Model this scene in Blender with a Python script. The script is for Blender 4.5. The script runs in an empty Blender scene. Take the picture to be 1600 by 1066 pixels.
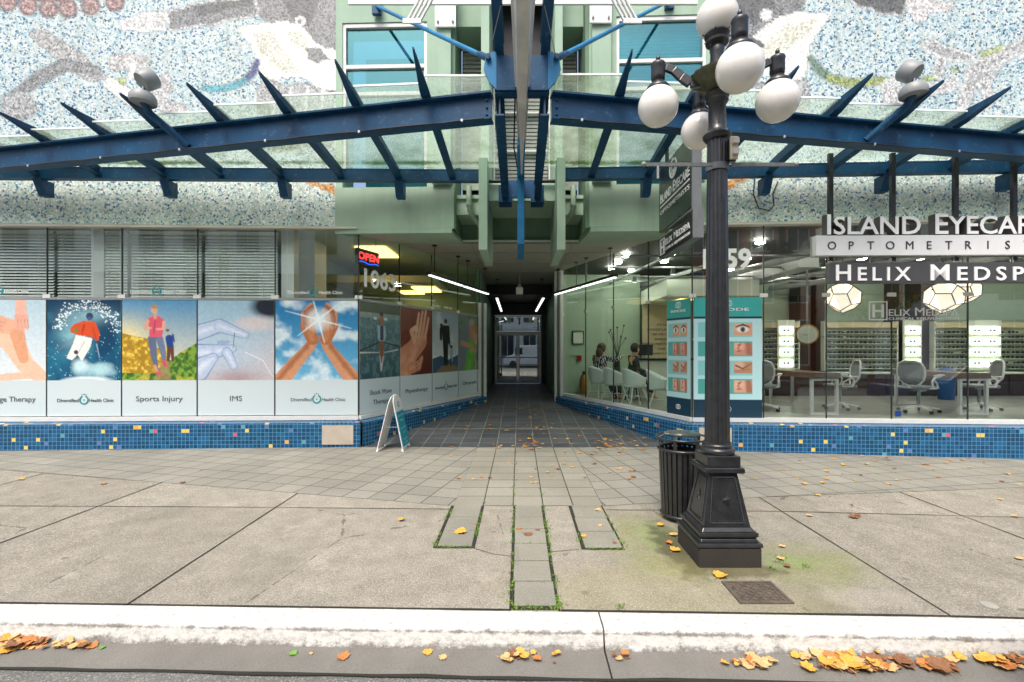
import bpy, math, random
import numpy as np
from mathutils import Vector, Matrix
random.seed(7)
rng = np.random.default_rng(11)
SC = bpy.context.scene
COL = SC.collection
R = math.radians

# ------------------------------------------------------------------ camera, world, sun, exposure
H = 1.6                      # camera height above the pavement
FPX = 715.0                  # focal length in pixels of the 1600 px wide photograph
cam_d = bpy.data.cameras.new("camera")
cam = bpy.data.objects.new("camera", cam_d); COL.objects.link(cam)
cam.location = (0, 0, H); cam.rotation_euler = (R(90), 0, 0)
cam_d.sensor_width = 36.0; cam_d.lens = 36.0 * FPX / 1600
cam_d.shift_x = -11 / 1600; cam_d.shift_y = 12 / 1600
cam_d.clip_start = 0.05; cam_d.clip_end = 500
SC.camera = cam

SUN_EL, SUN_AZ = R(58), R(200)        # soft overcast light from behind and above the camera
w = bpy.data.worlds.new("World"); SC.world = w; w.use_nodes = True
wn = w.node_tree.nodes; wl = w.node_tree.links
sky = wn.new("ShaderNodeTexSky"); sky.sky_type = 'NISHITA'; sky.sun_disc = False
sky.sun_elevation = SUN_EL; sky.sun_rotation = SUN_AZ
sky.air_density = 0.8; sky.dust_density = 5.0; sky.ozone_density = 0.6
bg = wn["Background"]; bg.inputs[1].default_value = 0.15
wl.new(sky.outputs[0], bg.inputs[0])
sd = bpy.data.lights.new("sun", 'SUN'); sd.energy = 1.5; sd.angle = R(26); sd.color = (1.0, 0.96, 0.9)
sun = bpy.data.objects.new("sun", sd); COL.objects.link(sun)
dirv = Vector((math.sin(SUN_AZ) * math.cos(SUN_EL), math.cos(SUN_AZ) * math.cos(SUN_EL), math.sin(SUN_EL)))
sun.rotation_euler = dirv.to_track_quat('Z', 'Y').to_euler(); sun.location = dirv * 40
SC.view_settings.view_transform = 'Standard'; SC.view_settings.look = 'None'
SC.view_settings.exposure = 0.85; SC.view_settings.gamma = 1.0
SC.cycles.transparent_max_bounces = 24; SC.cycles.max_bounces = 12; SC.cycles.diffuse_bounces = 6
SC.cycles.caustics_reflective = False; SC.cycles.caustics_refractive = False
try: SC.cycles.use_denoising = True
except Exception: pass

# ------------------------------------------------------------------ colour and node helpers
def lin(c):
    if isinstance(c, str):
        c = tuple(int(c[i:i + 2], 16) / 255 for i in (0, 2, 4))
    return tuple((v / 12.92 if v <= 0.04045 else ((v + 0.055) / 1.055) ** 2.4) for v in c)

class NT:
    def __init__(s, name):
        s.m = bpy.data.materials.new(name); s.m.use_nodes = True
        s.t = s.m.node_tree; s.n = s.t.nodes; s.l = s.t.links
        s.p = s.n["Principled BSDF"]; s.out = s.n["Material Output"]
    def _in(s, sock, v):
        if v is None: return
        if isinstance(v, bpy.types.NodeSocket): s.l.new(v, sock)
        else:
            if sock.type == 'RGBA' and len(v) == 3: v = (*v, 1)
            sock.default_value = v
    def math(s, op, a, b=None, c=None, clamp=False):
        n = s.n.new("ShaderNodeMath"); n.operation = op; n.use_clamp = clamp
        s._in(n.inputs[0], a); s._in(n.inputs[1], b); s._in(n.inputs[2], c)
        return n.outputs[0]
    def mix(s, f, a, b, mode='MIX'):
        n = s.n.new("ShaderNodeMix"); n.data_type = 'RGBA'; n.blend_type = mode
        s._in(n.inputs[0], f); s._in(n.inputs[6], a); s._in(n.inputs[7], b)
        return n.outputs[2]
    def noise(s, scale, detail=2, vec=None, rough=0.5, out=0, dist=0):
        n = s.n.new("ShaderNodeTexNoise"); n.inputs["Scale"].default_value = scale
        n.inputs["Detail"].default_value = detail; n.inputs["Roughness"].default_value = rough
        n.inputs["Distortion"].default_value = dist
        s._in(n.inputs["Vector"], vec if vec is not None else s.obj()); return n.outputs[out]
    def obj(s):
        if not hasattr(s, "_tc"): s._tc = s.n.new("ShaderNodeTexCoord")
        return s._tc.outputs["Object"]
    def uv(s):
        s.obj(); return s._tc.outputs["UV"]
    def mapping(s, vec, loc=(0, 0, 0), rot=(0, 0, 0), scale=(1, 1, 1)):
        n = s.n.new("ShaderNodeMapping"); s._in(n.inputs[0], vec)
        n.inputs[1].default_value = loc; n.inputs[2].default_value = rot; n.inputs[3].default_value = scale
        return n.outputs[0]
    def sep(s, vec):
        n = s.n.new("ShaderNodeSeparateXYZ"); s._in(n.inputs[0], vec); return n.outputs
    def ramp(s, f, stops, interp='LINEAR'):
        n = s.n.new("ShaderNodeValToRGB"); n.color_ramp.interpolation = interp
        e = n.color_ramp.elements
        while len(e) < len(stops): e.new(0.5)
        for i, (p, c) in enumerate(stops):
            e[i].position = p
            e[i].color = (c, c, c, 1) if isinstance(c, (int, float)) else (*c[:3], 1)
        s._in(n.inputs[0], f); return n.outputs[0]
    def voro(s, scale, vec=None, out="Color", feature='F1'):
        n = s.n.new("ShaderNodeTexVoronoi"); n.feature = feature
        n.inputs["Scale"].default_value = scale
        s._in(n.inputs["Vector"], vec if vec is not None else s.obj()); return n.outputs[out]
    def white(s, vec, out="Value"):
        n = s.n.new("ShaderNodeTexWhiteNoise"); n.noise_dimensions = '3D'; s._in(n.inputs["Vector"], vec)
        return n.outputs[out]
    def grid(s, vec, sx, sy, jw):
        """square tiles: returns joint mask (1 in the joint), per-tile random value, per-tile random colour"""
        m = s.mapping(vec, scale=(1 / sx, 1 / sy, 0))
        fl = s.n.new("ShaderNodeVectorMath"); fl.operation = 'FLOOR'; s._in(fl.inputs[0], m)
        fr = s.n.new("ShaderNodeVectorMath"); fr.operation = 'FRACTION'; s._in(fr.inputs[0], m)
        x, y, _ = s.sep(fr.outputs[0])
        d = [s.math('MINIMUM', q, s.math('SUBTRACT', 1.0, q)) for q in (x, y)]
        mask = s.math('MAXIMUM', s.math('LESS_THAN', d[0], jw / sx / 2), s.math('LESS_THAN', d[1], jw / sy / 2))
        wn_ = s.n.new("ShaderNodeTexWhiteNoise"); s._in(wn_.inputs["Vector"], fl.outputs[0])
        return mask, wn_.outputs["Value"], wn_.outputs["Color"]
    def bump(s, h, strength=0.3, dist=0.01):
        n = s.n.new("ShaderNodeBump"); n.inputs["Strength"].default_value = strength
        n.inputs["Distance"].default_value = dist; s._in(n.inputs["Height"], h)
        s.l.new(n.outputs[0], s.p.inputs["Normal"])
    def set(s, **k):
        names = dict(col="Base Color", rough="Roughness", metal="Metallic", em="Emission Color", ems="Emission Strength",
                     spec="Specular IOR Level", coat="Coat Weight", coatr="Coat Roughness", sss="Subsurface Weight", trans="Transmission Weight", alpha="Alpha")
        for a, v in k.items(): s._in(s.p.inputs[names[a]], v)
        return s.m

def simple(name, c, rough=0.5, metal=0.0, var=0.12, vs=6.0, bump=0.0, bs=60.0, coat=0.0, spec=0.5, fine=0.0):
    t = NT(name); c = lin(c)
    n = t.noise(vs, 3, rough=0.6)
    f = t.ramp(n, [(0.3, 0.0), (0.7, 1.0)])
    col = t.mix(f, tuple(v * (1 - var) for v in c), tuple(min(1, v * (1 + var)) for v in c))
    if fine:
        g = t.ramp(t.noise(bs * 2, 2), [(0.35, 1 - fine), (0.65, 1 + fine * 0.4)])
        col = t.mix(1.0, col, g, 'MULTIPLY')
    t.set(col=col, rough=t.math('ADD', t.math('MULTIPLY', n, 0.2), rough - 0.1), metal=metal, coat=coat, spec=spec)
    if bump: t.bump(t.noise(bs, 3), bump, 0.004)
    return t.m

def emis(name, c, strength, base=None):
    t = NT(name); c = lin(c); t.set(col=lin(base) if base else c, em=c, ems=strength, rough=0.5); return t.m

def glass_mat(name, tint, refl=0.0, dirt=0.0, dirtc=(0.45, 0.5, 0.42), gain=1.0, base=0.02, glc=(0.95, 1, 0.98)):
    """thin architectural glass: see-through, mirror reflection growing with angle, optional film of dirt"""
    t = NT(name); n, l = t.n, t.l; n.remove(t.p)
    tr = n.new("ShaderNodeBsdfTransparent"); tr.inputs[0].default_value = (*tint, 1)
    gl = n.new("ShaderNodeBsdfGlossy"); gl.inputs["Roughness"].default_value = 0.015
    gl.inputs[0].default_value = (*glc, 1)
    ge = n.new("ShaderNodeNewGeometry"); dt = n.new("ShaderNodeVectorMath"); dt.operation = 'DOT_PRODUCT'; l.new(ge.outputs["Normal"], dt.inputs[0]); l.new(ge.outputs["Incoming"], dt.inputs[1])
    fr = t.math('ADD', t.math('MULTIPLY', t.math('POWER', t.math('SUBTRACT', 1.0, t.math('ABSOLUTE', dt.outputs["Value"])), 5.0), .96), .04)
    f = t.math('ADD', t.math('MULTIPLY', fr, gain), base, clamp=True)
    mx = n.new("ShaderNodeMixShader"); l.new(f, mx.inputs[0]); l.new(tr.outputs[0], mx.inputs[1]); l.new(gl.outputs[0], mx.inputs[2])
    last = mx.outputs[0]
    if dirt:
        df = n.new("ShaderNodeBsdfTranslucent"); d2 = n.new("ShaderNodeBsdfDiffuse")
        a = n.new("ShaderNodeAddShader")
        n1 = t.noise(1.3, 4, rough=0.65); n2 = t.noise(28, 4, rough=0.7)
        gy = t.sep(t.obj())[1]; back = t.math('MULTIPLY', t.math('SUBTRACT', 1.0, t.math('MINIMUM', 1.0, t.math('MULTIPLY', t.math('ABSOLUTE', t.math('ADD', gy, .12)), 3.0))), 1.0, clamp=True)
        alg = t.ramp(t.math('MULTIPLY', back, t.math('ADD', t.noise(1.7, 5, rough=.75), t.math('MULTIPLY', n2, .45))), [(0.52, 0.0), (0.72, 1.0)])
        cc = t.mix(t.ramp(n1, [(0.45, 0.0), (0.75, 1.0)]), tuple(v * .5 for v in dirtc), tuple(v * 0.5 for v in lin('6f7f45')))
        cc = t.mix(alg, cc, tuple(v * .45 for v in lin('5b7a2c')))
        l.new(cc, df.inputs[0]); l.new(cc, d2.inputs[0]); l.new(df.outputs[0], a.inputs[0]); l.new(d2.outputs[0], a.inputs[1])
        m2 = n.new("ShaderNodeMixShader")
        ff = t.math('MULTIPLY', t.math('ADD', t.ramp(n1, [(0.35, 0.35), (0.8, 1.0)]), t.ramp(n2, [(0.6, 0.0), (0.68, 0.7)])), dirt, clamp=True)
        ff = t.math('MAXIMUM', ff, t.math('MULTIPLY', alg, .6))
        l.new(ff, m2.inputs[0]); l.new(last, m2.inputs[1]); l.new(a.outputs[0], m2.inputs[2]); last = m2.outputs[0]
    l.new(last, t.out.inputs[0]); return t.m

def attr_mat(name, rough=0.35, coat=0.3, attr="paint"):
    t = NT(name); a = t.n.new("ShaderNodeAttribute"); a.attribute_name = attr
    t.set(col=a.outputs["Color"], rough=rough, coat=coat, coatr=0.03); return t.m

# ------------------------------------------------------------------ objects
ORIG = {}
def link(o): COL.objects.link(o); return o
def tag(o, label=None, cat=None, group=None, kind=None):
    if label: o['label'] = label
    if cat: o['category'] = cat
    if group: o['group'] = group
    if kind: o['kind'] = kind
    return o
def thing(name, label, cat, loc=(0, 0, 0), group=None, rz=0):
    o = link(bpy.data.objects.new(name, None)); o.location = loc; o.rotation_euler = (0, 0, rz)
    o.empty_display_size = 0.2
    ORIG[o.name] = Vector(loc) if not rz else Vector((0, 0, 0)); return tag(o, label, cat, group)
def copy_tree(o, parent=None):
    c = o.copy(); link(c); c.parent = parent
    for ch in list(o.children): copy_tree(ch, c)
    return c

class MB:
    def __init__(s): s.v = []; s.f = []; s.m = []; s.uv = []; s.sm = []
    def quadgrid(s, *a): pass
    def face(s, pts, m=0, uv=None, smooth=False):
        i = len(s.v); s.v += [tuple(p) for p in pts]; s.f.append(tuple(range(i, i + len(pts)))); s.m.append(m)
        s.uv.append(uv); s.sm.append(smooth)
    def add(s, vs, fs, m=0, smooth=False, uvs=None):
        i = len(s.v); s.v += [tuple(p) for p in vs]
        for k, f in enumerate(fs):
            s.f.append(tuple(i + q for q in f)); s.m.append(m); s.sm.append(smooth); s.uv.append(uvs[k] if uvs else None)
    def hexa(s, p, m=0):   # p: 8 points, bottom 4 ccw then top 4
        s.add(p, [(3, 2, 1, 0), (4, 5, 6, 7), (0, 1, 5, 4), (1, 2, 6, 5), (2, 3, 7, 6), (3, 0, 4, 7)], m)
    def box(s, a, b, m=0, M=None):
        (x0, y0, z0), (x1, y1, z1) = a, b
        p = [(x0, y0, z0), (x1, y0, z0), (x1, y1, z0), (x0, y1, z0), (x0, y0, z1), (x1, y0, z1), (x1, y1, z1), (x0, y1, z1)]
        if M is not None: p = [tuple(M @ Vector(q)) for q in p]
        s.hexa(p, m)
    def bar(s, a, b, w, h, m=0, up=(0, 0, 1), w2=None, h2=None):
        """box beam from a to b, width w across, height h along up"""
        a, b, up = Vector(a), Vector(b), Vector(up); d = (b - a).normalized()
        sd_ = d.cross(up).normalized(); u = sd_.cross(d).normalized()
        w2 = w if w2 is None else w2; h2 = h if h2 is None else h2
        p = []
        for q, ww, hh in ((a, w, h), (b, w2, h2)):
            p.append([q - sd_ * ww / 2 - u * hh / 2, q + sd_ * ww / 2 - u * hh / 2, q + sd_ * ww / 2 + u * hh / 2, q - sd_ * ww / 2 + u * hh / 2])
        s.hexa(p[0] + p[1], m)
    def ibeam(s, a, b, w, h, t=0.02, m=0):
        a, b = Vector(a), Vector(b); d = (b - a).normalized(); up = Vector((0, 0, 1)); sd_ = d.cross(up).normalized(); u = sd_.cross(d)
        s.bar(a, b, t * 0.8, h - 2 * t - .002, m)
        for sg in (-1, 1): s.bar(a + u * sg * (h / 2 - t / 2), b + u * sg * (h / 2 - t / 2), w, t, m)
    def tube(s, pts, r, m=0, n=8, smooth=True, r2=None, caps=True):
        pts = [Vector(p) for p in pts]; rings = []
        rs = r if isinstance(r, (list, tuple)) else [r + ((r2 if r2 is not None else r) - r) * i / max(1, len(pts) - 1) for i in range(len(pts))]
        ref = Vector((0, 0, 1)); prev = None; vs = []; fs = []
        for i, p in enumerate(pts):
            d = (pts[min(i + 1, len(pts) - 1)] - pts[max(i - 1, 0)]).normalized()
            if prev is None:
                a = d.cross(ref)
                if a.length < 1e-3: a = d.cross(Vector((1, 0, 0)))
            else: a = prev - d * prev.dot(d)
            a.normalize(); prev = a; b = d.cross(a)
            vs += [p + (a * math.cos(2 * math.pi * k / n) + b * math.sin(2 * math.pi * k / n)) * rs[i] for k in range(n)]
        for i in range(len(pts) - 1):
            for k in range(n): fs.append((i * n + k, i * n + (k + 1) % n, (i + 1) * n + (k + 1) % n, (i + 1) * n + k))
        s.add(vs, fs, m, smooth)
        if caps:
            s.add(vs[:n], [tuple(reversed(range(n)))], m); s.add(vs[-n:], [tuple(range(n))], m)
    def lathe(s, prof, c=(0, 0, 0), n=24, m=0, smooth=True, axis=None, flute=0):
        vs = []; fs = []; c = Vector(c)
        q = axis.normalized().to_track_quat('Z', 'Y').to_matrix() if axis is not None else Matrix.Identity(3)
        for r, z in prof:
            for k in range(n):
                a = 2 * math.pi * k / n; rr = r * (1 - flute * (k % 2))
                vs.append(c + q @ Vector((rr * math.cos(a), rr * math.sin(a), z)))
        for i in range(len(prof) - 1):
            for k in range(n): fs.append((i * n + k, i * n + (k + 1) % n, (i + 1) * n + (k + 1) % n, (i + 1) * n + k))
        if prof[0][0] > 1e-4: fs.append(tuple(reversed(range(n))))
        if prof[-1][0] > 1e-4: fs.append(tuple(range((len(prof) - 1) * n, len(prof) * n)))
        s.add(vs, fs, m, smooth)
    def sphere(s, c, r, m=0, n=24, k=14, sc=(1, 1, 1), rot=None):
        vs = []; fs = []; c = Vector(c)
        for i in range(k + 1):
            th = math.pi * i / k
            for j in range(n):
                p = Vector((r * math.sin(th) * math.cos(2 * math.pi * j / n) * sc[0], r * math.sin(th) * math.sin(2 * math.pi * j / n) * sc[1], -r * math.cos(th) * sc[2]))
                if rot is not None: p = rot @ p
                vs.append(c + p)
        for i in range(k):
            for j in range(n): fs.append((i * n + j, i * n + (j + 1) % n, (i + 1) * n + (j + 1) % n, (i + 1) * n + j))
        s.add(vs, fs, m, True)
    def prism(s, poly, z0, z1, m=0):
        """polygon of (x, y) extruded in z"""
        n = len(poly); vs = [(x, y, z0) for x, y in poly] + [(x, y, z1) for x, y in poly]
        fs = [tuple(reversed(range(n))), tuple(range(n, 2 * n))] + [(i, (i + 1) % n, n + (i + 1) % n, n + i) for i in range(n)]
        s.add(vs, fs, m)
    def slab(s, pts, thick, m=0):
        """planar polygon of 3-D points given a thickness along its normal, both ways from its plane"""
        P = [Vector(p) for p in pts]; nrm = Vector((0, 0, 0))
        for i in range(len(P)): nrm += P[i].cross(P[(i + 1) % len(P)])
        nrm.normalize(); n = len(P); vs = [p - nrm * thick / 2 for p in P] + [p + nrm * thick / 2 for p in P]
        s.add(vs, [tuple(reversed(range(n))), tuple(range(n, 2 * n))] + [(i, (i + 1) % n, n + (i + 1) % n, n + i) for i in range(n)], m)
    def build(s, name, mats, parent=None, bevel=0, top=None, origin=None, segs=2, sub=0, auto=None):
        """link as ONE mesh object. parent -> part. top=(label, category, group) -> a thing of its own. """
        me = bpy.data.meshes.new(name)
        if parent is not None: o0 = ORIG[parent.name]
        elif origin is not None: o0 = Vector(origin)
        else:
            V = np.array(s.v); o0 = Vector((float(V[:, 0].min() + V[:, 0].max()) / 2, float(V[:, 1].min() + V[:, 1].max()) / 2, float(V[:, 2].min())))
        me.from_pydata([tuple(Vector(p) - o0) for p in s.v], [], s.f)
        if not isinstance(mats, (list, tuple)): mats = [mats]
        for q in mats: me.materials.append(q)
        me.polygons.foreach_set("material_index", s.m); me.polygons.foreach_set("use_smooth", s.sm)
        if any(u is not None for u in s.uv):
            ul = me.uv_layers.new(name="UVMap"); k = 0; dat = np.zeros(len(me.loops) * 2, dtype=np.float32)
            for f, u in zip(s.f, s.uv):
                for j in range(len(f)):
                    if u is not None: dat[2 * k], dat[2 * k + 1] = u[j]
                    k += 1
            ul.data.foreach_set("uv", dat)
        me.update()
        o = link(bpy.data.objects.new(name, me))
        if parent is not None: o.parent = parent; ORIG[o.name] = ORIG[parent.name]
        else: o.location = o0; ORIG[o.name] = o0
        if bevel:
            b = o.modifiers.new("bevel", 'BEVEL'); b.width = bevel; b.segments = segs; b.limit_method = 'ANGLE'; b.angle_limit = R(40)
        if sub:
            q = o.modifiers.new("sub", 'SUBSURF'); q.levels = sub; q.render_levels = sub
        if any(s.sm): e = o.modifiers.new("split", 'EDGE_SPLIT'); e.split_angle = R(50)
        if top: tag(o, *top)
        return o
def struct(mb, name, mats, **k):
    return tag(mb.build(name, mats, origin=k.pop('origin', (0, 0, 0)), **k), kind='structure')

# ------------------------------------------------------------------ pixel measuring (photo 1600x1066)
CX, CY = 811.0, 545.0
def FX(px, py, z=0.0):
    """ground point seen at a pixel"""
    y = (H - z) * FPX / (py - CY); return (px - CX) * y / FPX, y
def AX(px, y): return (px - CX) * y / FPX
def AZ(py, y): return H + (CY - py) * y / FPX

class Frame:
    """a vertical wall plane: origin (x, y), running to a second point; s metres along, d metres outward, z up"""
    def __init__(s, a, b):
        s.a = Vector((a[0], a[1], 0)); s.t = (Vector((b[0], b[1], 0)) - s.a); s.L = s.t.length; s.t.normalize()
        s.n = Vector((s.t.y, -s.t.x, 0))
    def P(s, q, d, z): return s.a + s.t * q + s.n * d + Vector((0, 0, z))
    def s_at(s, px):
        k = (px - CX) / FPX   # X = k*Y
        return (k * s.a.y - s.a.x) / (s.t.x - k * s.t.y)
    def sx(s, x): return (x - s.a.x) / s.t.x
    def box(s, mb, s0, s1, d0, d1, z0, z1, m=0):
        mb.hexa([s.P(s0, d1, z0), s.P(s1, d1, z0), s.P(s1, d0, z0), s.P(s0, d0, z0), s.P(s0, d1, z1), s.P(s1, d1, z1), s.P(s1, d0, z1), s.P(s0, d0, z1)], m)
    def quad(s, mb, s0, s1, d, z0, z1, m=0, z0b=None, d1=None):
        d1 = d if d1 is None else d1
        mb.face([s.P(s0, d, z0), s.P(s1, d, z0), s.P(s1, d1, z1), s.P(s0, d1, z1)], m, [(s0, z0), (s1, z0), (s1, z1 + abs(d1 - d)), (s0, z1 + abs(d1 - d))])
FL = Frame((-9.6, 7.39), (-2.67, 7.62))      # left shop front (glass plane)
FR = Frame((2.80, 7.40), (15.0, 6.75))       # right shop front
DL = Frame((-2.67, 7.62), (-1.0, 11.6))      # left passage glass
DR = Frame((1.10, 11.5), (2.80, 7.40))       # right passage glass (so that +d faces the passage)
Z_SILL, Z_TR, Z_TOP = 0.49, 2.43, 3.57

# ------------------------------------------------------------------ text
_font_cache = {}
def text_geo(txt, cap=0.1, depth=0.0, bold=0.0, small=None, spacing=1.0, res=3):
    """letters as a mesh in the XY plane, cap height = cap, left at x=0, baseline y=0"""
    cu = bpy.data.curves.new("t", 'FONT'); cu.body = txt; cu.size = 1.0; cu.resolution_u = res
    cu.space_character = spacing; cu.extrude = depth / 2 / (cap / 0.7); cu.offset = bold
    if small:
        cu.small_caps_scale = small
        for i, ch in enumerate(txt):
            if ch.islower(): cu.body_format[i].use_small_caps = True
    o = bpy.data.objects.new("t", cu); COL.objects.link(o)
    dg = bpy.context.evaluated_depsgraph_get(); dg.update(); me = bpy.data.meshes.new_from_object(o.evaluated_get(dg))
    v = np.array([p.co[:] for p in me.vertices]) if len(me.vertices) else np.zeros((0, 3))
    f = [tuple(p.vertices) for p in me.polygons]
    bpy.data.objects.remove(o); bpy.data.curves.remove(cu); bpy.data.meshes.remove(me)
    if len(v): v[:, 0] -= v[:, 0].min()
    return v * (cap / 0.7), f
def text_on(mb, fr, txt, s, d, z, cap, width=None, depth=0.004, m=0, align='L', **k):
    v, f = text_geo(txt, cap, depth, **k)
    if not len(v): return 0
    wd = v[:, 0].max()
    if width: v[:, 0] *= width / wd; wd = width
    off = {'L': 0, 'C': -wd / 2, 'R': -wd}[align]
    mb.add([fr.P(s + off + p[0], d + p[2] + depth / 2, z + p[1]) for p in v], f, m); return wd

# ------------------------------------------------------------------ painting on a grid of vertices (posters, mural)
class Canvas:
    def __init__(s, w, h, asp=1.0):
        s.w, s.h = w, h; s.asp = asp
        s.v, s.u = np.meshgrid(np.linspace(0, 1, h), np.linspace(0, 1, w), indexing='ij')   # v down
        s.c = np.zeros((h, w, 3))
    def put(s, mask, col):
        mask = np.clip(mask, 0, 1)[..., None]; s.c = s.c * (1 - mask) + np.array(lin(col)) * mask
    def grad(s, c0, c1, v0=0, v1=1, axis='v'):
        t = np.clip(((s.v if axis == 'v' else s.u) - v0) / (v1 - v0), 0, 1)[..., None]
        m = ((s.v >= v0) & (s.v <= v1))[..., None] if axis == 'v' else 1
        s.c = np.where(m, np.array(lin(c0)) * (1 - t) + np.array(lin(c1)) * t, s.c)
    def sd_line(s, p, q):
        ax, ay = p; bx, by = q; ay *= s.asp; by *= s.asp; X, Y = s.u, s.v * s.asp
        dx, dy = bx - ax, by - ay; L = dx * dx + dy * dy + 1e-9
        t = np.clip(((X - ax) * dx + (Y - ay) * dy) / L, 0, 1)
        return np.hypot(X - ax - t * dx, Y - ay - t * dy), t
    def limb(s, pts, rs, col, soft=0.008, hi=None):
        for i in range(len(pts) - 1):
            d, t = s.sd_line(pts[i], pts[i + 1]); r = rs[i] * (1 - t) + rs[i + 1] * t
            s.put((r - d) / soft + 0.5, col)
            if hi: s.put(np.clip((r * 0.6 - d) / (r * 0.6 + 1e-6), 0, 1) * 0.6, hi)
    def ell(s, c, rx, ry, col, soft=0.05, a=1.0, rot=0):
        X = s.u - c[0]; Y = (s.v - c[1]) * s.asp
        if rot: X, Y = X * math.cos(rot) + Y * math.sin(rot), -X * math.sin(rot) + Y * math.cos(rot)
        d = np.sqrt((X / rx) ** 2 + (Y / (ry)) ** 2); s.put(np.clip((1 - d) / soft + 0.5, 0, 1) * a, col)
    def poly(s, pts, col, a=1.0):
        inside = np.zeros(s.u.shape, bool); n = len(pts); j = n - 1
        for i in range(n):
            xi, yi = pts[i]; xj, yj = pts[j]
            c = ((yi > s.v) != (yj > s.v)) & (s.u < (xj - xi) * (s.v - yi) / ((yj - yi) + 1e-12) + xi)
            inside ^= c; j = i
        s.put(inside * a, col)
    def nz(s, cells, seed=0, oct=3):
        r = np.random.default_rng(seed); out = np.zeros(s.u.shape); amp = 1; tot = 0
        for o in range(oct):
            n = int(cells * 2 ** o); g = r.random((int(n * s.asp) + 3, n + 3))
            x = s.u * n; y = s.v * n * s.asp; xi = x.astype(int); yi = y.astype(int); fx = x - xi; fy = y - yi
            fx = fx * fx * (3 - 2 * fx); fy = fy * fy * (3 - 2 * fy)
            out += amp * (g[yi, xi] * (1 - fx) * (1 - fy) + g[yi, xi + 1] * fx * (1 - fy) + g[yi + 1, xi] * (1 - fx) * fy + g[yi + 1, xi + 1] * fx * fy)
            tot += amp; amp *= 0.5
        return out / tot
    def mesh(s, name, P, mat, parent=None, top=None, thick=None, alpha=None):
        """P(u, v) -> world point"""
        pts = [P(s.u[i, j], s.v[i, j]) for i in range(s.h) for j in range(s.w)]
        n0 = len(pts); w_, h_ = s.w, s.h
        fs = [(i * w_ + j, (i + 1) * w_ + j, (i + 1) * w_ + j + 1, i * w_ + j + 1) for i in range(h_ - 1) for j in range(w_ - 1)]
        mb = MB(); mb.add(pts, fs); 
        cols = s.c.reshape(-1, 3)
        if thick is not None:      # back sheet and rim give it thickness
            nv = Vector(thick); cs = [0, w_ - 1, n0 - 1, n0 - w_]; q = [pts[k] for k in cs]
            mb.hexa([q[3] + nv, q[2] + nv, q[1] + nv, q[0] + nv, q[3] + nv * .1, q[2] + nv * .1, q[1] + nv * .1, q[0] + nv * .1])
            cols = np.vstack([cols, np.tile(cols[-1], (8, 1))])
        o = mb.build(name, mat, parent=parent, top=top)
        at = o.data.color_attributes.new("paint", 'FLOAT_COLOR', 'POINT')
        al = np.ones((len(cols), 1)) if alpha is None else alpha.reshape(-1, 1)
        at.data.foreach_set("color", np.hstack([cols, al]).astype(np.float32).ravel())
        return o
# ------------------------------------------------------------------ materials
def m_mosaic(name, attr=True, base=None, tile=38.0):
    t = NT(name); X_, Y_, Z_ = t.sep(t.obj()); cb = t.n.new("ShaderNodeCombineXYZ"); t.l.new(X_, cb.inputs[0]); t.l.new(Z_, cb.inputs[1]); U = cb.outputs[0]
    wob = t.n.new("ShaderNodeVectorMath"); wob.operation = 'MULTIPLY_ADD'
    t._in(wob.inputs[0], t.noise(9, 2, U, out=1)); wob.inputs[1].default_value = (.03, .03, 0); t.l.new(U, wob.inputs[2])
    cell = t.voro(tile, wob.outputs[0]); edge = t.voro(tile, wob.outputs[0], out="Distance", feature='DISTANCE_TO_EDGE')
    r, g, b = t.sep(cell)
    stops = base or [(0, lin('ccd6d7')), (.30, lin('b0c8cd')), (.50, lin('93b6c0')), (.60, lin('cdd3c6')), (.72, lin('9dbcc1')), (.82, lin('467f9b')), (.90, lin('2b5c80')), (.96, lin('213f66'))]
    col = t.ramp(r, stops, 'CONSTANT')
    col = t.mix(t.math('MULTIPLY', t.math('SUBTRACT', g, 0.5), 0.25), col, (1, 1, 1), 'ADD')
    if attr:
        a = t.n.new("ShaderNodeAttribute"); a.attribute_name = "paint"
        amp = t.math('SUBTRACT', 1.35, t.sep(a.outputs['Color'])[1], clamp=True)
        v = t.math('ADD', t.math('MULTIPLY', t.math('SUBTRACT', b, .5), t.math('MULTIPLY', amp, 1.25)), 1.0)
        n = t.n.new("ShaderNodeMix"); n.data_type = 'RGBA'; n.blend_type = 'MULTIPLY'; n.inputs[0].default_value = 1
        t.l.new(a.outputs["Color"], n.inputs[6]); cc = t.n.new("ShaderNodeCombineXYZ")
        for i in range(3): t.l.new(v, cc.inputs[i])
        t.l.new(cc.outputs[0], n.inputs[7])
        col = t.mix(a.outputs["Alpha"], col, n.outputs[2])
    grout = t.math('LESS_THAN', edge, 0.04)
    col = t.mix(t.math('MULTIPLY', grout, 0.4), col, lin('8f948c'))
    streak = t.noise(1.0, 4, t.mapping(U, scale=(7, .5, 0)))
    col = t.mix(t.ramp(streak, [(.45, 0.0), (.8, .3)]), col, lin('7d8474'))
    t.set(col=col, rough=0.42); t.bump(edge, 0.25, 0.004); return t.m

def m_tiles():
    t = NT("small_square_pool_tiles"); j, rv, rc = t.grid(t.uv(), .0625, .0625, .006)
    a, b, c = t.sep(rc)
    base = t.ramp(a, [(0, lin('0b4872')), (.3, lin('0e5180')), (.6, lin('0a4166')), (.85, lin('175d8a'))], 'CONSTANT')
    odd = t.ramp(b, [(0, lin('e5c560')), (.24, lin('c9596b')), (.46, lin('5d76b0')), (.66, lin('5d9fa8')), (.84, lin('e9a94c'))], 'CONSTANT')
    col = t.mix(t.math('LESS_THAN', rv, 0.042), base, odd)
    col = t.mix(j, col, lin('5790ab'))
    t.set(col=col, rough=t.math('ADD', t.math('MULTIPLY', j, .5), .22)); t.bump(t.math('SUBTRACT', 1.0, j), .3, .003); return t.m

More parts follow.
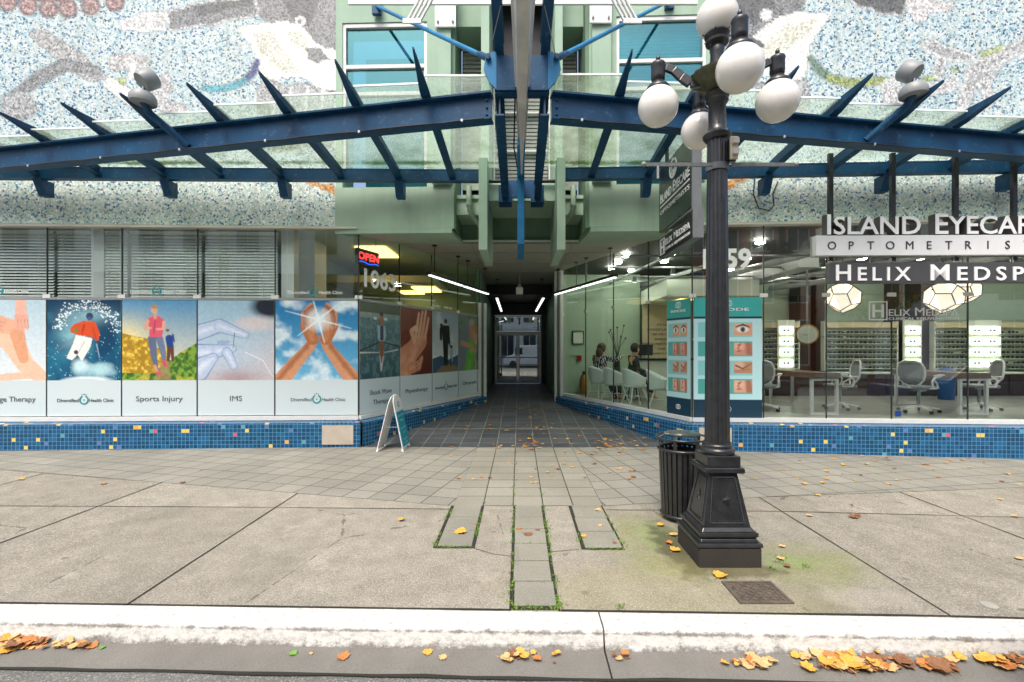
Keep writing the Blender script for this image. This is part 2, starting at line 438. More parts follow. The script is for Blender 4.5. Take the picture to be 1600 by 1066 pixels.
def m_concrete():
    t = NT("pavement_concrete"); P = t.obj(); x, y, z = t.sep(P)
    big = t.noise(.7, 5, rough=.6); mid = t.noise(5, 4, rough=.65); fine = t.noise(42, 4, rough=.8); sp = t.noise(110, 2)
    col = t.mix(t.ramp(big, [(.3, 0), (.7, 1)]), lin('8f8a7e'), lin('a8a396'))
    col = t.mix(t.ramp(mid, [(.35, .0), (.7, .7)]), col, lin('777468'))
    col = t.mix(t.ramp(fine, [(.38, .6), (.58, .0)]), col, lin('6c675d'))
    col = t.mix(t.ramp(sp, [(.56, .0), (.66, .6)]), col, lin('d6cfc0'))
    # worn spots of old gum
    st2 = t.noise(1, 5, t.mapping(P, scale=(1.2, .5, 1)), rough=.7)
    col = t.mix(t.ramp(st2, [(.52, 0), (.68, .45)]), col, lin('6e6b60'))
    col = t.mix(t.ramp(t.noise(2.1, 5, rough=.75), [(.60, 0), (.70, .4)]), col, lin('b9b3a4'))
    gum = t.voro(3.1, out="Distance"); gr = t.sep(t.voro(3.1))[0]
    spot = t.math('MULTIPLY', t.math('LESS_THAN', gum, .075), t.math('LESS_THAN', gr, .4))
    col = t.mix(t.math('MULTIPLY', spot, .45), col, lin('4b4842'))
    sid = t.math('ADD', t.math('FLOOR', t.math('DIVIDE', t.math('ADD', x, 2.45), 1.84)), t.math('MULTIPLY', t.math('GREATER_THAN', t.math('ADD', y, t.math('MULTIPLY', x, .025)), 4.56), 17.3))
    cbn = t.n.new('ShaderNodeCombineXYZ'); t.l.new(sid, cbn.inputs[0])
    tone = t.math('ADD', t.math('MULTIPLY', t.white(cbn.outputs[0]), .22), .86)
    cb3 = t.n.new('ShaderNodeCombineXYZ'); [t.l.new(tone, cb3.inputs[i_]) for i_ in range(3)]
    col = t.mix(1.0, col, cb3.outputs[0], 'MULTIPLY')
    crack = t.voro(.55, t.mapping(P, loc=(3.1, .4, 0)), out='Distance', feature='DISTANCE_TO_EDGE')
    hair = t.math('MULTIPLY', t.math('LESS_THAN', t.math('ADD', crack, t.math('MULTIPLY', t.math('SUBTRACT', t.noise(7, 5, rough=.7), .5), .05)), .0014), t.math('GREATER_THAN', t.noise(.9, 2), .52))
    col = t.mix(t.math('MULTIPLY', hair, .6), col, lin('45423a'))
    # moss staining round the foot of the lamp
    def blob(cx, cy, rx, ry):
        dx = t.math('DIVIDE', t.math('SUBTRACT', x, cx), rx); dy = t.math('DIVIDE', t.math('SUBTRACT', y, cy), ry)
        return t.math('ADD', t.math('MULTIPLY', dx, dx), t.math('MULTIPLY', dy, dy))
    m = t.math('MINIMUM', blob(1.13, 3.75, .55, .75), blob(2.15, 3.42, .55, .42))
    m = t.math('ADD', m, t.math('MULTIPLY', t.math('SUBTRACT', t.noise(3.5, 5, rough=.7), .5), 2.2))
    mf = t.ramp(m, [(.15, .9), (1.0, .0)])
    mossc = t.mix(t.noise(14, 4), lin('66742c'), lin('83874c'))
    core = t.math('ADD', t.math('MINIMUM', blob(1.2, 3.95, .22, .4), blob(2.02, 3.45, .3, .13)), t.math('MULTIPLY', t.math('SUBTRACT', t.noise(8, 4), .5), 1.6))
    mossc = t.mix(t.ramp(core, [(.2, .8), (1, 0)]), mossc, lin('6c9220'))
    col = t.mix(t.math('MULTIPLY', t.math('MULTIPLY', mf, .8), t.ramp(t.noise(26, 5, rough=.8), [(.38, .25), (.6, 1.0)])), col, mossc)
    damp_contact_shade = t.math('ADD', t.math('MINIMUM', blob(1.25, 3.7, .17, .62), blob(1.55, 3.3, .4, .13)), t.math('MULTIPLY', t.math('SUBTRACT', t.noise(9, 4), .5), 2))
    col = t.mix(t.ramp(damp_contact_shade, [(.3, .72), (1.0, 0)]), col, lin('403a2c'))  # damp stain that also paints contact shade round the lamp's foot
    pale = t.math('ADD', blob(2.2, 2.95, .45, .14), t.math('MULTIPLY', t.math('SUBTRACT', t.noise(5, 4), .5), 1.6))
    col = t.mix(t.ramp(pale, [(.3, .2), (1.1, 0)]), col, lin('aaa598'))
    # yellow-green film towards the kerb on the right
    fm = t.math('ADD', blob(1.0, 2.95, 1.3, .6), t.math('MULTIPLY', t.math('SUBTRACT', t.noise(2.5, 4), .5), 2))
    col = t.mix(t.ramp(fm, [(.2, .22), (1.1, 0)]), col, lin('8f8a48'))
    t.set(col=col, rough=.85, spec=.3); t.bump(fine, .35, .004); return t.m

def m_paver(name, rot, c1, c2, joint, size=.305, jw=.012, org=(0, 0), tones=None, rough=.8, moss=.4):
    t = NT(name); U = t.mapping(t.obj(), loc=(-org[0] if not rot else 0, -org[1] if not rot else 0, 0))
    if rot: U = t.mapping(t.obj(), rot=(0, 0, rot))
    j, rv, rc = t.grid(U, size, size, jw)
    fine = t.noise(70, 4, rough=.7); big = t.noise(1.1, 4)
    col = t.mix(rv, lin(c1), lin(c2))
    col = t.mix(t.ramp(big, [(.4, 0), (.75, .45)]), col, tuple(.6 * v for v in lin(c1)))
    col = t.mix(t.ramp(fine, [(.35, .45), (.6, 0)]), col, tuple(.45 * v for v in lin(c1)))
    jn = t.mix(t.ramp(t.noise(6, 3), [(.5, 0), (.65, moss)]), lin(joint), lin('5a6a33'))
    col = t.mix(j, col, jn)
    t.set(col=col, rough=rough, spec=.35); t.bump(t.math('SUBTRACT', t.math('MULTIPLY', fine, .2), j), .6, .006); return t.m

def m_asphalt():
    t = NT("asphalt"); f = t.noise(140, 3, rough=.8); v = t.voro(120, out="Distance")
    col = t.mix(t.ramp(f, [(.3, 0), (.7, 1)]), lin('4c4d4d'), lin('84857f'))
    col = t.mix(t.ramp(t.noise(1.5, 4), [(.4, 0), (.7, .4)]), col, lin('56534d'))
    col = t.mix(t.ramp(t.sep(t.voro(160))[0], [(.86, 0), (.9, .6)]), col, lin('a9a79d'))
    t.set(col=col, rough=.85, spec=.3); t.bump(v, .6, .004); return t.m

def m_kerb():
    t = NT("white_painted_kerb"); n = t.noise(7, 6, rough=.75); P = t.obj(); x, y, z = t.sep(P)
    n2 = t.noise(35, 4, t.mapping(P, scale=(.6, 1, 1)), rough=.85)
    stained = t.mix(t.ramp(n2, [(.46, 0), (.72, .8)]), lin('cfcfca'), lin('8f8e88'))
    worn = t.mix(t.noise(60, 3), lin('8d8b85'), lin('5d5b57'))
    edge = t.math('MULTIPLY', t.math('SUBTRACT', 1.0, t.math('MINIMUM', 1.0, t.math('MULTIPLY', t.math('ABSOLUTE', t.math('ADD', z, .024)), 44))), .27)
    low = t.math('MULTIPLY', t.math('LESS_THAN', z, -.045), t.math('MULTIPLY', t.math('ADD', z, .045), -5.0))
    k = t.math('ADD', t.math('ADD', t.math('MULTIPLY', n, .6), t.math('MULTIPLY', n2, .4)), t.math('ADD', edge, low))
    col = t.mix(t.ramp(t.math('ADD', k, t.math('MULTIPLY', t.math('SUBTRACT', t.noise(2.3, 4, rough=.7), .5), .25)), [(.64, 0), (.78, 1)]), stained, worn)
    col = t.mix(t.ramp(t.noise(1.1, 3, rough=.7), [(.55, 0), (.8, .25)]), col, lin('9a978f'))
    t.set(col=col, rough=.6); t.bump(n2, .3, .004); return t.m

def m_stucco(name, c, var=.1):
    t = NT(name); c = lin(c); big = t.noise(1.2, 5, rough=.6); f = t.noise(110, 3, rough=.7)
    st = t.noise(1, 4, t.mapping(t.obj(), scale=(9, 9, .6)))
    col = t.mix(t.ramp(big, [(.3, 0), (.7, 1)]), tuple(v * (1 - var) for v in c), tuple(v * (1 + var) for v in c))
    col = t.mix(t.ramp(st, [(.5, 0), (.85, .35)]), col, tuple(v * .6 for v in c))
    t.set(col=col, rough=.8, spec=.3); t.bump(f, .5, .006); return t.m

def m_steel(name, c):
    t = NT(name); c = lin(c); n = t.noise(9, 6, rough=.85); b = t.noise(2.2, 3)
    col = t.mix(t.ramp(b, [(.35, 0), (.7, 1)]), tuple(v * .8 for v in c), tuple(v * 1.2 for v in c))
    col = t.mix(t.ramp(n, [(.56, 0), (.70, .42)]), col, lin('7c93a6'))
    st = t.noise(1, 3, t.mapping(t.obj(), scale=(14, 14, 1)))
    col = t.mix(t.ramp(st, [(.6, 0), (.8, .3)]), col, lin('1b2a30'))
    t.set(col=col, rough=t.math('ADD', t.math('MULTIPLY', n, .3), .32), spec=.3); return t.m

def m_wood(name, c1, c2, sc=(1, 14, 14), rough=.5):
    t = NT(name); n = t.noise(3, 5, t.mapping(t.obj(), scale=sc), rough=.6, dist=.6)
    t.set(col=t.mix(t.ramp(n, [(.3, 0), (.7, 1)]), lin(c1), lin(c2)), rough=rough); return t.m

MAT = dict(
    mosaic=m_mosaic("wall_mosaic_pale"),
    frieze=m_mosaic("wall_mosaic_sage", True, [(0, lin('d9e3d8')), (.3, lin('c2d4c6')), (.52, lin('aecabf')), (.66, lin('eef1e8')), (.74, lin('a3c3c2')), (.86, lin('4f84a3')), (.95, lin('2c4f80'))]),
    tiles=m_tiles(), concrete=m_concrete(), asphalt=m_asphalt(), kerb=m_kerb(),
    pav_c=m_paver("pavers_straight", 0, '8f8d80', '9d9b8e', '3b3a33', org=(-.06, 4.65)),
    pav_l=m_paver("pavers_left", R(14), '8c8b81', '9b998e', '4a483f'),
    pav_r=m_paver("pavers_right", R(-12), '8c8b81', '9b998e', '4a483f'),
    slate=m_paver("slate_tiles", 0, '484c4f', '62666a', 'a0a29e', org=(-.06, 7.4), rough=.45, moss=.2, jw=.008),
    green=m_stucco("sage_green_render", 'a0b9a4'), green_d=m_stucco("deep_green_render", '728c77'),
    soffit=simple("soffit_panel", 'b3b0a4', .7, var=.06), ceil_dark=simple("dark_ceiling", '17181a', .7),
    blue=m_steel("dark_blue_steel", '124568'), blue_l=m_steel("bright_blue_steel", '2478a8'),
    cglass=glass_mat("canopy_glass", (.93, .985, .94), dirt=.46, gain=.7, base=.02, dirtc=(.85, .93, .84)),
    cedge=simple("bright_glass_edge", 'e4eeea', .3),
    wglass=glass_mat("shop_glass", (.95, .985, .97), gain=1.2, base=.055),
    dglass=glass_mat("passage_glass", (.90, .97, .93), gain=.6, base=.01),
    mglass=glass_mat("door_glass", (.2, .22, .22), gain=1.6, base=.36),
    wind_up=glass_mat("upper_window_glass", (.50, .80, .83), gain=1.3, base=.25, glc=(.22, .46, .49)),
    alu=simple("beige_aluminium", 'c8c3b8', .45, var=.04), alu_w=simple("white_aluminium", 'd9dad7', .4, var=.05),
    joint=simple("dark_silicone_joint", '2c302f', .5), black=simple("black_satin", '1b1d1e', .4),
    iron=simple("black_painted_cast_iron", '232527', .36, var=.3, vs=14, bump=.35, bs=60, coat=.35),
    globe=None, white=simple("white_plastic", 'ececea', .35, var=.03), chrome=simple("brushed_steel", 'b9bdbf', .25, metal=.9, var=.1),
    letter=simple("white_letter_face", 'f2f4f3', .35, var=.02), letter_d=simple("dark_letter_return", '3a3a3a', .5),
    sign_w=simple("white_sign_box", 'dfe3e2', .4, var=.03), sign_d=simple("charcoal_sign_box", '47484a', .45, var=.05),
    sign_g=simple("dark_green_sign", '1c2a25', .3, var=.05, coat=.3), grey=simple("grey_metal", '8d9191', .45, var=.08),
    text_g=simple("grey_lettering", '5d6567', .5, var=.0), text_t=simple("teal_lettering", '1f8d8f', .45, var=.0),
    paint=attr_mat("printed_film"), teal=simple("teal_panel", '1597ad', .4, var=.04),
    plank=m_paver("grey_floor_planks", R(86), '8f918a', 'a5a79f', '6d6e68', size=.2, jw=.004, rough=.35, moss=0),
    int_w=simple("interior_white", 'd4dccd', .7, var=.03), int_g=simple("interior_green_wall", 'a3b7a2', .7, var=.04),
    int_warm=simple("interior_warm_wall", 'cdbf9d', .7, var=.05), int_dark=m_wood("dark_wood_panel", '2a1a14', '442c22', (14, 14, 1)),
    lampp=emis("lit_ceiling_panel", 'ffd98c', 1.7), shop_fill=emis("added_shop_light", 'fff6e8', 80), lamps=emis("lit_display", 'f4ffe9', 1.6), pend=emis("lit_pendant_glass", 'fff0dc', .62),
    tubel=emis("tube_light", 'eef2ee', 1.3), neon_r=emis("red_neon", 'ff2a2a', 3.0), neon_b=emis("blue_neon", '2a50ff', 1.6),
    shelf=simple("glass_shelf_green", 'dde3d3', .4, var=.05), wood=m_wood("desk_apron_wood", '5b4a40', '8b7566', (30, 30, 1)),
    mesh=simple("grey_chair_mesh", '8d9192', .7), blind=simple("blind_slat", 'f6f7f3', .5, var=.04),
    skin=simple("skin", 'c89478', .5, var=.05), hair=simple("brown_hair", '4a3222', .6, var=.3, vs=50), dark=simple("dark_cloth", '23262b', .8),
    ctop=simple("dark_counter_top", '2a2c2b', .3), lawn=simple("moss_green", '6e8a2a', .9, var=.4, vs=40),
    leaf1=simple("yellow_leaf", 'd3a043', .6, var=.35, vs=18), leaf2=simple("orange_leaf", 'b9773c', .65, var=.35, vs=18),
    leaf3=simple("brown_leaf", '82593b', .7, var=.35, vs=18), leaf4=simple("tan_leaf", 'cba873', .65, var=.3, vs=18), leaf5=simple("green_leaf", '6f9a3c', .6, var=.2),
    gutter=simple("gutter_concrete", '78766f', .85, var=.12, vs=3, bump=.5, bs=110, fine=.25), soil=simple("dark_joint_soil", '2b2a22', .9, fine=.3, bs=60),
    clay=simple("rusty_iron_cover", '5a5248', .7, var=.3, vs=20, bump=.4, bs=70), stainless=simple("polished_steel", 'c4c6c4', .4, metal=.25, var=.2, vs=3),
    facade1=m_stucco("pale_stone_facade", 'dcdcd6'), facade2=simple("brick_facade", 'a0573c', .8, var=.25, vs=9), facade3=m_stucco("cream_facade", 'eae8e0'),
    win_far=simple("far_window", '2a3338', .15, var=.3, vs=2), car_w=simple("white_car_paint", 'e8e9ea', .25, var=.02, coat=.8),
    car_g=simple("grey_car_paint", '35373c', .2, var=.02, coat=1), car_b=simple("blue_car_paint", '12355e', .2, coat=1, var=.02),
    tyre=simple("tyre_rubber", '191919', .8), redl=simple("red_tail_light", '9a1015', .2, var=.02, coat=1), bark=simple("bark", '5c5247', .9, fine=.3),
)
t = NT("opal_globe_glass"); n_ = t.noise(3, 3)
MAT['globe'] = t.set(col=t.mix(t.ramp(t.noise(60, 4, rough=.8), [(.62, 0), (.74, .35)]), t.mix(t.ramp(n_, [(.4, 0), (.75, .6)]), lin('f1efe8'), lin('e2dbc9')), lin('a39b86')), rough=.22, sss=.2, coat=.4)
t.p.inputs["Subsurface Radius"].default_value = (.05, .05, .05)
t = NT("plaid_cloth"); j1, r1, c1 = t.grid(t.mapping(t.obj(), rot=(.3, .2, .4)), .05, .05, .024)
MAT['plaid'] = t.set(col=t.mix(j1, lin('d8dbe0'), lin('23273a')), rough=.85)

# ------------------------------------------------------------------ ground and setting
def gz(x, y):
    z = -.016 * max(0, x - 2.6) - .004 * max(0, -x - 3)
    return z
def ramp_z(y): return .065 * min(max(y - 7.6, 0), 3.8) + (.008 * max(0, y - 11.4))
def kline(x, off=0): return 2.79 - .025 * x + off     # back edge of the kerb
def sheet(name, mat, xs, ylo, yhi, z, ny=6, zf=None, kind=True):
    mb = MB()
    for i in range(len(xs) - 1):
        for k in range(ny):
            q = []
            for (x, kk) in ((xs[i], k), (xs[i + 1], k), (xs[i + 1], k + 1), (xs[i], k + 1)):
                y0, y1 = ylo(x), yhi(x); y = y0 + (y1 - y0) * kk / ny; q.append((x, y, (zf or gz)(x, y) + z))
            mb.face(q)
    return struct(mb, name, mat)
XS = [-30, -14, -8, -3, 0, 2.6, 5, 8, 14, 30]
mb = MB(); mb.face([(-150, -150, -.30), (150, -150, -.30), (150, 150, -.30), (-150, 150, -.30)]); struct(mb, "ground", MAT['asphalt'])
sheet("pavement", MAT['concrete'], XS, lambda x: kline(x), lambda x: 9.5 if False else 8.2, 0)
sheet("road", MAT['asphalt'], XS, lambda x: -9.0, lambda x: kline(x, -.40), -.118, zf=lambda x, y: gz(x, y) - .012 * max(0, 2.4 - y) * 0)
sheet("far_pavement", MAT['concrete'], XS, lambda x: -13.0, lambda x: -9.0, .0)
# kerb: rounded profile swept along the kerb line, in two lengths with a joint
def kerb_run(x0, x1, gap):
    mb = MB(); prof = [(0, -.2), (0, .0), (-.145, -.002), (-.163, -.010), (-.172, -.026), (-.19, -.09), (-.203, -.117), (-.203, -.2)]
    n = int((x1 - x0) / .5) + 1; vs = []; fs = []
    for i in range(n + 1):
        x = x0 + (x1 - x0) * i / n; wv = .004 * math.sin(x * 1.7)
        for (d, z) in prof: vs.append((x, kline(x, d + wv * (d < -.1)), z + gz(x, 0)))
    m = len(prof)
    for i in range(n):
        for k in range(m - 1): fs.append((i * m + k, i * m + k + 1, (i + 1) * m + k + 1, (i + 1) * m + k))
    mb.add(vs, fs); mb.add(vs[:m], [tuple(range(m))]); mb.add(vs[-m:], [tuple(reversed(range(m)))])
    return mb
mb = MB()
jx = (943 - CX) * 2.62 / FPX
for a, b in ((-20, jx - .005), (jx + .005, 20)):
    q = kerb_run(a, b, 0); mb.add(q.v, q.f)
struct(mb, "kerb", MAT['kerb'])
mb = MB()
for a, b in ((-20, jx - .005), (jx + .005, 20)):
    n = 20
    for i in range(n):
        xa, xb = a + (b - a) * i / n, a + (b - a) * (i + 1) / n
        mb.hexa([(xa, kline(xa, -.41), -.20), (xb, kline(xb, -.41), -.20), (xb, kline(xb, -.20), -.20), (xa, kline(xa, -.20), -.20),
                 (xa, kline(xa, -.41), -.113 + gz(xa, 0)), (xb, kline(xb, -.41), -.113 + gz(xb, 0)), (xb, kline(xb, -.20), -.106 + gz(xb, 0)), (xa, kline(xa, -.20), -.106 + gz(xa, 0))])
struct(mb, "gutter", MAT['gutter'])  # concrete toned down asphalt-like, partly to put the gutter's shade into its colour
def strip(mb, a, b, wd, z=.004, jit=0, mi=0):
    a, b = Vector((*a, 0)), Vector((*b, 0)); d = (b - a); L = d.length; d.normalize(); s_ = Vector((-d.y, d.x, 0)); n = max(1, int(L / .25)); pl = pr = None
    for i in range(n + 1):
        p = a + d * L * i / n; j = random.uniform(-jit, jit); ww = wd * random.uniform(.7, 1.3)
        l = p + s_ * (j + ww / 2); r = p + s_ * (j - ww / 2); l.z = gz(l.x, l.y) + z; r.z = gz(r.x, r.y) + z
        if pl is not None: mb.face([pl, pr, r, l], mi)
        pl, pr = l, r
mb = MB()
b_l = lambda x: 4.65 + (-.67 - x) * .2303      # boundary of the pavers, left of the centre
b_r = lambda x: 4.65 + (x - .845) * .155 + .0
for x in (-10.0, -8.05, -6.14, -4.28, -2.45): strip(mb, (x, kline(x)), (x, b_l(x)), .013, jit=.002)
for x in (2.58, 4.315, 6.1, 7.9, 9.7): strip(mb, (x, kline(x)), (x, b_r(x)), .013, jit=.002)
strip(mb, (-12, 4.85), (-.70, 4.56), .009, jit=.002); strip(mb, (.86, 4.54), (12, 4.25), .009, jit=.002)
strip(mb, (-12, kline(-12, .008)), (-.05, kline(0, .008)), .018); strip(mb, (.24, kline(.2, .008)), (12, kline(12, .008)), .018)
for x0, x1, y in ((-.36, -.05, 3.66), (-.36, -.05, 3.50)):
    strip(mb, (x0, y), ((x0 + x1) / 2, y - .10), .005, jit=.004); strip(mb, ((x0 + x1) / 2, y - .10), (x1, y - .14), .005, jit=.004); break
strip(mb, (.24, 3.60), (.48, 3.64), .006, jit=.004)
strip(mb, (-12, kline(-12, -.412)), (12, kline(12, -.412)), .022, z=-.109, jit=.006)
struct(mb, "pavement_joints", MAT['soil'])
# paver bands
sheet("paver_path", MAT['pav_l'], [-12, -9, -6, -4, -3, -2, -.665], b_l, lambda x: 7.9, .004)
sheet("paver_path", MAT['pav_r'], [.855, 2.6, 4, 5, 6, 8, 12], b_r, lambda x: 7.6, .004)
sheet("paver_path", MAT['pav_c'], [-.665, 0, .855], lambda x: 4.65, lambda x: 7.42, .004)
mb = MB()
for x0, x1, y0 in ((-.69, -.355, 3.665), (-.06, .25, 2.80), (.50, .845, 3.64)):
    mb.face([(x0, y0, .004), (x1, y0, .004), (x1, 4.65, .004), (x0, 4.65, .004)])
struct(mb, "paver_strips_bed", MAT['soil'])
t_pv = m_paver("strip_pavers", 0, '88877c', '989689', '88877c', jw=.0001, moss=0)
mb = MB()
for x0, x1, y0 in ((-.665, -.375, 3.69), (-.04, .235, 2.83), (.52, .83, 3.66)):
    n = max(3, round((4.65 - y0) / .305)); hh = (4.65 - y0) / n
    for i in range(n):
        dz = random.uniform(0, .003); q = random.uniform(-.006, .006)
        mb.box((x0 + .006 + q, y0 + i * hh + .007, -.02), (x1 - .006 + q, y0 + (i + 1) * hh - .007, .010 + dz))
struct(mb, "paver_strips", t_pv, bevel=.006)
# passage floor (rises gently), with two pale cross bands
mb = MB(); ys = [7.42, 7.6, 8.5, 9.5, 10.5, 11.4, 14, 19]
for i in range(len(ys) - 1):
    mb.face([(-2.9, ys[i], ramp_z(ys[i]) + .008), (3.0, ys[i], ramp_z(ys[i]) + .008), (3.0, ys[i + 1], ramp_z(ys[i + 1]) + .008), (-2.9, ys[i + 1], ramp_z(ys[i + 1]) + .008)])
struct(mb, "passage_floor", MAT['slate'])
mb = MB(); pb = m_paver("pale_band", 0, '6d6f69', '7c7d76', '55564f')
for y in (8.62, 10.6, 12.6): mb.face([(-2.3, y, ramp_z(y) + .013), (2.35, y, ramp_z(y) + .013), (2.35, y + .12, ramp_z(y + .12) + .013), (-2.3, y + .12, ramp_z(y + .12) + .013)])
struct(mb, "passage_band", pb)

# moss growing in the joints round the paver strips (uncountable)
mb = MB()
def tuft(x, y, z, r, n):
    for _ in range(n):
        a = random.uniform(0, 6.28); q = Vector((x + random.gauss(0, r), y + random.gauss(0, r), z)); L = random.uniform(.004, .012)
        d = Vector((math.cos(a), math.sin(a), random.uniform(.3, 1.3))) * L; s_ = Vector((-math.sin(a), math.cos(a), 0)) * L * .4
        mb.face([q - s_, q + s_, q + d + s_ * .6, q + d - s_ * .6])
for (x, y0, y1, k) in ((-.68, 3.68, 4.55, .9), (-.37, 3.68, 4.45, .9), (-.05, 2.82, 4.7, .8), (.243, 2.82, 4.6, 1), (.51, 3.7, 4.0, .25), (.838, 3.66, 4.4, .4), (-.365, 4.5, 5.2, .15), (-.06, 4.5, 6.4, .2), (.25, 4.6, 5.6, .15)):
    y = y0
    while y < y1:
        cl = .5 + .5 * math.sin(y * 9.3 + x * 31) * math.cos(y * 4.1 + x * 7)
        if random.random() < k * (.25 + cl): tuft(x + random.gauss(0, .006), y, .006, random.uniform(.005, .010 + .014 * cl), random.randint(3, 8 + int(9 * cl)))
        y += .022
for (x0, x1, y) in ((-.68, -.37, 3.675), (-.05, .25, 2.81), (-.05, .25, 2.835), (.5, .84, 3.645)):
    x = x0
    while x < x1:
        tuft(x, y, .006, random.uniform(.006, .016), random.randint(2, 12)); x += .02
for y in (3.12, 3.43, 3.74): 
    for i in range(10): tuft(-.02 + i * .026, y, .008, .006, 2)
for (x, y) in ((1.85, 3.33), (.62, 2.83), (2.1, 3.35), (1.95, 3.42), (2.0, 3.5), (3.2, 2.55)): tuft(x, y, .004, .02, 30)
tag(mb.build("moss", simple("bright_moss", '5d7f28', .9, var=.5, vs=60), top=("bright green moss growing in the joints of the paver strips", "moss")), kind="stuff")
# ------------------------------------------------------------------ the building
bld = thing("commercial_building", "sage green and mosaic clad commercial building with a passage through its middle", "building", (0, 7.6, 0))
class Mural(Canvas):
    def __init__(s, fr, s0, s1, z0, z1, n, m):
        super().__init__(n, m, (z1 - z0) / (s1 - s0)); s.fr, s.s0, s.s1, s.z0, s.z1 = fr, s0, s1, z0, z1; s.al = np.zeros((m, n))
    def put(s, mask, col):
        s.al = np.maximum(s.al, np.clip(mask, 0, 1)); super().put(mask, col)
    def Q(s, px, py):
        q = s.fr.s_at(px); y = s.fr.P(q, 0, 0).y; z = AZ(py, y)
        return ((q - s.s0) / (s.s1 - s.s0), (s.z1 - z) / (s.z1 - s.z0))
    def pp(s, pts, col, a=1.0): s.poly([s.Q(*p) for p in pts], col, a)
    def ln(s, pts, rs, col, hi=None):
        k = 1 / (s.s1 - s.s0) / 96; s.limb([s.Q(*p) for p in pts], [r * k for r in rs], col, soft=.004, hi=hi)
    def ring(s, c, r, wd, col):
        pts = [(c[0] + r * math.cos(a / 12 * 6.283), c[1] + r * math.sin(a / 12 * 6.283)) for a in range(13)]; s.ln(pts, [wd] * 13, col)
G1, G2, G3, WH = '7a7d80', 'a2a5a6', '54575a', 'f1f1ec'
def outline(M, pts, col='ffffff', wd=1.6): M.ln(pts + [pts[0]], [wd] * (len(pts) + 1), col)
s1 = FL.sx(-3.04)
ML = Mural(FL, 0, s1, 3.62, 8.8, 200, 158); M = ML
def rag(M, pts, col, n=5, seed=1):      # polygon with a slightly ragged, hand-laid outline
    r = random.Random(seed); out = []
    for i in range(len(pts)):
        a, b = pts[i], pts[(i + 1) % len(pts)]
        for k in range(n): tt = k / n; out.append((a[0] + (b[0] - a[0]) * tt + r.uniform(-2, 2), a[1] + (b[1] - a[1]) * tt + r.uniform(-2, 2)))
    M.pp(out, col); return out
rag(M, [(395, 0), (420, -60), (533, -70), (533, 150), (505, 150), (470, 80), (430, 40), (400, 22)], G1)
rag(M, [(440, 0), (470, -20), (500, 0), (480, 40), (455, 30)], G3, 3, 4)
o = rag(M, [(258, 18), (300, 5), (400, -8), (402, 22), (330, 38), (262, 44)], G1, 4, 2); outline(M, o, 'dddddb', 1.2)
rag(M, [(300, 8), (390, -4), (392, 8), (310, 22)], G3, 3, 3)
o = rag(M, [(185, 30), (225, 18), (258, 20), (258, 45), (225, 50), (205, 42), (190, 44)], 'cfcfcd', 3, 5); outline(M, o, 'ffffff', 1.2)
o = rag(M, [(366, 44), (392, 36), (440, 32), (470, 38), (486, 60), (500, 70), (522, 78), (533, 112), (526, 138), (500, 142), (470, 118), (440, 122), (412, 136), (402, 96), (388, 66)], WH, 4, 6)
rag(M, [(392, 52), (425, 48), (438, 70), (468, 112), (455, 116), (420, 96), (404, 78)], 'd8d9c9', 3, 7)
rag(M, [(448, 46), (470, 50), (490, 80), (476, 84), (455, 64)], 'd5d6c4', 3, 8)
rag(M, [(476, 72), (500, 74), (515, 92), (495, 98), (480, 90)], G1, 3, 9)
M.ring((468, 32), 6, 1.5, 'f4f4f4')
rag(M, [(400, 140), (412, 118), (440, 132), (470, 128), (520, 145), (520, 230), (400, 230)], G2, 4, 10)
for x in (430, 455, 480, 505): M.ln([(x, 135), (x - 4, 175), (x - 8, 230)], [2, 1.5, 1.5], 'e8e8e6')
M.ln([(401, 95), (395, 112), (380, 126)], [5, 6, 6], '3a4a80'); M.ln([(380, 126), (362, 134), (340, 138), (316, 137)], [6, 6, 5.5, 4], '4d9fae')
rag(M, [(168, 85), (210, 82), (235, 92), (228, 106), (205, 110), (170, 108)], 'c0c0bf', 3, 11)
rag(M, [(200, 100), (212, 98), (213, 118), (200, 124)], WH, 3, 12); rag(M, [(240, 118), (262, 115), (270, 135), (262, 155), (285, 160), (300, 175), (250, 178), (236, 150)], 'b9babb', 3, 13)
M.ln([(170, 130), (200, 150), (228, 172)], [10, 12, 10], 'e9e9e6'); rag(M, [(180, 118), (198, 122), (192, 132), (182, 128)], 'a8b57a', 2, 14)
rag(M, [(40, 50), (70, 45), (130, 85), (165, 120), (140, 130), (90, 95)], 'a8a9a9', 3, 15)
M.ln([(20, 150), (60, 120), (100, 100), (150, 110)], [9, 11, 10, 8], G1, G2); rag(M, [(0, 150), (40, 140), (60, 170), (30, 190), (0, 185)], G2, 3, 16)
for i, (x, y) in enumerate(((10, 2), (42, 8), (74, 12), (104, 12), (140, 8), (178, 2), (20, -18), (58, -14), (92, -12), (126, -16), (160, -20))):
    M.ln([(x, y), (x + 1, y)], [14, 14], '8a6a68'); M.ring((x, y), 8, 1.6, 'b39a97'); M.ring((x, y), 14, 1.5, '6b5150')
s2 = FR.sx(3.31)
MR = Mural(FR, s2, FR.L, 3.62, 8.8, 320, 158); M = MR
rag(M, [(1133, -60), (1262, -60), (1255, 22), (1230, 30), (1190, 45), (1180, 120), (1133, 120)], G1, 4, 21)
rag(M, [(1150, -20), (1200, -30), (1210, 10), (1180, 40), (1150, 20)], G3, 3, 22)
o = rag(M, [(1172, 62), (1200, 36), (1240, 18), (1285, 18), (1300, 25), (1285, 45), (1268, 70), (1262, 100), (1256, 122), (1236, 128), (1215, 112), (1185, 120)], WH, 4, 23)
rag(M, [(1188, 70), (1225, 40), (1280, 26), (1262, 52), (1220, 82), (1196, 90)], 'd9dac9', 3, 24); M.ring((1198, 22), 7, 1.5, 'f4f4f4'); M.ring((1198, 22), 3, 1.2, 'f4f4f4')
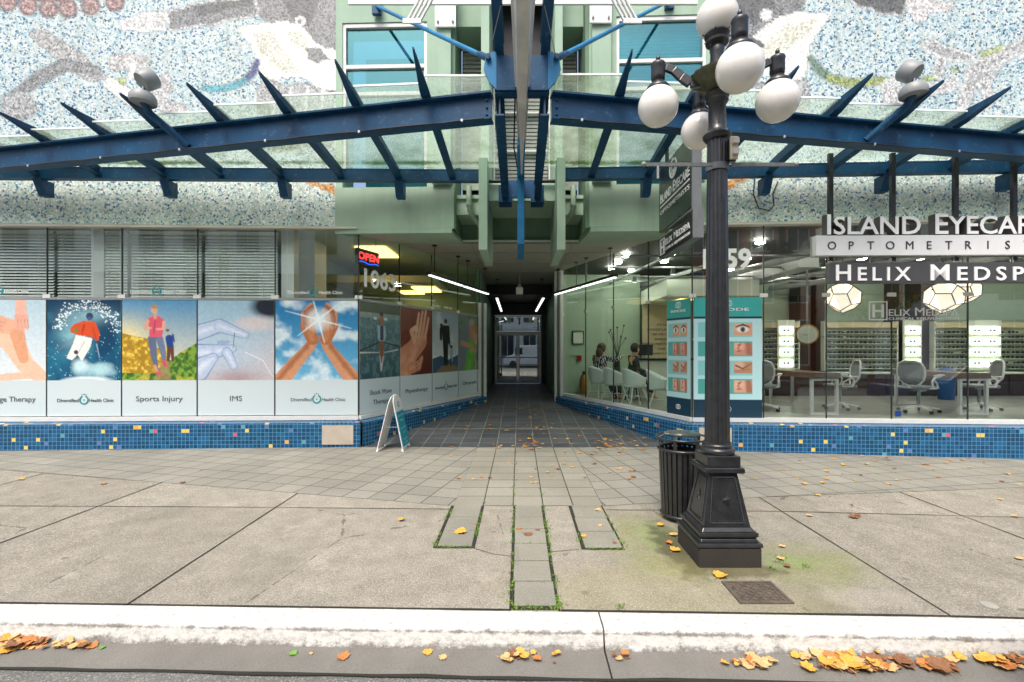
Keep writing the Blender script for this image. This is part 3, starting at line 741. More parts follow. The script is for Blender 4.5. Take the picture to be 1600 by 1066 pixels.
rag(M, [(1190, 60), (1165, 58), (1162, 70), (1196, 74)], G3, 2, 25)
rag(M, [(1245, 125), (1262, 120), (1268, 180), (1240, 185), (1180, 190), (1182, 130)], G2, 3, 26)
M.ln([(1266, 88), (1280, 108), (1300, 122)], [4, 7, 7], '5e7a68'); M.ln([(1300, 122), (1330, 129), (1360, 127), (1386, 124)], [7, 7, 7, 5], '93a35f'); M.ln([(1445, 124), (1462, 120)], [5, 4], '9bab6b')
o = rag(M, [(1318, -10), (1420, -10), (1412, 24), (1375, 20), (1340, 6)], G3, 3, 27); outline(M, o, 'dddddb', 1.2)
rag(M, [(1420, -6), (1495, 4), (1490, 16), (1455, 18), (1448, 34), (1430, 34), (1420, 15)], 'cccccb', 3, 28)
o = rag(M, [(1442, 66), (1462, 58), (1472, 70), (1520, 84), (1530, 96), (1480, 92), (1472, 120), (1462, 118), (1466, 84), (1448, 80)], 'a9abac', 3, 29); outline(M, o, 'f0f0ee', 1)
o = rag(M, [(1512, 108), (1540, 88), (1610, 52), (1615, 72), (1565, 100), (1550, 128), (1556, 158), (1545, 160), (1530, 130), (1512, 170), (1496, 170), (1508, 132)], 'b4b6b7', 3, 30); outline(M, o, 'f0f0ee', 1)
rag(M, [(1532, 80), (1570, 70), (1572, 76), (1540, 90)], 'a5b27c', 2, 31); rag(M, [(1488, 104), (1506, 102), (1500, 112), (1488, 112)], 'a5b27c', 2, 32)
o = rag(M, [(1380, 130), (1400, 118), (1420, 150), (1445, 132), (1495, 120), (1502, 136), (1450, 150), (1420, 168), (1385, 162)], 'c2c3c4', 3, 33); outline(M, o, 'f0f0ee', 1)
rag(M, [(1590, -10), (1680, -10), (1680, 30), (1620, 10)], G1, 3, 34); rag(M, [(1620, 90), (1700, 60), (1720, 160), (1640, 190)], 'b4b6b7', 3, 35)
ML.mesh("mosaic_wall", lambda u, v: FL.P(u * s1, -.02, 8.8 - v * 5.18), MAT['mosaic'], bld, alpha=ML.al)
MR.mesh("mosaic_wall", lambda u, v: FR.P(s2 + u * (FR.L - s2), -.02, 8.8 - v * 5.18), MAT['mosaic'], bld, alpha=MR.al)
def frieze(fr, a, b, oranges):
    Mf = Mural(fr, a, b, 3.62, 4.62, 180, 30)
    for q in oranges: rag(Mf, q, 'cf8f45', 3, 40)
    Mf.mesh("frieze", lambda u, v: fr.P(a + u * (b - a), .012, 4.62 - v), MAT['frieze'], bld, alpha=Mf.al)
frieze(FL, 0, s1, [[(478, 284), (524, 290), (524, 303), (505, 300)], [(0, 272), (12, 276), (0, 282)], [(180, 272), (215, 276), (190, 281)]])
frieze(FR, s2, FR.L, [[(1134, 284), (1160, 276), (1176, 272), (1172, 282), (1150, 290), (1134, 298)], [(1462, 258), (1500, 262), (1490, 268), (1462, 270)]])
# concrete body behind the mosaic so the walls have depth
mb = MB(); FL.box(mb, 0, s1, -.30, -.022, 3.62, 8.8); FR.box(mb, s2, FR.L, -.30, -.022, 3.62, 8.8); mb.build("wall_core", MAT['green_d'], bld)
# green centre bays
FU = Frame((-3.04, 7.56), (-1.07, 7.50)); FV = Frame((1.14, 7.42), (3.31, 7.34))
for fr, x0, x1, wa, wb, side in ((FU, -3.04, -1.07, -2.93, -1.52, -1), (FV, 1.14, 3.31, 1.58, 3.02, 1)):
    g = MB(); sa, sb = fr.sx(wa), fr.sx(wb); L = fr.L
    fr.box(g, 0, L, -.5, 0, 3.57, 4.26)                     # band under the canopy
    fr.box(g, 0, sa, -.5, -.03, 4.26, 7.0); fr.box(g, sb, L, -.5, -.03, 4.26, 7.0); fr.box(g, 0, L, -.5, -.03, 7.0, 8.9)
    if side < 0: fr.box(g, sb + .1, L - .04, -.03, .06, 4.3, 8.9)
    else: fr.box(g, .04, sa - .1, -.03, .06, 4.3, 8.9)
    g.build("green_wall", MAT['green'], bld)
    # soffit return under the green band, running into the passage
    g = MB()
    if side < 0: g.hexa([(-3.04, 7.56, 3.50), (-1.10, 7.50, 3.50), (-1.02, 8.3, 3.50), (-2.2, 8.2, 3.50), (-3.04, 7.56, 3.568), (-1.10, 7.50, 3.568), (-1.02, 8.3, 3.568), (-2.2, 8.2, 3.568)])
    else: g.hexa([(1.16, 7.42, 3.50), (3.0, 7.35, 3.50), (2.3, 8.1, 3.50), (1.08, 8.3, 3.50), (1.16, 7.42, 3.568), (3.0, 7.35, 3.568), (2.3, 8.1, 3.568), (1.08, 8.3, 3.568)])
    g.build("soffit_return", MAT['green'], bld)
    # window of teal tinted glass
    wf = MB(); z0, z1 = 4.44, 6.99
    for a, b in ((sa, sa + .05), (sb - .05, sb)): fr.box(wf, a, b, -.12, -.05, z0, z1)
    for z in (z0 + .02, 5.83, 6.28, z1 - .03): fr.box(wf, sa + .05, sb - .05, -.12, -.045, z - .03, z + .03)
    wo = wf.build("upper_window", MAT['alu_w'], bld)
    for (za, zb) in ((4.49, 5.80), (5.86, 6.25), (6.31, 6.93)):
        g = MB(); fr.box(g, sa + .05, sb - .05, -.10, -.09, za, zb); g.build("tinted_pane", MAT['wind_up'], wo)
    g = MB(); fr.box(g, sa - .02, sb + .02, -1.2, -1.15, 4.3, 7.1); g.build("room_wall", simple("teal_room_back", '4a9aa2', .8), bld)
    if side > 0:
        g = MB(); z = 5.9
        while z < 6.9: fr.box(g, sa + .06, sb - .06, -.2, -.18, z, z + .035); z += .052
        g.build("blind", simple("teal_blind", 'a9e3e6', .5), wo)
# blades: deep vertical fins hung either side of the centre
for xa, xb in ((-.61, -.48), (.575, .70)):
    g = MB(); g.box((xa, 6.92, 3.10), (xb, 8.35, 4.5)); g.box((xa, 7.35, 4.5), (xb, 8.35, 8.9)); g.build("hanging_blade", MAT['green'], bld)
# recess between the bays
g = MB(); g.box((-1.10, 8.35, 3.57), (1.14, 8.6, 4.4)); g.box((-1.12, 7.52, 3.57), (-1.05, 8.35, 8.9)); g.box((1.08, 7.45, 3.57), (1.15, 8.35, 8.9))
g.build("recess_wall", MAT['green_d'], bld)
g = MB(); g.box((-.48, 7.36, 3.98), (.575, 8.35, 4.24)); g.box((-.48, 7.44, 4.24), (-.24, 7.9, 4.33)); g.box((.32, 7.44, 4.24), (.575, 7.9, 4.33))
g.box((-1.05, 7.72, 3.86), (-.61, 8.35, 4.12)); g.box((.70, 7.72, 3.86), (1.08, 8.35, 4.12)); g.box((-1.05, 7.68, 4.12), (-.61, 7.9, 4.18)); g.box((.70, 7.68, 4.12), (1.08, 7.9, 4.18))
g.build("lintel", MAT['green'], bld)
g = MB()
for xa, xb in ((-1.05, -.61), (.70, 1.08)):
    g.box((xa, 7.7, 7.02), (xb, 8.34, 7.42))
g.box((-.48, 8.0, 7.9), (.575, 8.34, 8.6)); g.build("slab_edge", MAT['green'], bld)
rb = MB(); rb.box((-1.05, 8.5, 4.4), (1.08, 8.6, 8.9)); rb.build("recess_back", MAT['black'], bld)
for xa, xb in ((-1.04, -.62), (.71, 1.07)):
    g = MB(); z = 6.38
    while z < 6.95: g.box((xa + .03, 8.28, z), (xb - .03, 8.34, z + .045)); z += .075
    g.build("louvre", MAT['alu'], bld)
    g = MB(); g.box((xa, 8.36, 4.5), (xb, 8.40, 6.3)); g.build("pale_reflection_panel", MAT['int_w'], bld)  # opaque white panel standing in for the side window's pale reflection
g = MB()
for x in (-.47, .04, .54): g.box((x, 8.36, 4.5), (x + .03, 8.42, 6.6))
for z in (4.5, 5.2, 5.9, 6.55): g.box((-.44, 8.36, z), (.54, 8.42, z + .03))
g.build("recess_window_frame", MAT['alu_w'], bld)
g = MB(); z = 4.55
while z < 6.5: g.box((-.44, 8.44, z), (.53, 8.46, z + .05)); z += .07
g.build("recess_blind", simple("grey_blind", '8f9690', .6), bld)  # mid grey slats
# downpipes
for x, sg in ((-.83, 1), (.90, -1)):
    g = MB(); g.tube([(x, 7.6, 4.30), (x, 7.6, 3.98)], .045, n=14); g.lathe([(.052, -.02), (.052, .02)], (x, 7.6, 3.99), 14)
    g.tube([(x, 7.6, 3.98), (x + .01 * sg, 7.62, 3.90), (x + .05 * sg, 7.7, 3.84), (x + .24 * sg, 8.30, 3.66)], .042, n=14); g.build("downpipe", MAT['green'], bld)
# white square plates high on the pilasters
for x0, x1, yy in ((-1.36, -1.02, 7.42), (1.13, 1.48, 7.33)):
    g = MB(); g.box((x0, yy - .03, 6.80), (x1, yy, 7.7)); g.build("cover_plate", MAT['white'], bld, bevel=.008)
    for x in (x0 + .05, x1 - .05):
        g = MB(); g.lathe([(.018, -.03), (.02, 0)], (x, yy - .03, 6.88), 10, axis=Vector((0, 1, 0))); g.build("bolt", MAT['grey'], bld)
# soffit of the passage with the notch, and its pale front trim
g = MB(); zc = 3.575
g.prism([(-2.67, 7.64), (-1.12, 7.62), (-1.05, 8.36), (1.12, 8.36), (1.16, 7.55), (2.80, 7.42), (1.12, 11.5), (1.12, 19), (-1.02, 19), (-1.02, 11.6)], zc, zc + .03)
g.build("soffit", MAT['soffit'], bld)
g = MB(); g.box((-1.32, 8.28, 3.545), (1.33, 8.35, 3.568)); g.build("soffit_trim", MAT['alu_w'], bld)
g = MB()
for k in (9.4, 10.6, 11.8): g.box((-1.9 + (k - 9.4) * .4, k, 3.562), (1.9 - (k - 9.4) * .4, k + .012, 3.569))
for x in (-.9, 0.05, 1.0): g.box((x, 8.4, 3.563), (x + .01, 11.4, 3.5685))
g.build("soffit_joint", MAT['grey'], bld)
# head trim over the shop glass
for fr in (FL, FR):
    g = MB(); fr.box(g, 0, fr.L, -.06, .09, 3.575, 3.61); g.build("head_trim", MAT['alu'], bld)
    g = MB(); fr.box(g, 0, fr.L, -.05, .03, 3.61, 3.63); g.build("flashing", MAT['green_d'], bld)
# tiled plinths: sloping ledge, vertical face and sill; left and right
def plinth(fr, s0, s1, zt=.40, zb=lambda s: -.25, dd=.20, e0=0, e1=0):
    g = MB(); n = max(2, int((s1 - s0) / 1.0))
    for i in range(n):
        a, b = s0 + (s1 - s0) * i / n, s0 + (s1 - s0) * (i + 1) / n
        a2 = a + (e0 if i == 0 else 0); b2 = b + (e1 if i == n - 1 else 0)
        g.face([fr.P(a2, dd, zb(a)), fr.P(b2, dd, zb(b)), fr.P(b2, dd, zt), fr.P(a2, dd, zt)], 0, [(a, zb(a)), (b, zb(b)), (b, zt), (a, zt)])
        g.face([fr.P(a2, dd, zt), fr.P(b2, dd, zt), fr.P(b, .01, zt + .025), fr.P(a, .01, zt + .025)], 0, [(a, zt), (b, zt), (b, zt + dd), (a, zt + dd)])
        g.face([fr.P(a2, dd, zb(a)), fr.P(a, -.1, zb(a)), fr.P(b, -.1, zb(b)), fr.P(b2, dd, zb(b))])
    g.build("tiled_plinth", MAT['tiles'], bld)
    g = MB(); fr.box(g, s0, s1, -.08, .05, zt + .026, Z_SILL); return g.build("sill", MAT['alu_w'] if e0 or e1 else MAT['alu_w'], bld)
plinth(FL, 0, FL.L, .395, e1=.09); plinth(DL, 0, DL.L, .395, e0=-.13, e1=.0)
plinth(FR, 0, FR.L, .40, e0=-.12); plinth(DR, 0, DR.L, .40, e1=.16)
for fr, sx in ((FL, 1), (FR, 1)): 
    a = FL.L - .52 if fr is FL else .04
    g = MB(); fr.box(g, a, a + .50, .196, .215, .05, .36); g.build("vent_cover", simple("pale_vent_mesh", 'bdb3a4', .5, var=.1, bs=200, bump=.6), bld)
# shop glazing: one pane per part, with clips
clip_pts = []
def pane(fr, a, b, z0, z1, mat=None, g_=.006): 
    mb = MB(); fr.box(mb, a + g_, b - g_, -.006, .006, z0, z1); return mb.build("window_pane", mat or MAT['wglass'], bld)
jl = [FL.s_at(p) for p in (-165, -45, 74, 191, 309, 430)] + [FL.L]
jdl = [DL.L * k / 4 for k in range(5)]
jr = [0] + [FR.s_at(p) for p in (1193, 1291, 1393, 1512, 1632, 1755)]
jdr = [0, DR.L * .25, DR.L * .5, DR.L * .752, DR.L]
for fr, js, mt in ((FL, jl, None), (DL, jdl, MAT['dglass'])):
    for a, b in zip(js, js[1:]): pane(fr, a, b, Z_TR + .012, Z_TOP, mt)
    g = MB(); fr.box(g, js[0], js[-1], -.03, .012, Z_TR - .03, Z_TR + .01); g.build("transom", MAT['grey'], bld)
for fr, js, mt in ((FR, jr, None), (DR, jdr, MAT['dglass'])):
    for a, b in zip(js, js[1:]): pane(fr, a, b, Z_SILL, Z_TOP, mt)
for fr, js, zj in ((FL, jl, Z_TR), (DL, jdl, Z_TR), (FR, jr, Z_SILL), (DR, jdr, Z_SILL)):
    for q in js:
        g = MB(); fr.box(g, q - .006, q + .006, -.012, .010, Z_SILL, Z_TOP); g.build("silicone_joint", MAT['joint'], bld)
        g = MB(); fr.box(g, q - .06, q + .06, -.015, .018, Z_TR - .005, Z_TR + .055); g.build("glass_clip", MAT['alu_w'], bld)
# door frames at the throat of the passage, inner walls, end door
for x in (-.985, -.86): 
    g = MB(); g.box((x - .035, 11.45 + (x + .985), .2), (x + .035, 11.55 + (x + .985), 2.75)); g.build("door_post", MAT['alu_w'], bld)
for x, zt in ((1.07, 3.55), (.93, 3.55)):
    g = MB(); g.box((x - .035, 11.40 + (1.07 - x), .2), (x + .035, 11.50 + (1.07 - x), zt)); g.build("door_post", MAT['alu_w'], bld)
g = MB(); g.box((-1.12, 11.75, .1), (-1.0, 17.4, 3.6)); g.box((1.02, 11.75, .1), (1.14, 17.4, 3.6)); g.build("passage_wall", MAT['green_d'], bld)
g = MB(); g.box((-1.0, 14.0, 3.25), (1.02, 17.4, 3.56)); g.box((-1.0, 17.02, 2.85), (1.02, 17.2, 3.25)); g.box((-1.0, 17.06, .25), (-.91, 17.2, 2.85)); g.box((.83, 17.06, .25), (1.02, 17.2, 2.85))
g.build("dark_bulkhead", MAT['black'], bld)
g = MB()
for a, b in ((-.905, -.855), (.775, .825)): g.box((a, 16.96, .30), (b, 17.04, 2.83))
g.box((-.855, 16.96, 2.78), (.775, 17.04, 2.83)); g.box((-.855, 16.96, 2.16), (.775, 17.04, 2.23))
dr = g.build("entrance_door_frame", MAT['alu_w'], bld, bevel=.004)
for a, b in ((-.85, -.045), (-.035, .77)):
    g = MB(); g.box((a, 16.97, .315), (a + .055, 17.03, 2.155)); g.box((b - .055, 16.97, .315), (b, 17.03, 2.155))
    g.box((a + .055, 16.97, .315), (b - .055, 17.03, .41)); g.box((a + .055, 16.97, 2.09), (b - .055, 17.03, 2.155)); d = g.build("door_leaf", MAT['alu_w'], bld)
    g = MB(); g.box((a + .055, 16.99, .41), (b - .055, 17.0, 2.09)); g.build("door_pane", MAT['mglass'], d)
    g = MB(); g.box((a + .06, 16.93, 1.25), (b - .06, 16.955, 1.29)); g.build("push_bar", MAT['alu_w'], d)
g = MB(); g.box((-.855, 16.99, 2.24), (.775, 17.0, 2.77)); g.build("transom_pane", MAT['mglass'], dr)
# interiors
def planebox(name, mat, pts, z0, z1): g = MB(); g.prism(pts, z0, z1); return g.build(name, mat, bld)
planebox("shop_floor", MAT['plank'], [(2.84, 7.47), (14.5, 6.86), (14.5, 13), (1.2, 13), (1.14, 11.5)], .30, .40)
planebox("shop_ceiling", MAT['ceil_dark'], [(2.84, 7.47), (14.5, 6.86), (14.5, 13), (1.2, 13), (1.14, 11.5)], 3.60, 3.70)
planebox("clinic_ceiling", MAT['int_w'], [(-9.5, 7.45), (-2.7, 7.66), (-1.05, 11.6), (-1.05, 13), (-9.5, 13)], 3.60, 3.70)
planebox("clinic_floor", MAT['plank'], [(-9.5, 7.45), (-2.7, 7.66), (-1.05, 11.6), (-1.05, 13), (-9.5, 13)], .30, .40)
g = MB(); g.box((1.16, 12.9, .40), (14.6, 13.0, 3.6)); g.box((14.5, 6.9, .40), (14.6, 12.9, 3.6)); g.build("back_wall", MAT['int_g'], bld)
for a_, b_ in ((1250, 1266), (1275, 1288), (1404, 1410), (1438, 1460)): g = MB(); g.box((AX(a_, 12.4), 12.38, .4), (AX(b_, 12.4), 12.9, 3.59)); g.build("dark_wood_pier", MAT['int_dark'], bld)
g = MB(); g.box((-9.5, 12.2, .40), (-1.13, 12.3, 3.6)); g.box((-9.6, 7.5, .4), (-9.5, 12.2, 3.6)); g.box((-4.4, 8.9, .4), (-4.3, 12.2, 3.6)); g.build("back_wall", MAT['int_g'], bld)
g = MB(); g.box((-4.25, 8.4, .4), (-3.75, 8.9, 3.6)); g.box((-6.9, 7.75, .4), (-6.45, 7.85, 3.6)); g.build("white_column", MAT['white'], bld)
g = MB(); g.box((-4.2, 10.0, 3.05), (-1.9, 12.2, 3.2)); g.build("dropped_ceiling", MAT['int_warm'], bld)
g = MB(); g.box((1.16, 12.3, .40), (3.25, 12.4, 3.59)); g.build("partition", MAT['int_g'], bld)
g = MB(); g.box((3.25, 12.0, .40), (5.1, 12.1, 3.1)); g.box((5.0, 12.1, .4), (5.1, 12.9, 3.1)); g.build("partition", MAT['int_warm'], bld)
g = MB(); g.box((3.2, 9.9, 2.75), (5.2, 12.0, 3.1)); g.build("bulkhead", MAT['int_w'], bld)
for (x, y, z, ww, dd) in ((-3.2, 8.9, 3.59, .6, 1.0), (-2.5, 10.6, 3.04, .55, .9), (-3.0, 11.4, 3.04, .55, .5), (3.7, 10.5, 2.745, .3, .7), (4.5, 10.5, 2.745, .3, .7)):
    g = MB(); g.box((x, y, z - .03), (x + ww, y + dd, z)); g.build("ceiling_panel_light", MAT['lampp'], bld)
for (x, y) in [(2.2 + .0 * k, 9.6 + k * .75) for k in range(3)] + [(2.95, 8.6), (3.2, 10.2), (3.1, 9.4), (2.75, 11.4)] + [(4.4 + 1.25 * k, 8.4) for k in range(8)] + [(4.9 + 1.25 * k, 9.9) for k in range(8)] + [(5.2 + 1.25 * k, 11.3) for k in range(8)]:
    g = MB(); g.box((x, y, 3.54), (x + .12, y + .12, 3.57)); g.build("added_downlight", MAT['shop_fill'], bld)  # extra ceiling lamps added to brighten the shop interior
# ducts, pipes and track lights on the shop's black ceiling
g = MB()
for k in range(6): g.tube([(2.4 + k * .9, 12.6, 3.35 - .05 * (k % 3)), (3.0 + k * 1.3, 8.0, 3.4 - .04 * (k % 2))], .03 + .02 * (k % 3), n=8)
for y in (8.4, 9.6, 10.8, 11.6): g.tube([(1.9, y, 3.3), (10.8, y, 3.32)], .02, n=6)
g.box((5.5, 9.0, 3.2), (5.9, 12.8, 3.45)); g.build("ceiling_duct", MAT['grey'], bld)
for k, (x, y) in enumerate(((2.6, 10.3), (3.1, 9.2), (3.5, 10.9), (5.6, 8.4), (6.6, 8.6), (8.1, 8.6), (9.4, 8.7))):
    g = MB(); g.lathe([(.04, .12), (.055, 0)], (x, y, 3.1), 12); s_ = g.build("track_light", MAT['black'], bld)
    g = MB(); g.lathe([(.0, .002), (.045, .0)], (x, y, 3.09), 12); g.build("lamp_face", MAT['lamps'], s_)

g = MB(); pts = [FR.P(FR.s_at(p), .03 + .0 * q, AZ(q, 7.2)) for p, q in ((1178, 272), (1176, 300), (1184, 322), (1200, 326), (1208, 318), (1206, 300), (1214, 280))]; g.tube(pts, .009, n=6); g.build("loose_cable", MAT['black'], bld)
# ------------------------------------------------------------------ posters on the clinic glass
SK, SKD, SKL = 'd29b76', 'b0744f', 'ecc5ab'
def base_poster(sky='cfdfe2'):
    c = Canvas(110, 172, 1.9 / 1.17); c.c[:] = lin('dfe9e9'); return c
def cut(c, v=.695):
    n = c.nz(40, 77, 2); c.c = np.clip(c.c * (0.90 + .2 * n)[..., None], 0, 1) ** 1.1
    c.c = np.where((c.v > v)[..., None], np.array(lin('c7d6d9')), c.c)
def p_massage():
    c = base_poster(); c.grad('b9d2dc', 'dfe6e8', 0, .7)
    c.limb([(.1, .25), (.52, .32), (.72, .55), (.93, .66)], [.2, .17, .12, .1], SKL, hi='f0c6a8')
    c.limb([(.30, .20), (.58, .24)], [.13, .10], 'e2b397'); c.limb([(.62, .3), (.7, .5)], [.1, .07], 'dda684')
    c.limb([(.0, .72), (.5, .66), (.95, .64)], [.06, .05, .05], 'e9c4ad')
    c.limb([(.66, -.02), (.67, .16)], [.07, .08], 'e6b9a6')
    for k in range(4): c.limb([(.60 + .045 * k, .14), (.61 + .047 * k, .245 + .01 * (k % 3))], [.024, .018], 'e2af99'); c.limb([(.624 + .045 * k, .16), (.63 + .047 * k, .24)], [.003, .003], 'b97a63')
    c.limb([(.0, .13), (.3, .12), (.45, .2)], [.06, .05, .035], 'deac92')
    for k in range(4): c.limb([(.25, .15 + .03 * k), (.47 - .03 * k, .18 + .032 * k)], [.02, .016], 'e0ad95'); c.limb([(.25, .165 + .03 * k), (.45 - .03 * k, .195 + .032 * k)], [.003, .003], 'b97a63')
    cut(c); return c
def p_ski():
    c = base_poster(); n = c.nz(5, 3); c.grad('07405f', '0a4f74', 0, .7)
    c.put((n - .35) * 1.2 * (c.v > .1), '2f8fa8'); c.put(np.exp(-((c.u - .35) ** 2 / .04 + (c.v - .28) ** 2 / .02)) * .8 * (n + .3), '9fd0d8')
    c.put(np.exp(-((c.u - .55) ** 2 / .1 + (c.v - .14) ** 2 / .006)) * .7 * (n + .3), 'a9d6dc')
    r = np.random.default_rng(2)
    for k in range(260):
        a = r.uniform(3.3, 6.2); rr = r.normal(.42, .05); x, y = .55 + rr * math.cos(a), .30 + rr * math.sin(a) * .62
        c.ell((x, y), r.uniform(.004, .014), r.uniform(.004, .014), 'eaf6f8', .5)
    for k in range(90): c.ell((r.uniform(0, 1), r.uniform(.3, .68)), .006, .006, 'b9dce2', .5)
    c.limb([(.42, .30), (.16, .43)], [.006, .004], '8a7f9b'); c.limb([(.67, .38), (.71, .50)], [.008, .004], 'a9b4c9')
    c.poly([(.39, .30), (.61, .33), (.59, .40), (.47, .53), (.41, .47), (.34, .52), (.26, .50), (.34, .39)], 'e9efe6'); c.limb([(.5, .36), (.40, .48)], [.006, .004], 'a9b6b5')
    c.poly([(.36, .21), (.50, .18), (.65, .19), (.71, .28), (.70, .35), (.65, .35), (.63, .32), (.40, .30), (.32, .28), (.31, .25)], 'd9582b')
    c.limb([(.5, .22), (.47, .29)], [.02, .01], 'b64420'); c.limb([(.62, .24), (.66, .33)], [.008, .01], 'b94a25'); c.ell((.39, .26), .035, .03, '7b8a3f', .3)
    c.ell((.575, .14), .05, .05, '4c4550', .2); c.ell((.575, .158), .035, .025, '2c62a5', .3); c.ell((.57, .185), .03, .02, 'b8765a', .3)
    for k in range(14): c.ell((.4 + .04 * k * .9, .60 + .03 * math.sin(k * 2)), .07, .05, 'b6dbe2', .9, .55)
    c.ell((.45, .56), .1, .08, 'cfe9ee', .9, .9); c.ell((.72, .6), .09, .09, 'b2d8df', .9, .9); c.ell((.55, .69), .3, .05, 'e2f2f4', .6); c.ell((.39, .45), .03, .03, '5a3c4a', .4)
    cut(c); c.ell((.45, .69), .25, .02, 'c7d6d9', .5); return c
def p_run():
    c = base_poster(); c.grad('5c9cc4', 'c9cdbd', 0, .5); n = c.nz(22, 5); n2 = c.nz(6, 6)
    c.put(np.exp(-((c.u - .05) ** 2 / .09 + (c.v - .35) ** 2 / .03)) * .9, 'f4e3a0')
    left = c.v > .42 - .12 * (c.u < .4) * (1 - c.u) - .02 * n2; c.put(left * 1.0 * (c.u < .62), 'c9a436'); c.put(left * (n > .5) * .8 * (c.u < .6), 'a3832c'); c.put(left * (n < .36) * (c.u < .6), 'e6cf61')
    hill = c.v > .62 - .42 * np.clip(c.u - .45, 0, 1) ** .8 + .02 * n; c.put(hill * 1.0, '5f8a34'); c.put(hill * (n > .52) * .9, '88ad46'); c.put(hill * (n < .4) * .8, '3f6427')
    c.put((hill & (n2 > .6)) * .6, 'd7c24b')
    c.poly([(.42, .69), (.55, .5), (.62, .5), (.66, .69)], 'a68f68', .7)
    c.limb([(.63, .33), (.65, .42)], [.05, .045], '2b4a8d'); c.ell((.61, .26), .025, .022, '8a5c48', .3); c.limb([(.63, .42), (.62, .52)], [.03, .02], '6c4334'); c.limb([(.67, .42), (.68, .52)], [.025, .02], '6c4334'); c.limb([(.68, .3), (.7, .36)], [.014, .01], '2b4a8d')
    c.limb([(.40, .33), (.42, .45), (.45, .56), (.48, .62)], [.055, .045, .03, .016], '66748f'); c.limb([(.50, .33), (.55, .45), (.56, .52)], [.05, .04, .025], '74829d')
    c.limb([(.44, .57), (.475, .625)], [.022, .018], 'd39c80'); c.limb([(.47, .63), (.52, .64)], [.02, .018], 'd9576a'); c.limb([(.55, .53), (.59, .57)], [.022, .018], 'd9576a')
    c.poly([(.34, .16), (.40, .14), (.50, .14), (.56, .17), (.57, .24), (.53, .32), (.36, .32), (.36, .24)], 'dc6276'); c.limb([(.44, .18), (.42, .3)], [.01, .005], 'b94a60')
    c.limb([(.34, .18), (.31, .25), (.38, .24)], [.025, .02, .016], 'e0ad93'); c.limb([(.56, .19), (.55, .25), (.47, .25)], [.022, .018, .015], 'e0ad93')
    c.limb([(.44, .12), (.44, .15)], [.02, .022], 'dba689'); c.ell((.43, .085), .045, .052, 'd7b095', .2); c.ell((.435, .055), .046, .03, 'b59475', .3)
    cut(c); return c
def p_ims():
    c = base_poster(); c.grad('a3c6d8', 'c9d4de', 0, .7); c.put(np.exp(-((c.u - 1.05) ** 2 / .10 + (c.v - .60) ** 2 / .10)) * .6, 'cdbfc0'); c.put(np.exp(-((c.u - .5) ** 2 / .12 + (c.v - .70) ** 2 / .012)) * .9, 'a98f92')
    c.ell((.95, .05), .24, .16, '222a38', .6); c.ell((.75, .2), .25, .1, 'e2d5d2', .8, .8); c.put((c.u > .9) * .4 * (c.v > .35), 'c6c9cf')
    for a, r in (([(.0, .28), (.28, .22), (.62, .30)], [.1, .085, .045]), ([(-.05, .46), (.25, .44), (.45, .42)], [.12, .08, .05]), ([(.38, .45), (.47, .57)], [.06, .045]), ([(.0, .6), (.2, .5)], [.15, .06])):
        c.limb(a, [q * 1.16 for q in r], '7f98c0'); c.limb(a, r, 'bccde4', hi='eef4fb')
    c.limb([(.28, .37), (.40, .36)], [.03, .02], '9fb4d2'); c.limb([(.48, .28), (.46, .42)], [.005, .003], '555b66'); c.limb([(.62, .45), (.85, .52), (.98, .66)], [.006, .005, .004], 'f3ece8')
    c.limb([(.15, .3), (.3, .27)], [.004, .004], 'a9bcd8'); c.limb([(.1, .5), (.25, .49)], [.004, .004], 'a9bcd8')
    c.put((c.v > .6) * np.clip((c.v - .6) * 6, 0, 1) * .4, 'c3a59f'); cut(c); return c
def clouds(c, seed, lo=.45): 
    n = c.nz(4, seed, 4); c.put(np.clip((n - lo) * 5, 0, 1) * np.clip((c.v + abs(c.u - .5) - .12) * 5, 0, 1), 'dfeef3'); c.put(np.clip((n - lo - .15) * 5, 0, 1) * np.clip((c.v - .2) * 5, 0, 1) * .6, '9fbccb')
def p_hands():
    c = base_poster(); c.grad('1c7fb6', '6fb6d6', 0, .7); clouds(c, 8, .40)
    for sg, pts in ((-1, [(.02, .74), (.22, .56), (.42, .40), (.47, .33)]), (1, [(1.0, .74), (.80, .56), (.63, .40), (.60, .33)])):
        c.limb(pts, [.11, .09, .065, .06], SK, hi='e0a67c'); c.limb([(p[0] + .045 * sg, p[1] + .005) for p in pts], [.03, .03, .025, .02], SKD, soft=.05)
    for sg in (-1, 1):
        X = lambda x: .53 + sg * x
        c.limb([(X(.08), .34), (X(.15), .22)], [.075, .085], 'b9794f', hi='d99a6c'); c.limb([(X(.16), .22), (X(.19), .12), (X(.10), .03)], [.05, .035, .022], SK)
        c.limb([(X(.15), .2), (X(.16), .1), (X(.08), .045)], [.035, .03, .02], 'a9683f'); c.limb([(X(.12), .24), (X(.11), .13), (X(.05), .08)], [.035, .03, .02], 'd8a077'); c.limb([(X(.09), .29), (X(.05), .17)], [.03, .022], 'c98b5f')
        c.limb([(X(.18), .26), (X(.2), .13)], [.004, .004], '8a4c2c'); c.limb([(X(.13), .26), (X(.14), .12)], [.004, .003], '8a4c2c')
    c.ell((.52, .165), .12, .12, 'f4ffff', 1.4, .9)
    for k in range(6):
        a = k * math.pi / 3 + .3; L = .34 if k % 3 else .42; c.limb([(.52, .165), (.52 + L * math.cos(a), .165 + L * math.sin(a) / c.asp)], [.014, .001], 'f7ffff', soft=.02)
    cut(c); return c
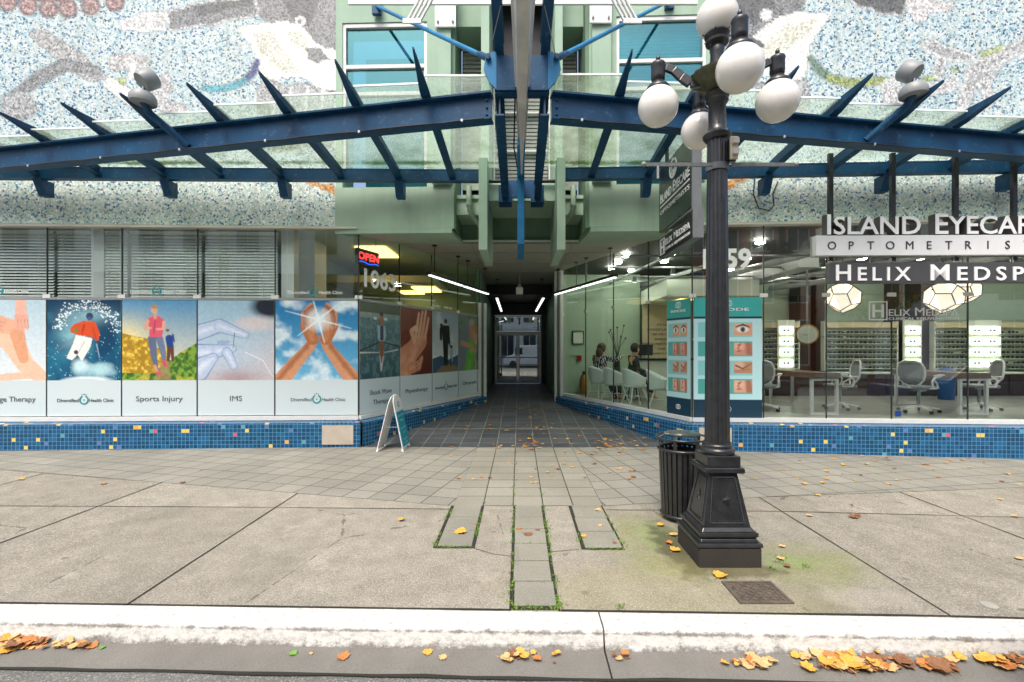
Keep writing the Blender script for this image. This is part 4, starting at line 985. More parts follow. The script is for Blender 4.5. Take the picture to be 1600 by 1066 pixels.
def p_row():
    c = base_poster(); c.grad('4f6e6e', '517a84', 0, .12); c.grad('5f838a', '2e5560', .12, .72); n = c.nz(12, 9); n2 = c.nz(30, 10)
    c.put((n > .55) * .35, '8aa9ab'); c.put((n2 < .38) * .4, '264a55'); c.put((c.v < .09) * 1.0, '3a4a3e'); c.put(((c.v > .09) & (c.v < .14)) * .5, '97ada6')
    c.limb([(.0, .44), (.45, .36)], [.01, .008], '1b2320'); c.limb([(1.0, .40), (.58, .36)], [.01, .008], '1b2320'); c.limb([(.0, .455), (.45, .455)], [.012, .005], 'd6dcd8'); c.limb([(.95, .43), (.6, .455)], [.01, .005], 'd6dcd8')
    c.limb([(.52, .45), (.51, .62)], [.06, .02], 'c9cdc8', soft=.03); c.limb([(.52, .46), (.51, .55)], [.03, .01], '7a3b34'); c.limb([(.52, .36), (.52, .47)], [.06, .05], '8b5a46')
    c.poly([(.41, .2), (.6, .2), (.64, .30), (.58, .35), (.46, .35), (.42, .32)], '9fb6c9'); c.poly([(.48, .2), (.56, .2), (.56, .34), (.48, .34)], '32415e'); c.limb([(.52, .13), (.52, .19)], [.045, .03], 'a06a4d'); c.ell((.515, .095), .05, .03, '22211f', .2)
    for x in (.62, .36): c.ell((x, .14), .045, .022, 'dfe8e6', .5, .8)
    cut(c); return c
def p_physio():
    c = base_poster(); c.grad('7e3423', '5a1d14', 0, .7)
    c.limb([(.0, .55), (.35, .45), (.62, .32)], [.2, .19, .2], 'c98a6d', hi='e0aa90')
    for k, (x, y) in enumerate(((.56, .05), (.68, .03), (.79, .02), (.88, .09))): c.limb([(.46 + .1 * k, .3), (x, y)], [.052, .032], 'd8a084', hi='ecc0a8'); c.limb([(.51 + .1 * k, .28), (x + .045, y + .05)], [.006, .004], '8a3c28')
    c.limb([(.42, .34), (.32, .24), (.46, .19)], [.06, .05, .03], 'dba88e'); c.limb([(.05, .78), (.25, .6), (.48, .42)], [.18, .12, .05], 'd49878', hi='e8b69b'); c.limb([(.3, .62), (.55, .6), (.66, .52)], [.1, .09, .045], 'cf8f6d', hi='e6b195')
    for k in range(3): c.limb([(.44 + .02 * k, .6 + .03 * k), (.62 - .02 * k, .54 + .05 * k)], [.006, .004], '944a33')
    c.ell((.45, .22), .1, .06, 'e9d6cf', .25, .35); cut(c); return c
def p_family():
    c = base_poster(); c.grad('8fa3b2', 'c9d0d4', 0, .5); c.put(np.clip((c.nz(4, 12) - .5) * 3, 0, 1) * .5, 'dfe4e6')
    c.poly([(0, .53), (.3, .5), (.6, .55), (1, .49), (1, .72), (0, .72)], '3f5f7a'); c.poly([(.1, .70), (.3, .62), (.7, .6), (1, .64), (1, .72), (.1, .72)], '8f7a5d')
    D = '1b1e24'
    c.ell((.49, .10), .06, .045, D, .2); c.poly([(.36, .15), (.60, .15), (.63, .36), (.38, .36)], D); c.limb([(.6, .17), (.65, .38)], [.035, .025], D); c.limb([(.44, .36), (.46, .6)], [.06, .035], D); c.limb([(.53, .36), (.54, .6)], [.055, .035], D)
    c.ell((.32, .15), .05, .035, D, .2); c.limb([(.32, .2), (.31, .3)], [.06, .045], D); c.limb([(.66, .38), (.7, .41)], [.012, .012], '8a5c48'); c.ell((.72, .40), .05, .035, '3a3430', .2); c.limb([(.72, .45), (.72, .55)], [.06, .06], '9fb3bd'); c.limb([(.7, .55), (.7, .62)], [.03, .02], D)
    cut(c); return c
def p_chiro():
    c = base_poster(); c.grad('7c8a80', '98a08f', 0, .7); c.put(np.clip((c.nz(6, 14) - .5) * 4, 0, 1) * .6, '4f6a45')
    c.limb([(.35, .25), (.25, .6)], [.26, .3], '7e8a93'); c.limb([(.62, .35), (.5, .6), (.45, .7)], [.16, .2, .2], '69b04a', hi='8fd06a'); c.limb([(.6, .14), (.62, .24)], [.13, .12], 'bf8f73'); c.ell((.6, .08), .14, .07, 'a7a49c', .2)
    c.limb([(.8, .22), (.8, .3)], [.13, .1], 'caa084'); c.ell((.84, .17), .14, .08, 'b38f5e', .3); c.limb([(.15, .35), (.5, .38), (.75, .45)], [.06, .05, .05], 'c29a80'); cut(c); return c
def logo(mb, fr, s, d, z, cap, m1=0, m2=1, mt=2):
    """ring emblem with a dot, between the two halves of the clinic's name"""
    r = cap * 1.35
    wd = 0
    for k in range(22):
        a0, a1 = math.radians(115 + k * 14.2), math.radians(115 + (k + 1) * 14.2)
        P = lambda a, q: fr.P(s + q * math.cos(a), d, z + cap * .6 + q * math.sin(a)); 
        vs = [P(a0, r * .72), P(a1, r * .72), P(a1, r), P(a0, r)]; nv = fr.n * .004
        mb.hexa([v for v in vs] + [v + nv for v in vs], m1)
    for (dx, dz, q) in ((0, 0, .16), (0, 1.25, .14), (-.45, 1.15, .1), (.45, 1.15, .1)):
        pts = [fr.P(s + r * dx + r * q * math.cos(a), d, z + cap * .6 + r * dz + r * q * math.sin(a)) for a in [i * .785 for i in range(8)]]
        mb.add([p for p in pts] + [p + fr.n * .004 for p in pts], [tuple(range(8, 16))] + [(i, (i + 1) % 8, 8 + (i + 1) % 8, 8 + i) for i in range(8)], m1)
    text_on(mb, fr, "Diversified", s - r * 1.15, d, z, cap, align='R', m=m2, width=cap * 6.1); text_on(mb, fr, "Health Clinic", s + r * 1.15, d, z, cap, align='L', m=m2, width=cap * 7.0)
PD = [
    (FL, jl[1], jl[2], p_massage, ["Massage Therapy"], "poster of hands massaging a bare shoulder, cut off by the left edge of the photo", "Massage"),
    (FL, jl[2], jl[3], p_ski, None, "poster of a skier in an orange jacket in flying blue snow", ""),
    (FL, jl[3], jl[4], p_run, ["Sports Injury"], "poster of a runner in a pink top on a hill path, captioned Sports Injury", ""),
    (FL, jl[4], jl[5], p_ims, ["IMS"], "poster of a pale gloved hand holding a needle, captioned IMS", ""),
    (FL, jl[5], jl[6], p_hands, None, "poster of two bare arms raised to cup a sunburst against a cloudy sky", ""),
    (DL, jdl[0], jdl[1], p_row, ["Shock Wave", "Therapy"], "poster of a rower on dark water, captioned Shock Wave Therapy, on the passage glass", ""),
    (DL, jdl[1], jdl[2], p_physio, ["Physiotherapy"], "poster of clasped hands on a red-brown ground, captioned Physiotherapy", ""),
    (DL, jdl[2], jdl[3], p_family, None, "poster of a dark adult figure with children against a grey sky, inside the passage", ""),
    (DL, jdl[3], jdl[4], p_chiro, ["Chiropractic"], "poster of a hugging couple in green and grey, deepest inside", ""),
]
for fr, a, b, fn, txt, lab, _ in PD:
    g_ = .012; root = thing("window_poster", lab, "poster", tuple(fr.P((a + b) / 2, .012, Z_SILL + .012)), "posters filling the lower clinic windows")
    c = fn(); z0, z1 = Z_SILL + .012, Z_TR - .036
    c.mesh("printed_film", lambda u, v: fr.P(a + g_ + u * (b - a - 2 * g_), .014, z1 - v * (z1 - z0)), MAT['paint'], root, thick=tuple(fr.n * -.006))
    mb = MB(); mid = (a + b) / 2; wd = b - a
    if txt:
        for i, s_ in enumerate(txt):
            text_on(mb, fr, s_, mid, .016, z0 + (.24 if len(txt) == 1 else .30 - .17 * i), .083, align='C', width=min(wd * .78, .055 * len(s_) + .03), m=0)
    else: logo(mb, fr, mid, .016, z0 + .23, .055, 1, 0)
    mb.build("lettering", [MAT['text_g'], MAT['text_t']], root)
g = MB()
for q in (FL.s_at(0), FL.s_at(246), FL.s_at(491)): logo(g, FL, q, .014, Z_TR + .075, .055, 1, 0)
logo(g, DL, DL.s_at(690), .014, Z_TR + .06, .05, 1, 0)
g.build("window_lettering", [MAT['letter'], MAT['text_t']], bld)
g = MB(); text_on(g, DL, "1063", DL.s_at(568), .014, 2.66, .30, width=DL.s_at(617) - DL.s_at(568), bold=.02); g.build("street_number", MAT['letter'], bld)
g = MB(); text_on(g, FR, "1059", FR.s_at(1098), .014, 2.90, .30, width=FR.s_at(1173) - FR.s_at(1098), bold=.035); g.build("street_number", MAT['letter'], bld)
# neon open sign
o_ = DL.P((DL.s_at(563) + DL.s_at(596)) / 2, -.08, 3.07)
ns = thing("neon_sign", "black box sign with red neon OPEN over a blue wave, inside the passage glass", "neon sign", tuple(o_))
sa, sb = DL.s_at(562), DL.s_at(596); g = MB(); DL.box(g, sa, sb, -.10, -.05, 3.02, 3.30); g.build("case", MAT['black'], ns, bevel=.01)
g = MB(); text_on(g, DL, "OPEN", sa + .02, -.045, 3.12, .12, width=sb - sa - .04, bold=.012); g.build("neon_letters", MAT['neon_r'], ns)
g = MB(); g.tube([DL.P(sa + .03 + (sb - sa - .06) * k / 10, -.04, 3.07 + .012 * math.sin(k * .9)) for k in range(11)], .007, n=6); g.build("neon_wave", MAT['neon_b'], ns)
g = MB()
for q in (sa + .06, sb - .06): g.tube([DL.P(q, -.075, 3.30), DL.P(q, -.075, 3.59)], .003, n=5)
g.build("hanging_chain", MAT['black'], ns)
# venetian blinds behind the upper panes
BL = [(jl[1] + .03, jl[2] - .03, .1, "dim venetian blind with open slats, behind the pane at the photo's left edge"), (jl[2] + .03, FL.s_at(131), .1, "dim narrow venetian blind left of the white column"),
      (FL.s_at(153), jl[3] - .03, .9, "narrow venetian blind right of the white column"), (jl[3] + .03, jl[4] - .03, .9, "pale venetian blind above the poster of the runner in pink"), (jl[4] + .03, jl[5] - .03, .9, "pale venetian blind above the IMS poster")]
for a, b, k, lab in BL:
    root = thing("venetian_blind", lab, "blind", tuple(FL.P((a + b) / 2, -.15, Z_TR)), "venetian blinds in the clinic's upper windows")
    g = MB(); z = Z_TR + .05; tilt = .0225 if k > .5 else .017
    while z < 3.5: 
        g.hexa([FL.P(a, -.13, z - tilt), FL.P(b, -.13, z - tilt), FL.P(b, -.17, z + tilt), FL.P(a, -.17, z + tilt), FL.P(a, -.13, z - tilt + .003), FL.P(b, -.13, z - tilt + .003), FL.P(b, -.17, z + tilt + .003), FL.P(a, -.17, z + tilt + .003)])
        z += .049
    g.build("slats", MAT['blind'], root)
    g = MB(); FL.box(g, a, b, -.18, -.12, 3.51, 3.56); g.build("head_rail", MAT['white'], root)
    g = MB()
    for q in (a + (b - a) * .2, a + (b - a) * .8): g.tube([FL.P(q, -.122, Z_TR + .04), FL.P(q, -.122, 3.51)], .0035, n=5)
    g.build("ladder_cord", MAT['white'], root)
g = MB(); FL.box(g, FL.s_at(132), FL.s_at(152), -.30, -.12, .4, 3.59); FL.box(g, FL.s_at(434), FL.s_at(454), -.30, -.12, .4, 3.59); g.build("white_column", MAT['white'], bld)

# treatment banners in the medspa windows
def p_banner(seed):
    c = Canvas(90, 170, 1.9 / 1.05); c.c[:] = lin('b6dfe3'); c.put((c.v < .158) * 1.0, '3fa9a6'); c.put(((c.v > .158) & (c.v < .172)) * 1.0, '12394b'); c.put((c.v > .85) * 1.0, '15394d')
    r = np.random.default_rng(seed)
    for row in range(4):
        v0 = .205 + row * .158; c.put(((c.v > v0) & (c.v < v0 + .125) & (c.u > .06) & (c.u < .86)) * 1.0, '4fa8a0' if row % 2 else '86c9ca')
        for k in range(2):
            u0 = .26 + k * .29 + (.04 if k else 0); inn = ((c.v > v0 + .012) & (c.v < v0 + .112) & (c.u > u0) & (c.u < u0 + .27)) * 1.0
            old = c.c.copy(); sk = ['d6a184', 'cf8d78', 'b98a6c', 'd9a78b'][row]; c.put(inn, sk); cy = v0 + .06; cx = u0 + .13
            c.ell((cx - .06, cy - .02), .08, .07, 'e6bda4', .8, .7)
            if row == 0: c.ell((cx, cy), .085, .045, 'ece6e2', .2); c.ell((cx, cy), .035, .04, '3f6b60', .2); c.ell((cx, cy), .014, .016, '101010', .3); c.limb([(cx - .1, cy - .022), (cx, cy - .04), (cx + .1, cy - .02)], [.01, .014, .008], '5a3d33')
            elif row == 2: c.limb([(cx - .1, cy - .015), (cx, cy + .01), (cx + .12, cy - .03)], [.014, .01, .006], '6e4c3b'); c.limb([(cx - .1, cy + .03), (cx + .1, cy + .015)], [.006, .004], '94664f')
            else: c.limb([(cx - .03, cy - .04), (cx - .075, cy), (cx - .04, cy + .008)], [.012, .01, .006], 'b67560'); c.limb([(cx - .07, cy + .022), (cx - .02, cy + .02)], [.014, .006], 'b0505a'); c.limb([(cx - .07, cy - .028), (cx - .03, cy - .03)], [.008, .004], '4a3228'); c.limb([(cx + .08, cy - .05), (cx + .1, cy + .04)], [.04, .05], 'a8705a', soft=.04)
            c.c = np.where((inn > 0)[..., None], c.c, old)
    return c
def rings(mb, fr, s, d, z, r, m=0):
    for dx in (-.55, 0, .55):
        for k in range(18):
            a0, a1 = k * math.tau / 18, (k + 1) * math.tau / 18; P = lambda a, q: fr.P(s + r * dx + q * .8 * math.cos(a), d, z + q * math.sin(a))
            vs = [P(a0, r * .86), P(a1, r * .86), P(a1, r), P(a0, r)]; mb.hexa(vs + [v + fr.n * .003 for v in vs], m)
for fr, a, b, lab in ((DR, DR.s_at(1043), DR.L - .02, "teal banner of face close-ups on the passage glass, left of the lamp post"), (FR, .02, FR.s_at(1190), "teal banner of face close-ups on the front glass, half hidden by the lamp post")):
    root = thing("treatment_banner", lab, "banner", tuple(fr.P((a + b) / 2, -.03, .50)), "teal treatment banners at the glass corner")
    c = p_banner(3); c.mesh("printed_film", lambda u, v: fr.P(a + u * (b - a), .014, 2.42 - v * 1.93), MAT['paint'], root, thick=tuple(fr.n * -.006))
    g = MB(); mid = (a + b) / 2; text_on(g, fr, "INMODE", mid, .016, 2.21, .045, align='C', width=(b - a) * .62); rings(g, fr, mid, .016, 2.33, .05); rings(g, fr, mid, .016, .63, .04); g.build("lettering", MAT['letter'], root)
# lettering and stickers on the medspa glass
g = MB(); s0 = FR.s_at(1357); s1_ = FR.s_at(1386); zb, zt = 2.05, 2.35
for (a, b, z0, z1) in ((s0, s1_, zb, zb + .018), (s0, s1_, zt - .018, zt), (s0, s0 + .018, zb, zt), (s1_ - .018, s1_, zb, zt)): FR.box(g, a, b, .008, .011, z0, z1)
text_on(g, FR, "H", (s0 + s1_) / 2, .009, zb + .05, .20, align='C', bold=.02); text_on(g, FR, "elix Medspa", s1_ + .02, .009, 2.12, .13, width=FR.s_at(1497) - s1_ - .02, small=.8)
text_on(g, FR, "CLINICAL REJUVENATION", s1_ + .02, .009, 2.055, .04, width=FR.s_at(1497) - s1_ - .02); g.build("window_lettering", MAT['letter'], bld)
g = MB(); s0 = FR.s_at(1084.5)
for (a, b, z0, z1) in ((0, .15, 1.34, 1.355), (0, .15, 1.485, 1.50), (0, .015, 1.34, 1.5), (.135, .15, 1.34, 1.5)): FR.box(g, s0 + a, s0 + b, .008, .011, z0, z1)
text_on(g, FR, "H", s0 + .075, .009, 1.37, .1, align='C', bold=.02)
for k in range(5): g.hexa([FR.P(s0 + .03 * k, .009, 1.72), FR.P(s0 + .03 * k + .014, .009, 1.72), FR.P(s0 + .03 * k + .014, .008, 1.72), FR.P(s0 + .03 * k, .008, 1.72), FR.P(s0 + .03 * k - .03, .011, 1.76), FR.P(s0 + .03 * k - .016, .011, 1.76), FR.P(s0 + .03 * k - .016, .008, 1.76), FR.P(s0 + .03 * k - .03, .008, 1.76)])
g.build("window_lettering", MAT['letter'], bld)
g = MB(); q = FR.P(s0 + .06, .008, 1.60); g.lathe([(.055, 0), (.055, .003)], q, 20, axis=FR.n); tag(g.build("round_sticker", simple("yellow_sticker", 'd8c65a', .5), top=("small round yellow sticker on the glass just left of the lamp post", "sticker")))
g = MB(); a = FR.s_at(1398); FR.box(g, a, a + .085, .008, .012, .53, .615); tag(g.build("square_sticker", simple("blue_sticker", '123a86', .4), top=("small blue square sticker low on the front glass", "sticker")))

# ------------------------------------------------------------------ glass canopy
can = thing("glass_canopy", "dark blue steel canopy with pointed fins and weathered green glass over the entrance", "canopy", (0, 7.2, 4.2))
LX = [-1.05, -1.9, -2.8, -3.73, -4.66, -5.55, -6.55, -7.5, -8.45]; RX = [1.13, 2.0, 2.95, 3.83, 4.72, 5.6, 6.5, 7.4, 8.3]
def beamY(x): return 5.08 + .201 * (-x - .27) if x < 0 else 5.08 + .162 * (x - .33)
def tipY(x): return 4.53 + .225 * (-x - 1.05) if x < 0 else 4.4 + .145 * x
def railY(x): return 7.29 + .017 * x if x < 0 else 7.24 - .047 * x
def edgeY(x): return 4.9 - .2 * x if x < 0 else 4.92 + .15 * x
for x in LX + RX:
    yr, yb, yt = railY(x), beamY(x), tipY(x); tw = .014
    prof = [(yr + .02, 4.30), (yb, 4.445), (yt + .55, 4.465), (yt, 4.575), (yt, 4.59), (yb, 4.60), (yr + .02, 4.445)]
    g = MB(); n = len(prof); vs = [(x - tw / 2, y, z) for y, z in prof] + [(x + tw / 2, y, z) for y, z in prof]
    g.add(vs, [tuple(range(n)), tuple(reversed(range(n, 2 * n)))] + [((i + 1) % n, i, n + i, n + (i + 1) % n) for i in range(n)])
    lo = prof[:4]; 
    for i in range(3):
        (y0, z0), (y1, z1) = lo[i], lo[i + 1]; w0 = .11; w1 = .11 if i < 2 else .012
        g.hexa([(x - w1 / 2, y1, z1 - .014), (x + w1 / 2, y1, z1 - .014), (x + w0 / 2, y0, z0 - .014), (x - w0 / 2, y0, z0 - .014), (x - w1 / 2, y1, z1 - .002), (x + w1 / 2, y1, z1 - .002), (x + w0 / 2, y0, z0 - .002), (x - w0 / 2, y0, z0 - .002)])
    g.build("fin", MAT['blue'], can)
for a, b in (((-.30, 5.086, 4.28), (-9.2, beamY(-9.2), 4.28)), ((.36, 5.085, 4.28), (9.2, beamY(9.2), 4.28))):
    g = MB(); g.ibeam(a, b, .15, .31, .022); bo = g.build("main_beam", MAT['blue'], can)
    g = MB(); A, B = Vector(a), Vector(b); 
    for i in range(3): g.lathe([(.014, 0), (.01, -.018)], A + (B - A).normalized() * .06 + Vector((0, -.012, -.08 + .08 * i)), 8, axis=Vector((0, 1, 0)))
    g.build("rivets", MAT['blue'], bo)
    g = MB(); L = (B - A).length; pts = []
    for i in range(int(L / .25)): pts.append(A + (B - A) * (.01 + .25 * i / L) + Vector((0, -.078, -.150 - .008 * (i % 4 == 2))))
    g.tube(pts, .009, n=6)
    for i in range(1, len(pts), 5): g.box(tuple(pts[i] - Vector((.012, .012, .014))), tuple(pts[i] + Vector((.012, .008, .014))), 1)
    g.build("cable", [MAT['black'], MAT['chrome']], bo)
for a, b in (((-.62, railY(-.62), 4.34), (-9.3, railY(-9.3), 4.34)), ((.71, railY(.71), 4.34), (9.3, railY(9.3), 4.34))):
    g = MB(); g.ibeam(a, b, .12, .18, .018); g.bar((a[0], a[1] - .05, 4.34), (b[0], b[1] - .05, 4.34), .012, .14); g.build("wall_rail", MAT['blue'], can)
for x in (-1.9, -3.73, -5.55, -7.5, 2.0, 3.83, 5.6, 7.4):
    y = railY(x); g = MB(); vs = []
    for xx in (x - .065, x + .065): vs += [(xx, y - .06, 4.245), (xx, y + .16, 4.245), (xx, y + .16, 4.01), (xx, y + .04, 4.01)]
    g.add(vs, [(0, 1, 2, 3), (7, 6, 5, 4), (0, 4, 5, 1), (1, 5, 6, 2), (2, 6, 7, 3), (3, 7, 4, 0)]); g.build("wall_bracket", MAT['blue'], can)
def gl_panel(x0, x1, ye, yr, tilt=0):
    z = lambda y: 4.60 - (y - 5.0) * .062
    g = MB(); vs = []
    for dz in (0, .014): vs += [(x0, ye - tilt, z(ye) + dz), (x1, ye + tilt, z(ye) + dz), (x1, yr, z(yr) + dz), (x0, yr, z(yr) + dz)]
    g.hexa(vs, 0); o = g.build("glass_panel", MAT['cglass'], can)
    g = MB(); g.bar((x0, ye - tilt - .006, z(ye) + .007), (x1, ye + tilt - .006, z(ye) + .007), .010, .022); g.build("glass_edge", MAT['cedge'], o)
gl_panel(-1.045, -.32, 5.04, 7.25)
for a, b in zip(LX, LX[1:]): gl_panel(b + .005, a - .005, edgeY((a + b) / 2) + .0, railY((a + b) / 2), -.03)
gl_panel(.40, 1.125, 5.02, 7.2)
for a, b in zip(RX, RX[1:]): gl_panel(a + .005, b - .005, edgeY((a + b) / 2), railY((a + b) / 2), .02)
# centre truss: twin beams, plate with ears, tie rods, polished keel, mast blade
CXT = .035
for sg in (-1, 1):
    x = CXT + sg * .25
    g = MB(); g.ibeam((x, 7.25, 4.03), (x, 5.06, 4.30), .10, .26, .02); g.build("centre_beam", MAT['blue'], can)
    g = MB(); g.ibeam((x + sg * .0, 5.1, 4.93), (x + sg * .02, 3.2, 5.38), .10, .22, .02); g.build("prow_beam", MAT['blue'], can)
    g = MB(); g.box((x - .10, 7.05, 3.86), (x + .10, 7.32, 4.12)); g.build("beam_shoe", MAT['blue'], can)
    ear = MB(); s_ = sg; pts = [(CXT + s_ * .28, 4.42), (CXT + s_ * .36, 4.50), (CXT + s_ * .42, 4.64), (CXT + s_ * .40, 4.78), (CXT + s_ * .33, 4.83), (CXT + s_ * .28, 4.83)]
    ear.slab([(p[0], 4.99, p[1]) for p in pts], .03); ear.build("ear_plate", MAT['blue_l'], can)
    e = Vector((CXT + sg * .37, 4.985, 4.76)); wll = Vector((-2.33, 7.48, 7.2) if sg < 0 else (2.42, 7.36, 7.2))
    d = (wll - e).normalized(); g = MB(); g.tube([e + d * .1, wll], .026, n=12); ro = g.build("tie_rod", MAT['blue_l'], can)
    g = MB(); g.tube([e + d * .02, e + d * .2], .036, n=12); g.tube([e + d * .2, e + d * .26], .036, r2=.026, n=12); g.lathe([(.03, -.05), (.03, .05)], e, 12, axis=Vector((0, 1, 0))); g.build("clevis", MAT['blue'], ro)
    g = MB(); g.box(tuple(wll - Vector((.07, .02, .13))), tuple(wll + Vector((.07, .05, .13)))); g.build("wall_plate", MAT['blue'], ro)
    g = MB(); g.tube([(CXT + sg * .40, 5.05, 4.7), (CXT + sg * .12, 4.2, 5.1)], .005, n=5); g.build("wire", MAT['grey'], can)
g = MB(); g.box((CXT - .30, 4.985, 4.42), (CXT + .30, 5.01, 4.80)); g.box((CXT - .30, 5.01, 4.40), (CXT + .30, 5.12, 4.43)); g.build("centre_plate", MAT['blue'], can)
g = MB(); g.box((CXT - .2, 7.06, 3.93), (CXT + .2, 7.10, 4.20)); g.build("end_plate", MAT['blue'], can)
g = MB(); g.tube([(-.5, 7.3, 4.27), (.6, 7.3, 4.27)], .028, n=10); g.build("cross_pipe", MAT['black'], can)
kl = [(6.35, 3.97, .015, .03), (5.0, 4.28, .085, .13), (4.1, 4.60, .12, .21), (3.3, 4.92, .14, .27)]
g = MB(); 
for (y0, z0, b0, t0), (y1, z1, b1, t1) in zip(kl, kl[1:]):
    q = lambda y, z, b, t_: [(CXT - b / 2, y, z), (CXT + b / 2, y, z), (CXT + t_ / 2, y + .01, z + .17), (CXT - t_ / 2, y + .01, z + .17)]
    A, B = q(y0, z0, b0, t0), q(y1, z1, b1, t1); g.add(A + B, [(0, 1, 5, 4), (1, 2, 6, 5), (2, 3, 7, 6), (3, 0, 4, 7)])
g.build("polished_keel", MAT['stainless'], can)
g = MB(); 
for sg in (-1, 1): g.bar((CXT + sg * .02, 6.35, 4.06), (CXT + sg * .13, 3.3, 4.99), .018, .05)
g.build("keel_edge", MAT['alu_w'], can)
g = MB(); vs = [(0, 6.30, 3.04), (0, 6.30, 4.05), (0, 6.0, 4.15), (0, 7.3, 4.0), (0, 7.40, 3.04)]
pr = [(6.30, 3.04), (6.30, 3.98), (5.7, 4.14), (5.7, 4.22), (7.2, 4.2), (7.42, 4.0), (7.42, 3.04)]
n = len(pr); x0, x1 = CXT - .048 - .01, CXT + .048 - .01
g.add([(x0, y, z) for y, z in pr] + [(x1, y, z) for y, z in pr], [tuple(reversed(range(n))), tuple(range(n, 2 * n))] + [(i, (i + 1) % n, n + (i + 1) % n, n + i) for i in range(n)]); g.build("mast_blade", MAT['blue_l'], can, bevel=.004)
g = MB(); g.tube([(CXT - .08, 5.1, 4.4), (CXT - .1, 5.8, 4.15), (CXT - .05, 6.3, 4.05), (CXT - .06, 6.9, 4.1)], .009, n=6); g.build("cable", MAT['black'], can)
g = MB(); g.bar((-2.2, 5.9, 6.06), (2.3, 5.9, 6.06), .03, .05); g.build("high_rail", MAT['alu_w'], can)
for sg in (-1, 1):
    g = MB()
    for k in range(4): 
        x = CXT + sg * (.92 + .048 * k); g.bar((x + sg * .20, 5.0, 5.17), (x - sg * .06, 4.96, 5.60), .018, .03, up=(0, 1, 0))
    g.bar((CXT + sg * 1.10, 4.98, 5.165), (CXT + sg * 1.30, 4.98, 5.165), .05, .02, up=(0, 1, 0)); g.build("slatted_bracket", MAT['alu_w'], can)
# flood lights on the canopy
for (bx, by, bz, hx, hz, sg, lab) in ((-4.52, 5.5, 4.60, .05, 4.83, 1, "round grey flood light tilted on its base above the left half of the blue canopy"), (4.60, 5.34, 4.60, -.04, 4.83, -1, "round grey flood light tilted on its base above the right half of the blue canopy")):
    root = thing("flood_light", lab, "flood light", (bx, by, bz - .06), "flood lights on the canopy")
    g = MB(); e_ = Vector((bx - sg * -.22, beamY(bx + .2) + .0, 4.46)); g.tube([(bx, by, bz - .02), (bx + .0, by + .1, bz - .12), (bx + sg * .3, beamY(bx) - .1, 4.18)], .045, n=8); g.build("arm", MAT['blue'], root)
    g = MB(); g.lathe([(.06, -.05), (.135, -.05), (.14, -.03), (.14, .02), (.11, .07), (.03, .08)], (bx, by, bz), 24); g.build("base", MAT['grey'], root)
    g = MB(); g.tube([(bx, by, bz + .07), (bx + .01, by, bz + .16)], .015, n=8); g.build("stem", MAT['chrome'], root)
    ax = Vector((.35 * sg, .5, .55)).normalized(); g = MB(); g.lathe([(.0, -.08), (.10, -.08), (.115, -.05), (.115, .07), (.10, .09), (.09, .075), (.0, .07)], (bx + hx, by, bz + .23), 24, axis=ax); g.build("lamp_head", MAT['grey'], root)

# ------------------------------------------------------------------ hanging signs
def hang_sign(mats, name, lab, loc): return thing(name, lab, "sign", loc)
FS = Frame((3.6, 6.52), (9.0, 6.42))     # plane of the front signs
def sx_(px): return FS.s_at(px)
sg1 = thing("shop_sign", "raised white letters standing on a long white box lettered OPTOMETRISTS, hung from the canopy", "shop sign", tuple(FS.P(2.5, .0, 2.93)))
g = MB(); a = sx_(1275); FS.box(g, a, a + 4.55, -.11, 0, 2.925, 3.21); g.build("box", MAT['sign_w'], sg1, bevel=.006)
g = MB(); FS.box(g, a - .012, a + 4.56, -.115, -.095, 2.915, 3.215); g.build("box_edge", MAT['grey'], sg1)
mb = MB()
def big(mbs, txt, px0, px1, z, cap, small, dep=.10):
    v, f = text_geo(txt, cap, dep, bold=.012, small=small); s0, s1x = sx_(px0), sx_(px1); sc = (s1x - s0) / v[:, 0].max()
    mbs.add([FS.P(s0 + p[0] * sc, -.05 + p[2] + 0, z + p[1]) for p in v], f)
for q_ in (("Island", 1291, 1437), ("Eyecare", 1460, 1633)):
    m1 = MB(); big(m1, *q_, 3.225, .285, .88); m1.build("letter_returns", MAT['letter_d'], sg1)
for txt, p0, p1 in (("Island", 1292, 1438), ("Eyecare", 1461, 1634)):
    v, f = text_geo(txt, .285, .006, bold=.010, small=.88); s0, s1x = sx_(p0), sx_(p1); sc = (s1x - s0) / v[:, 0].max(); m2 = MB(); m2.add([FS.P(s0 + p[0] * sc, .006 + p[2], 3.226 + p[1]) for p in v], f); m2.build("letter_faces", MAT['letter'], sg1)
m3 = MB()
for k, ch in enumerate("OPTOMETRISTS"): text_on(m3, FS, ch, sx_(1299.5) + .272 * k, .002, 3.01, .115, align='C', depth=.006)
m3.build("lettering", MAT['letter_d'], sg1)
for px in (1306, 1405, 1505, 1598, 1695): g = MB(); q = FS.P(sx_(px), -.12, 0); g.bar((q.x, q.y, 2.86), (q.x, q.y, 4.42), .06, .05, up=(0, 1, 0)); g.build("hanger", MAT['iron'], sg1)
sg2 = thing("shop_sign", "charcoal box sign with white letters hung directly below the white OPTOMETRISTS box", "shop sign", tuple(FS.P(2.5, .0, 2.53)))
g = MB(); a = sx_(1298); FS.box(g, a, a + 4.2, -.12, -.02, 2.535, 2.825); g.build("box", MAT['sign_d'], sg2, bevel=.005)
for txt, p0, p1 in (("Helix", 1307, 1424), ("Medspa", 1455, 1635)):
    v, f = text_geo(txt, .225, .012, bold=.012, small=.84, spacing=1.35); s0, s1x = sx_(p0), sx_(p1); sc = (s1x - s0) / v[:, 0].max(); m4 = MB(); m4.add([FS.P(s0 + p[0] * sc, -.012 + p[2], 2.572 + p[1]) for p in v], f); m4.build("lettering", MAT['letter'], sg2)
g = MB()
for px in (1365, 1475, 1590): q = FS.P(sx_(px), -.06, 0); g.tube([(q.x, q.y, 2.82), (q.x - .01, q.y, 2.93)], .008, n=6)
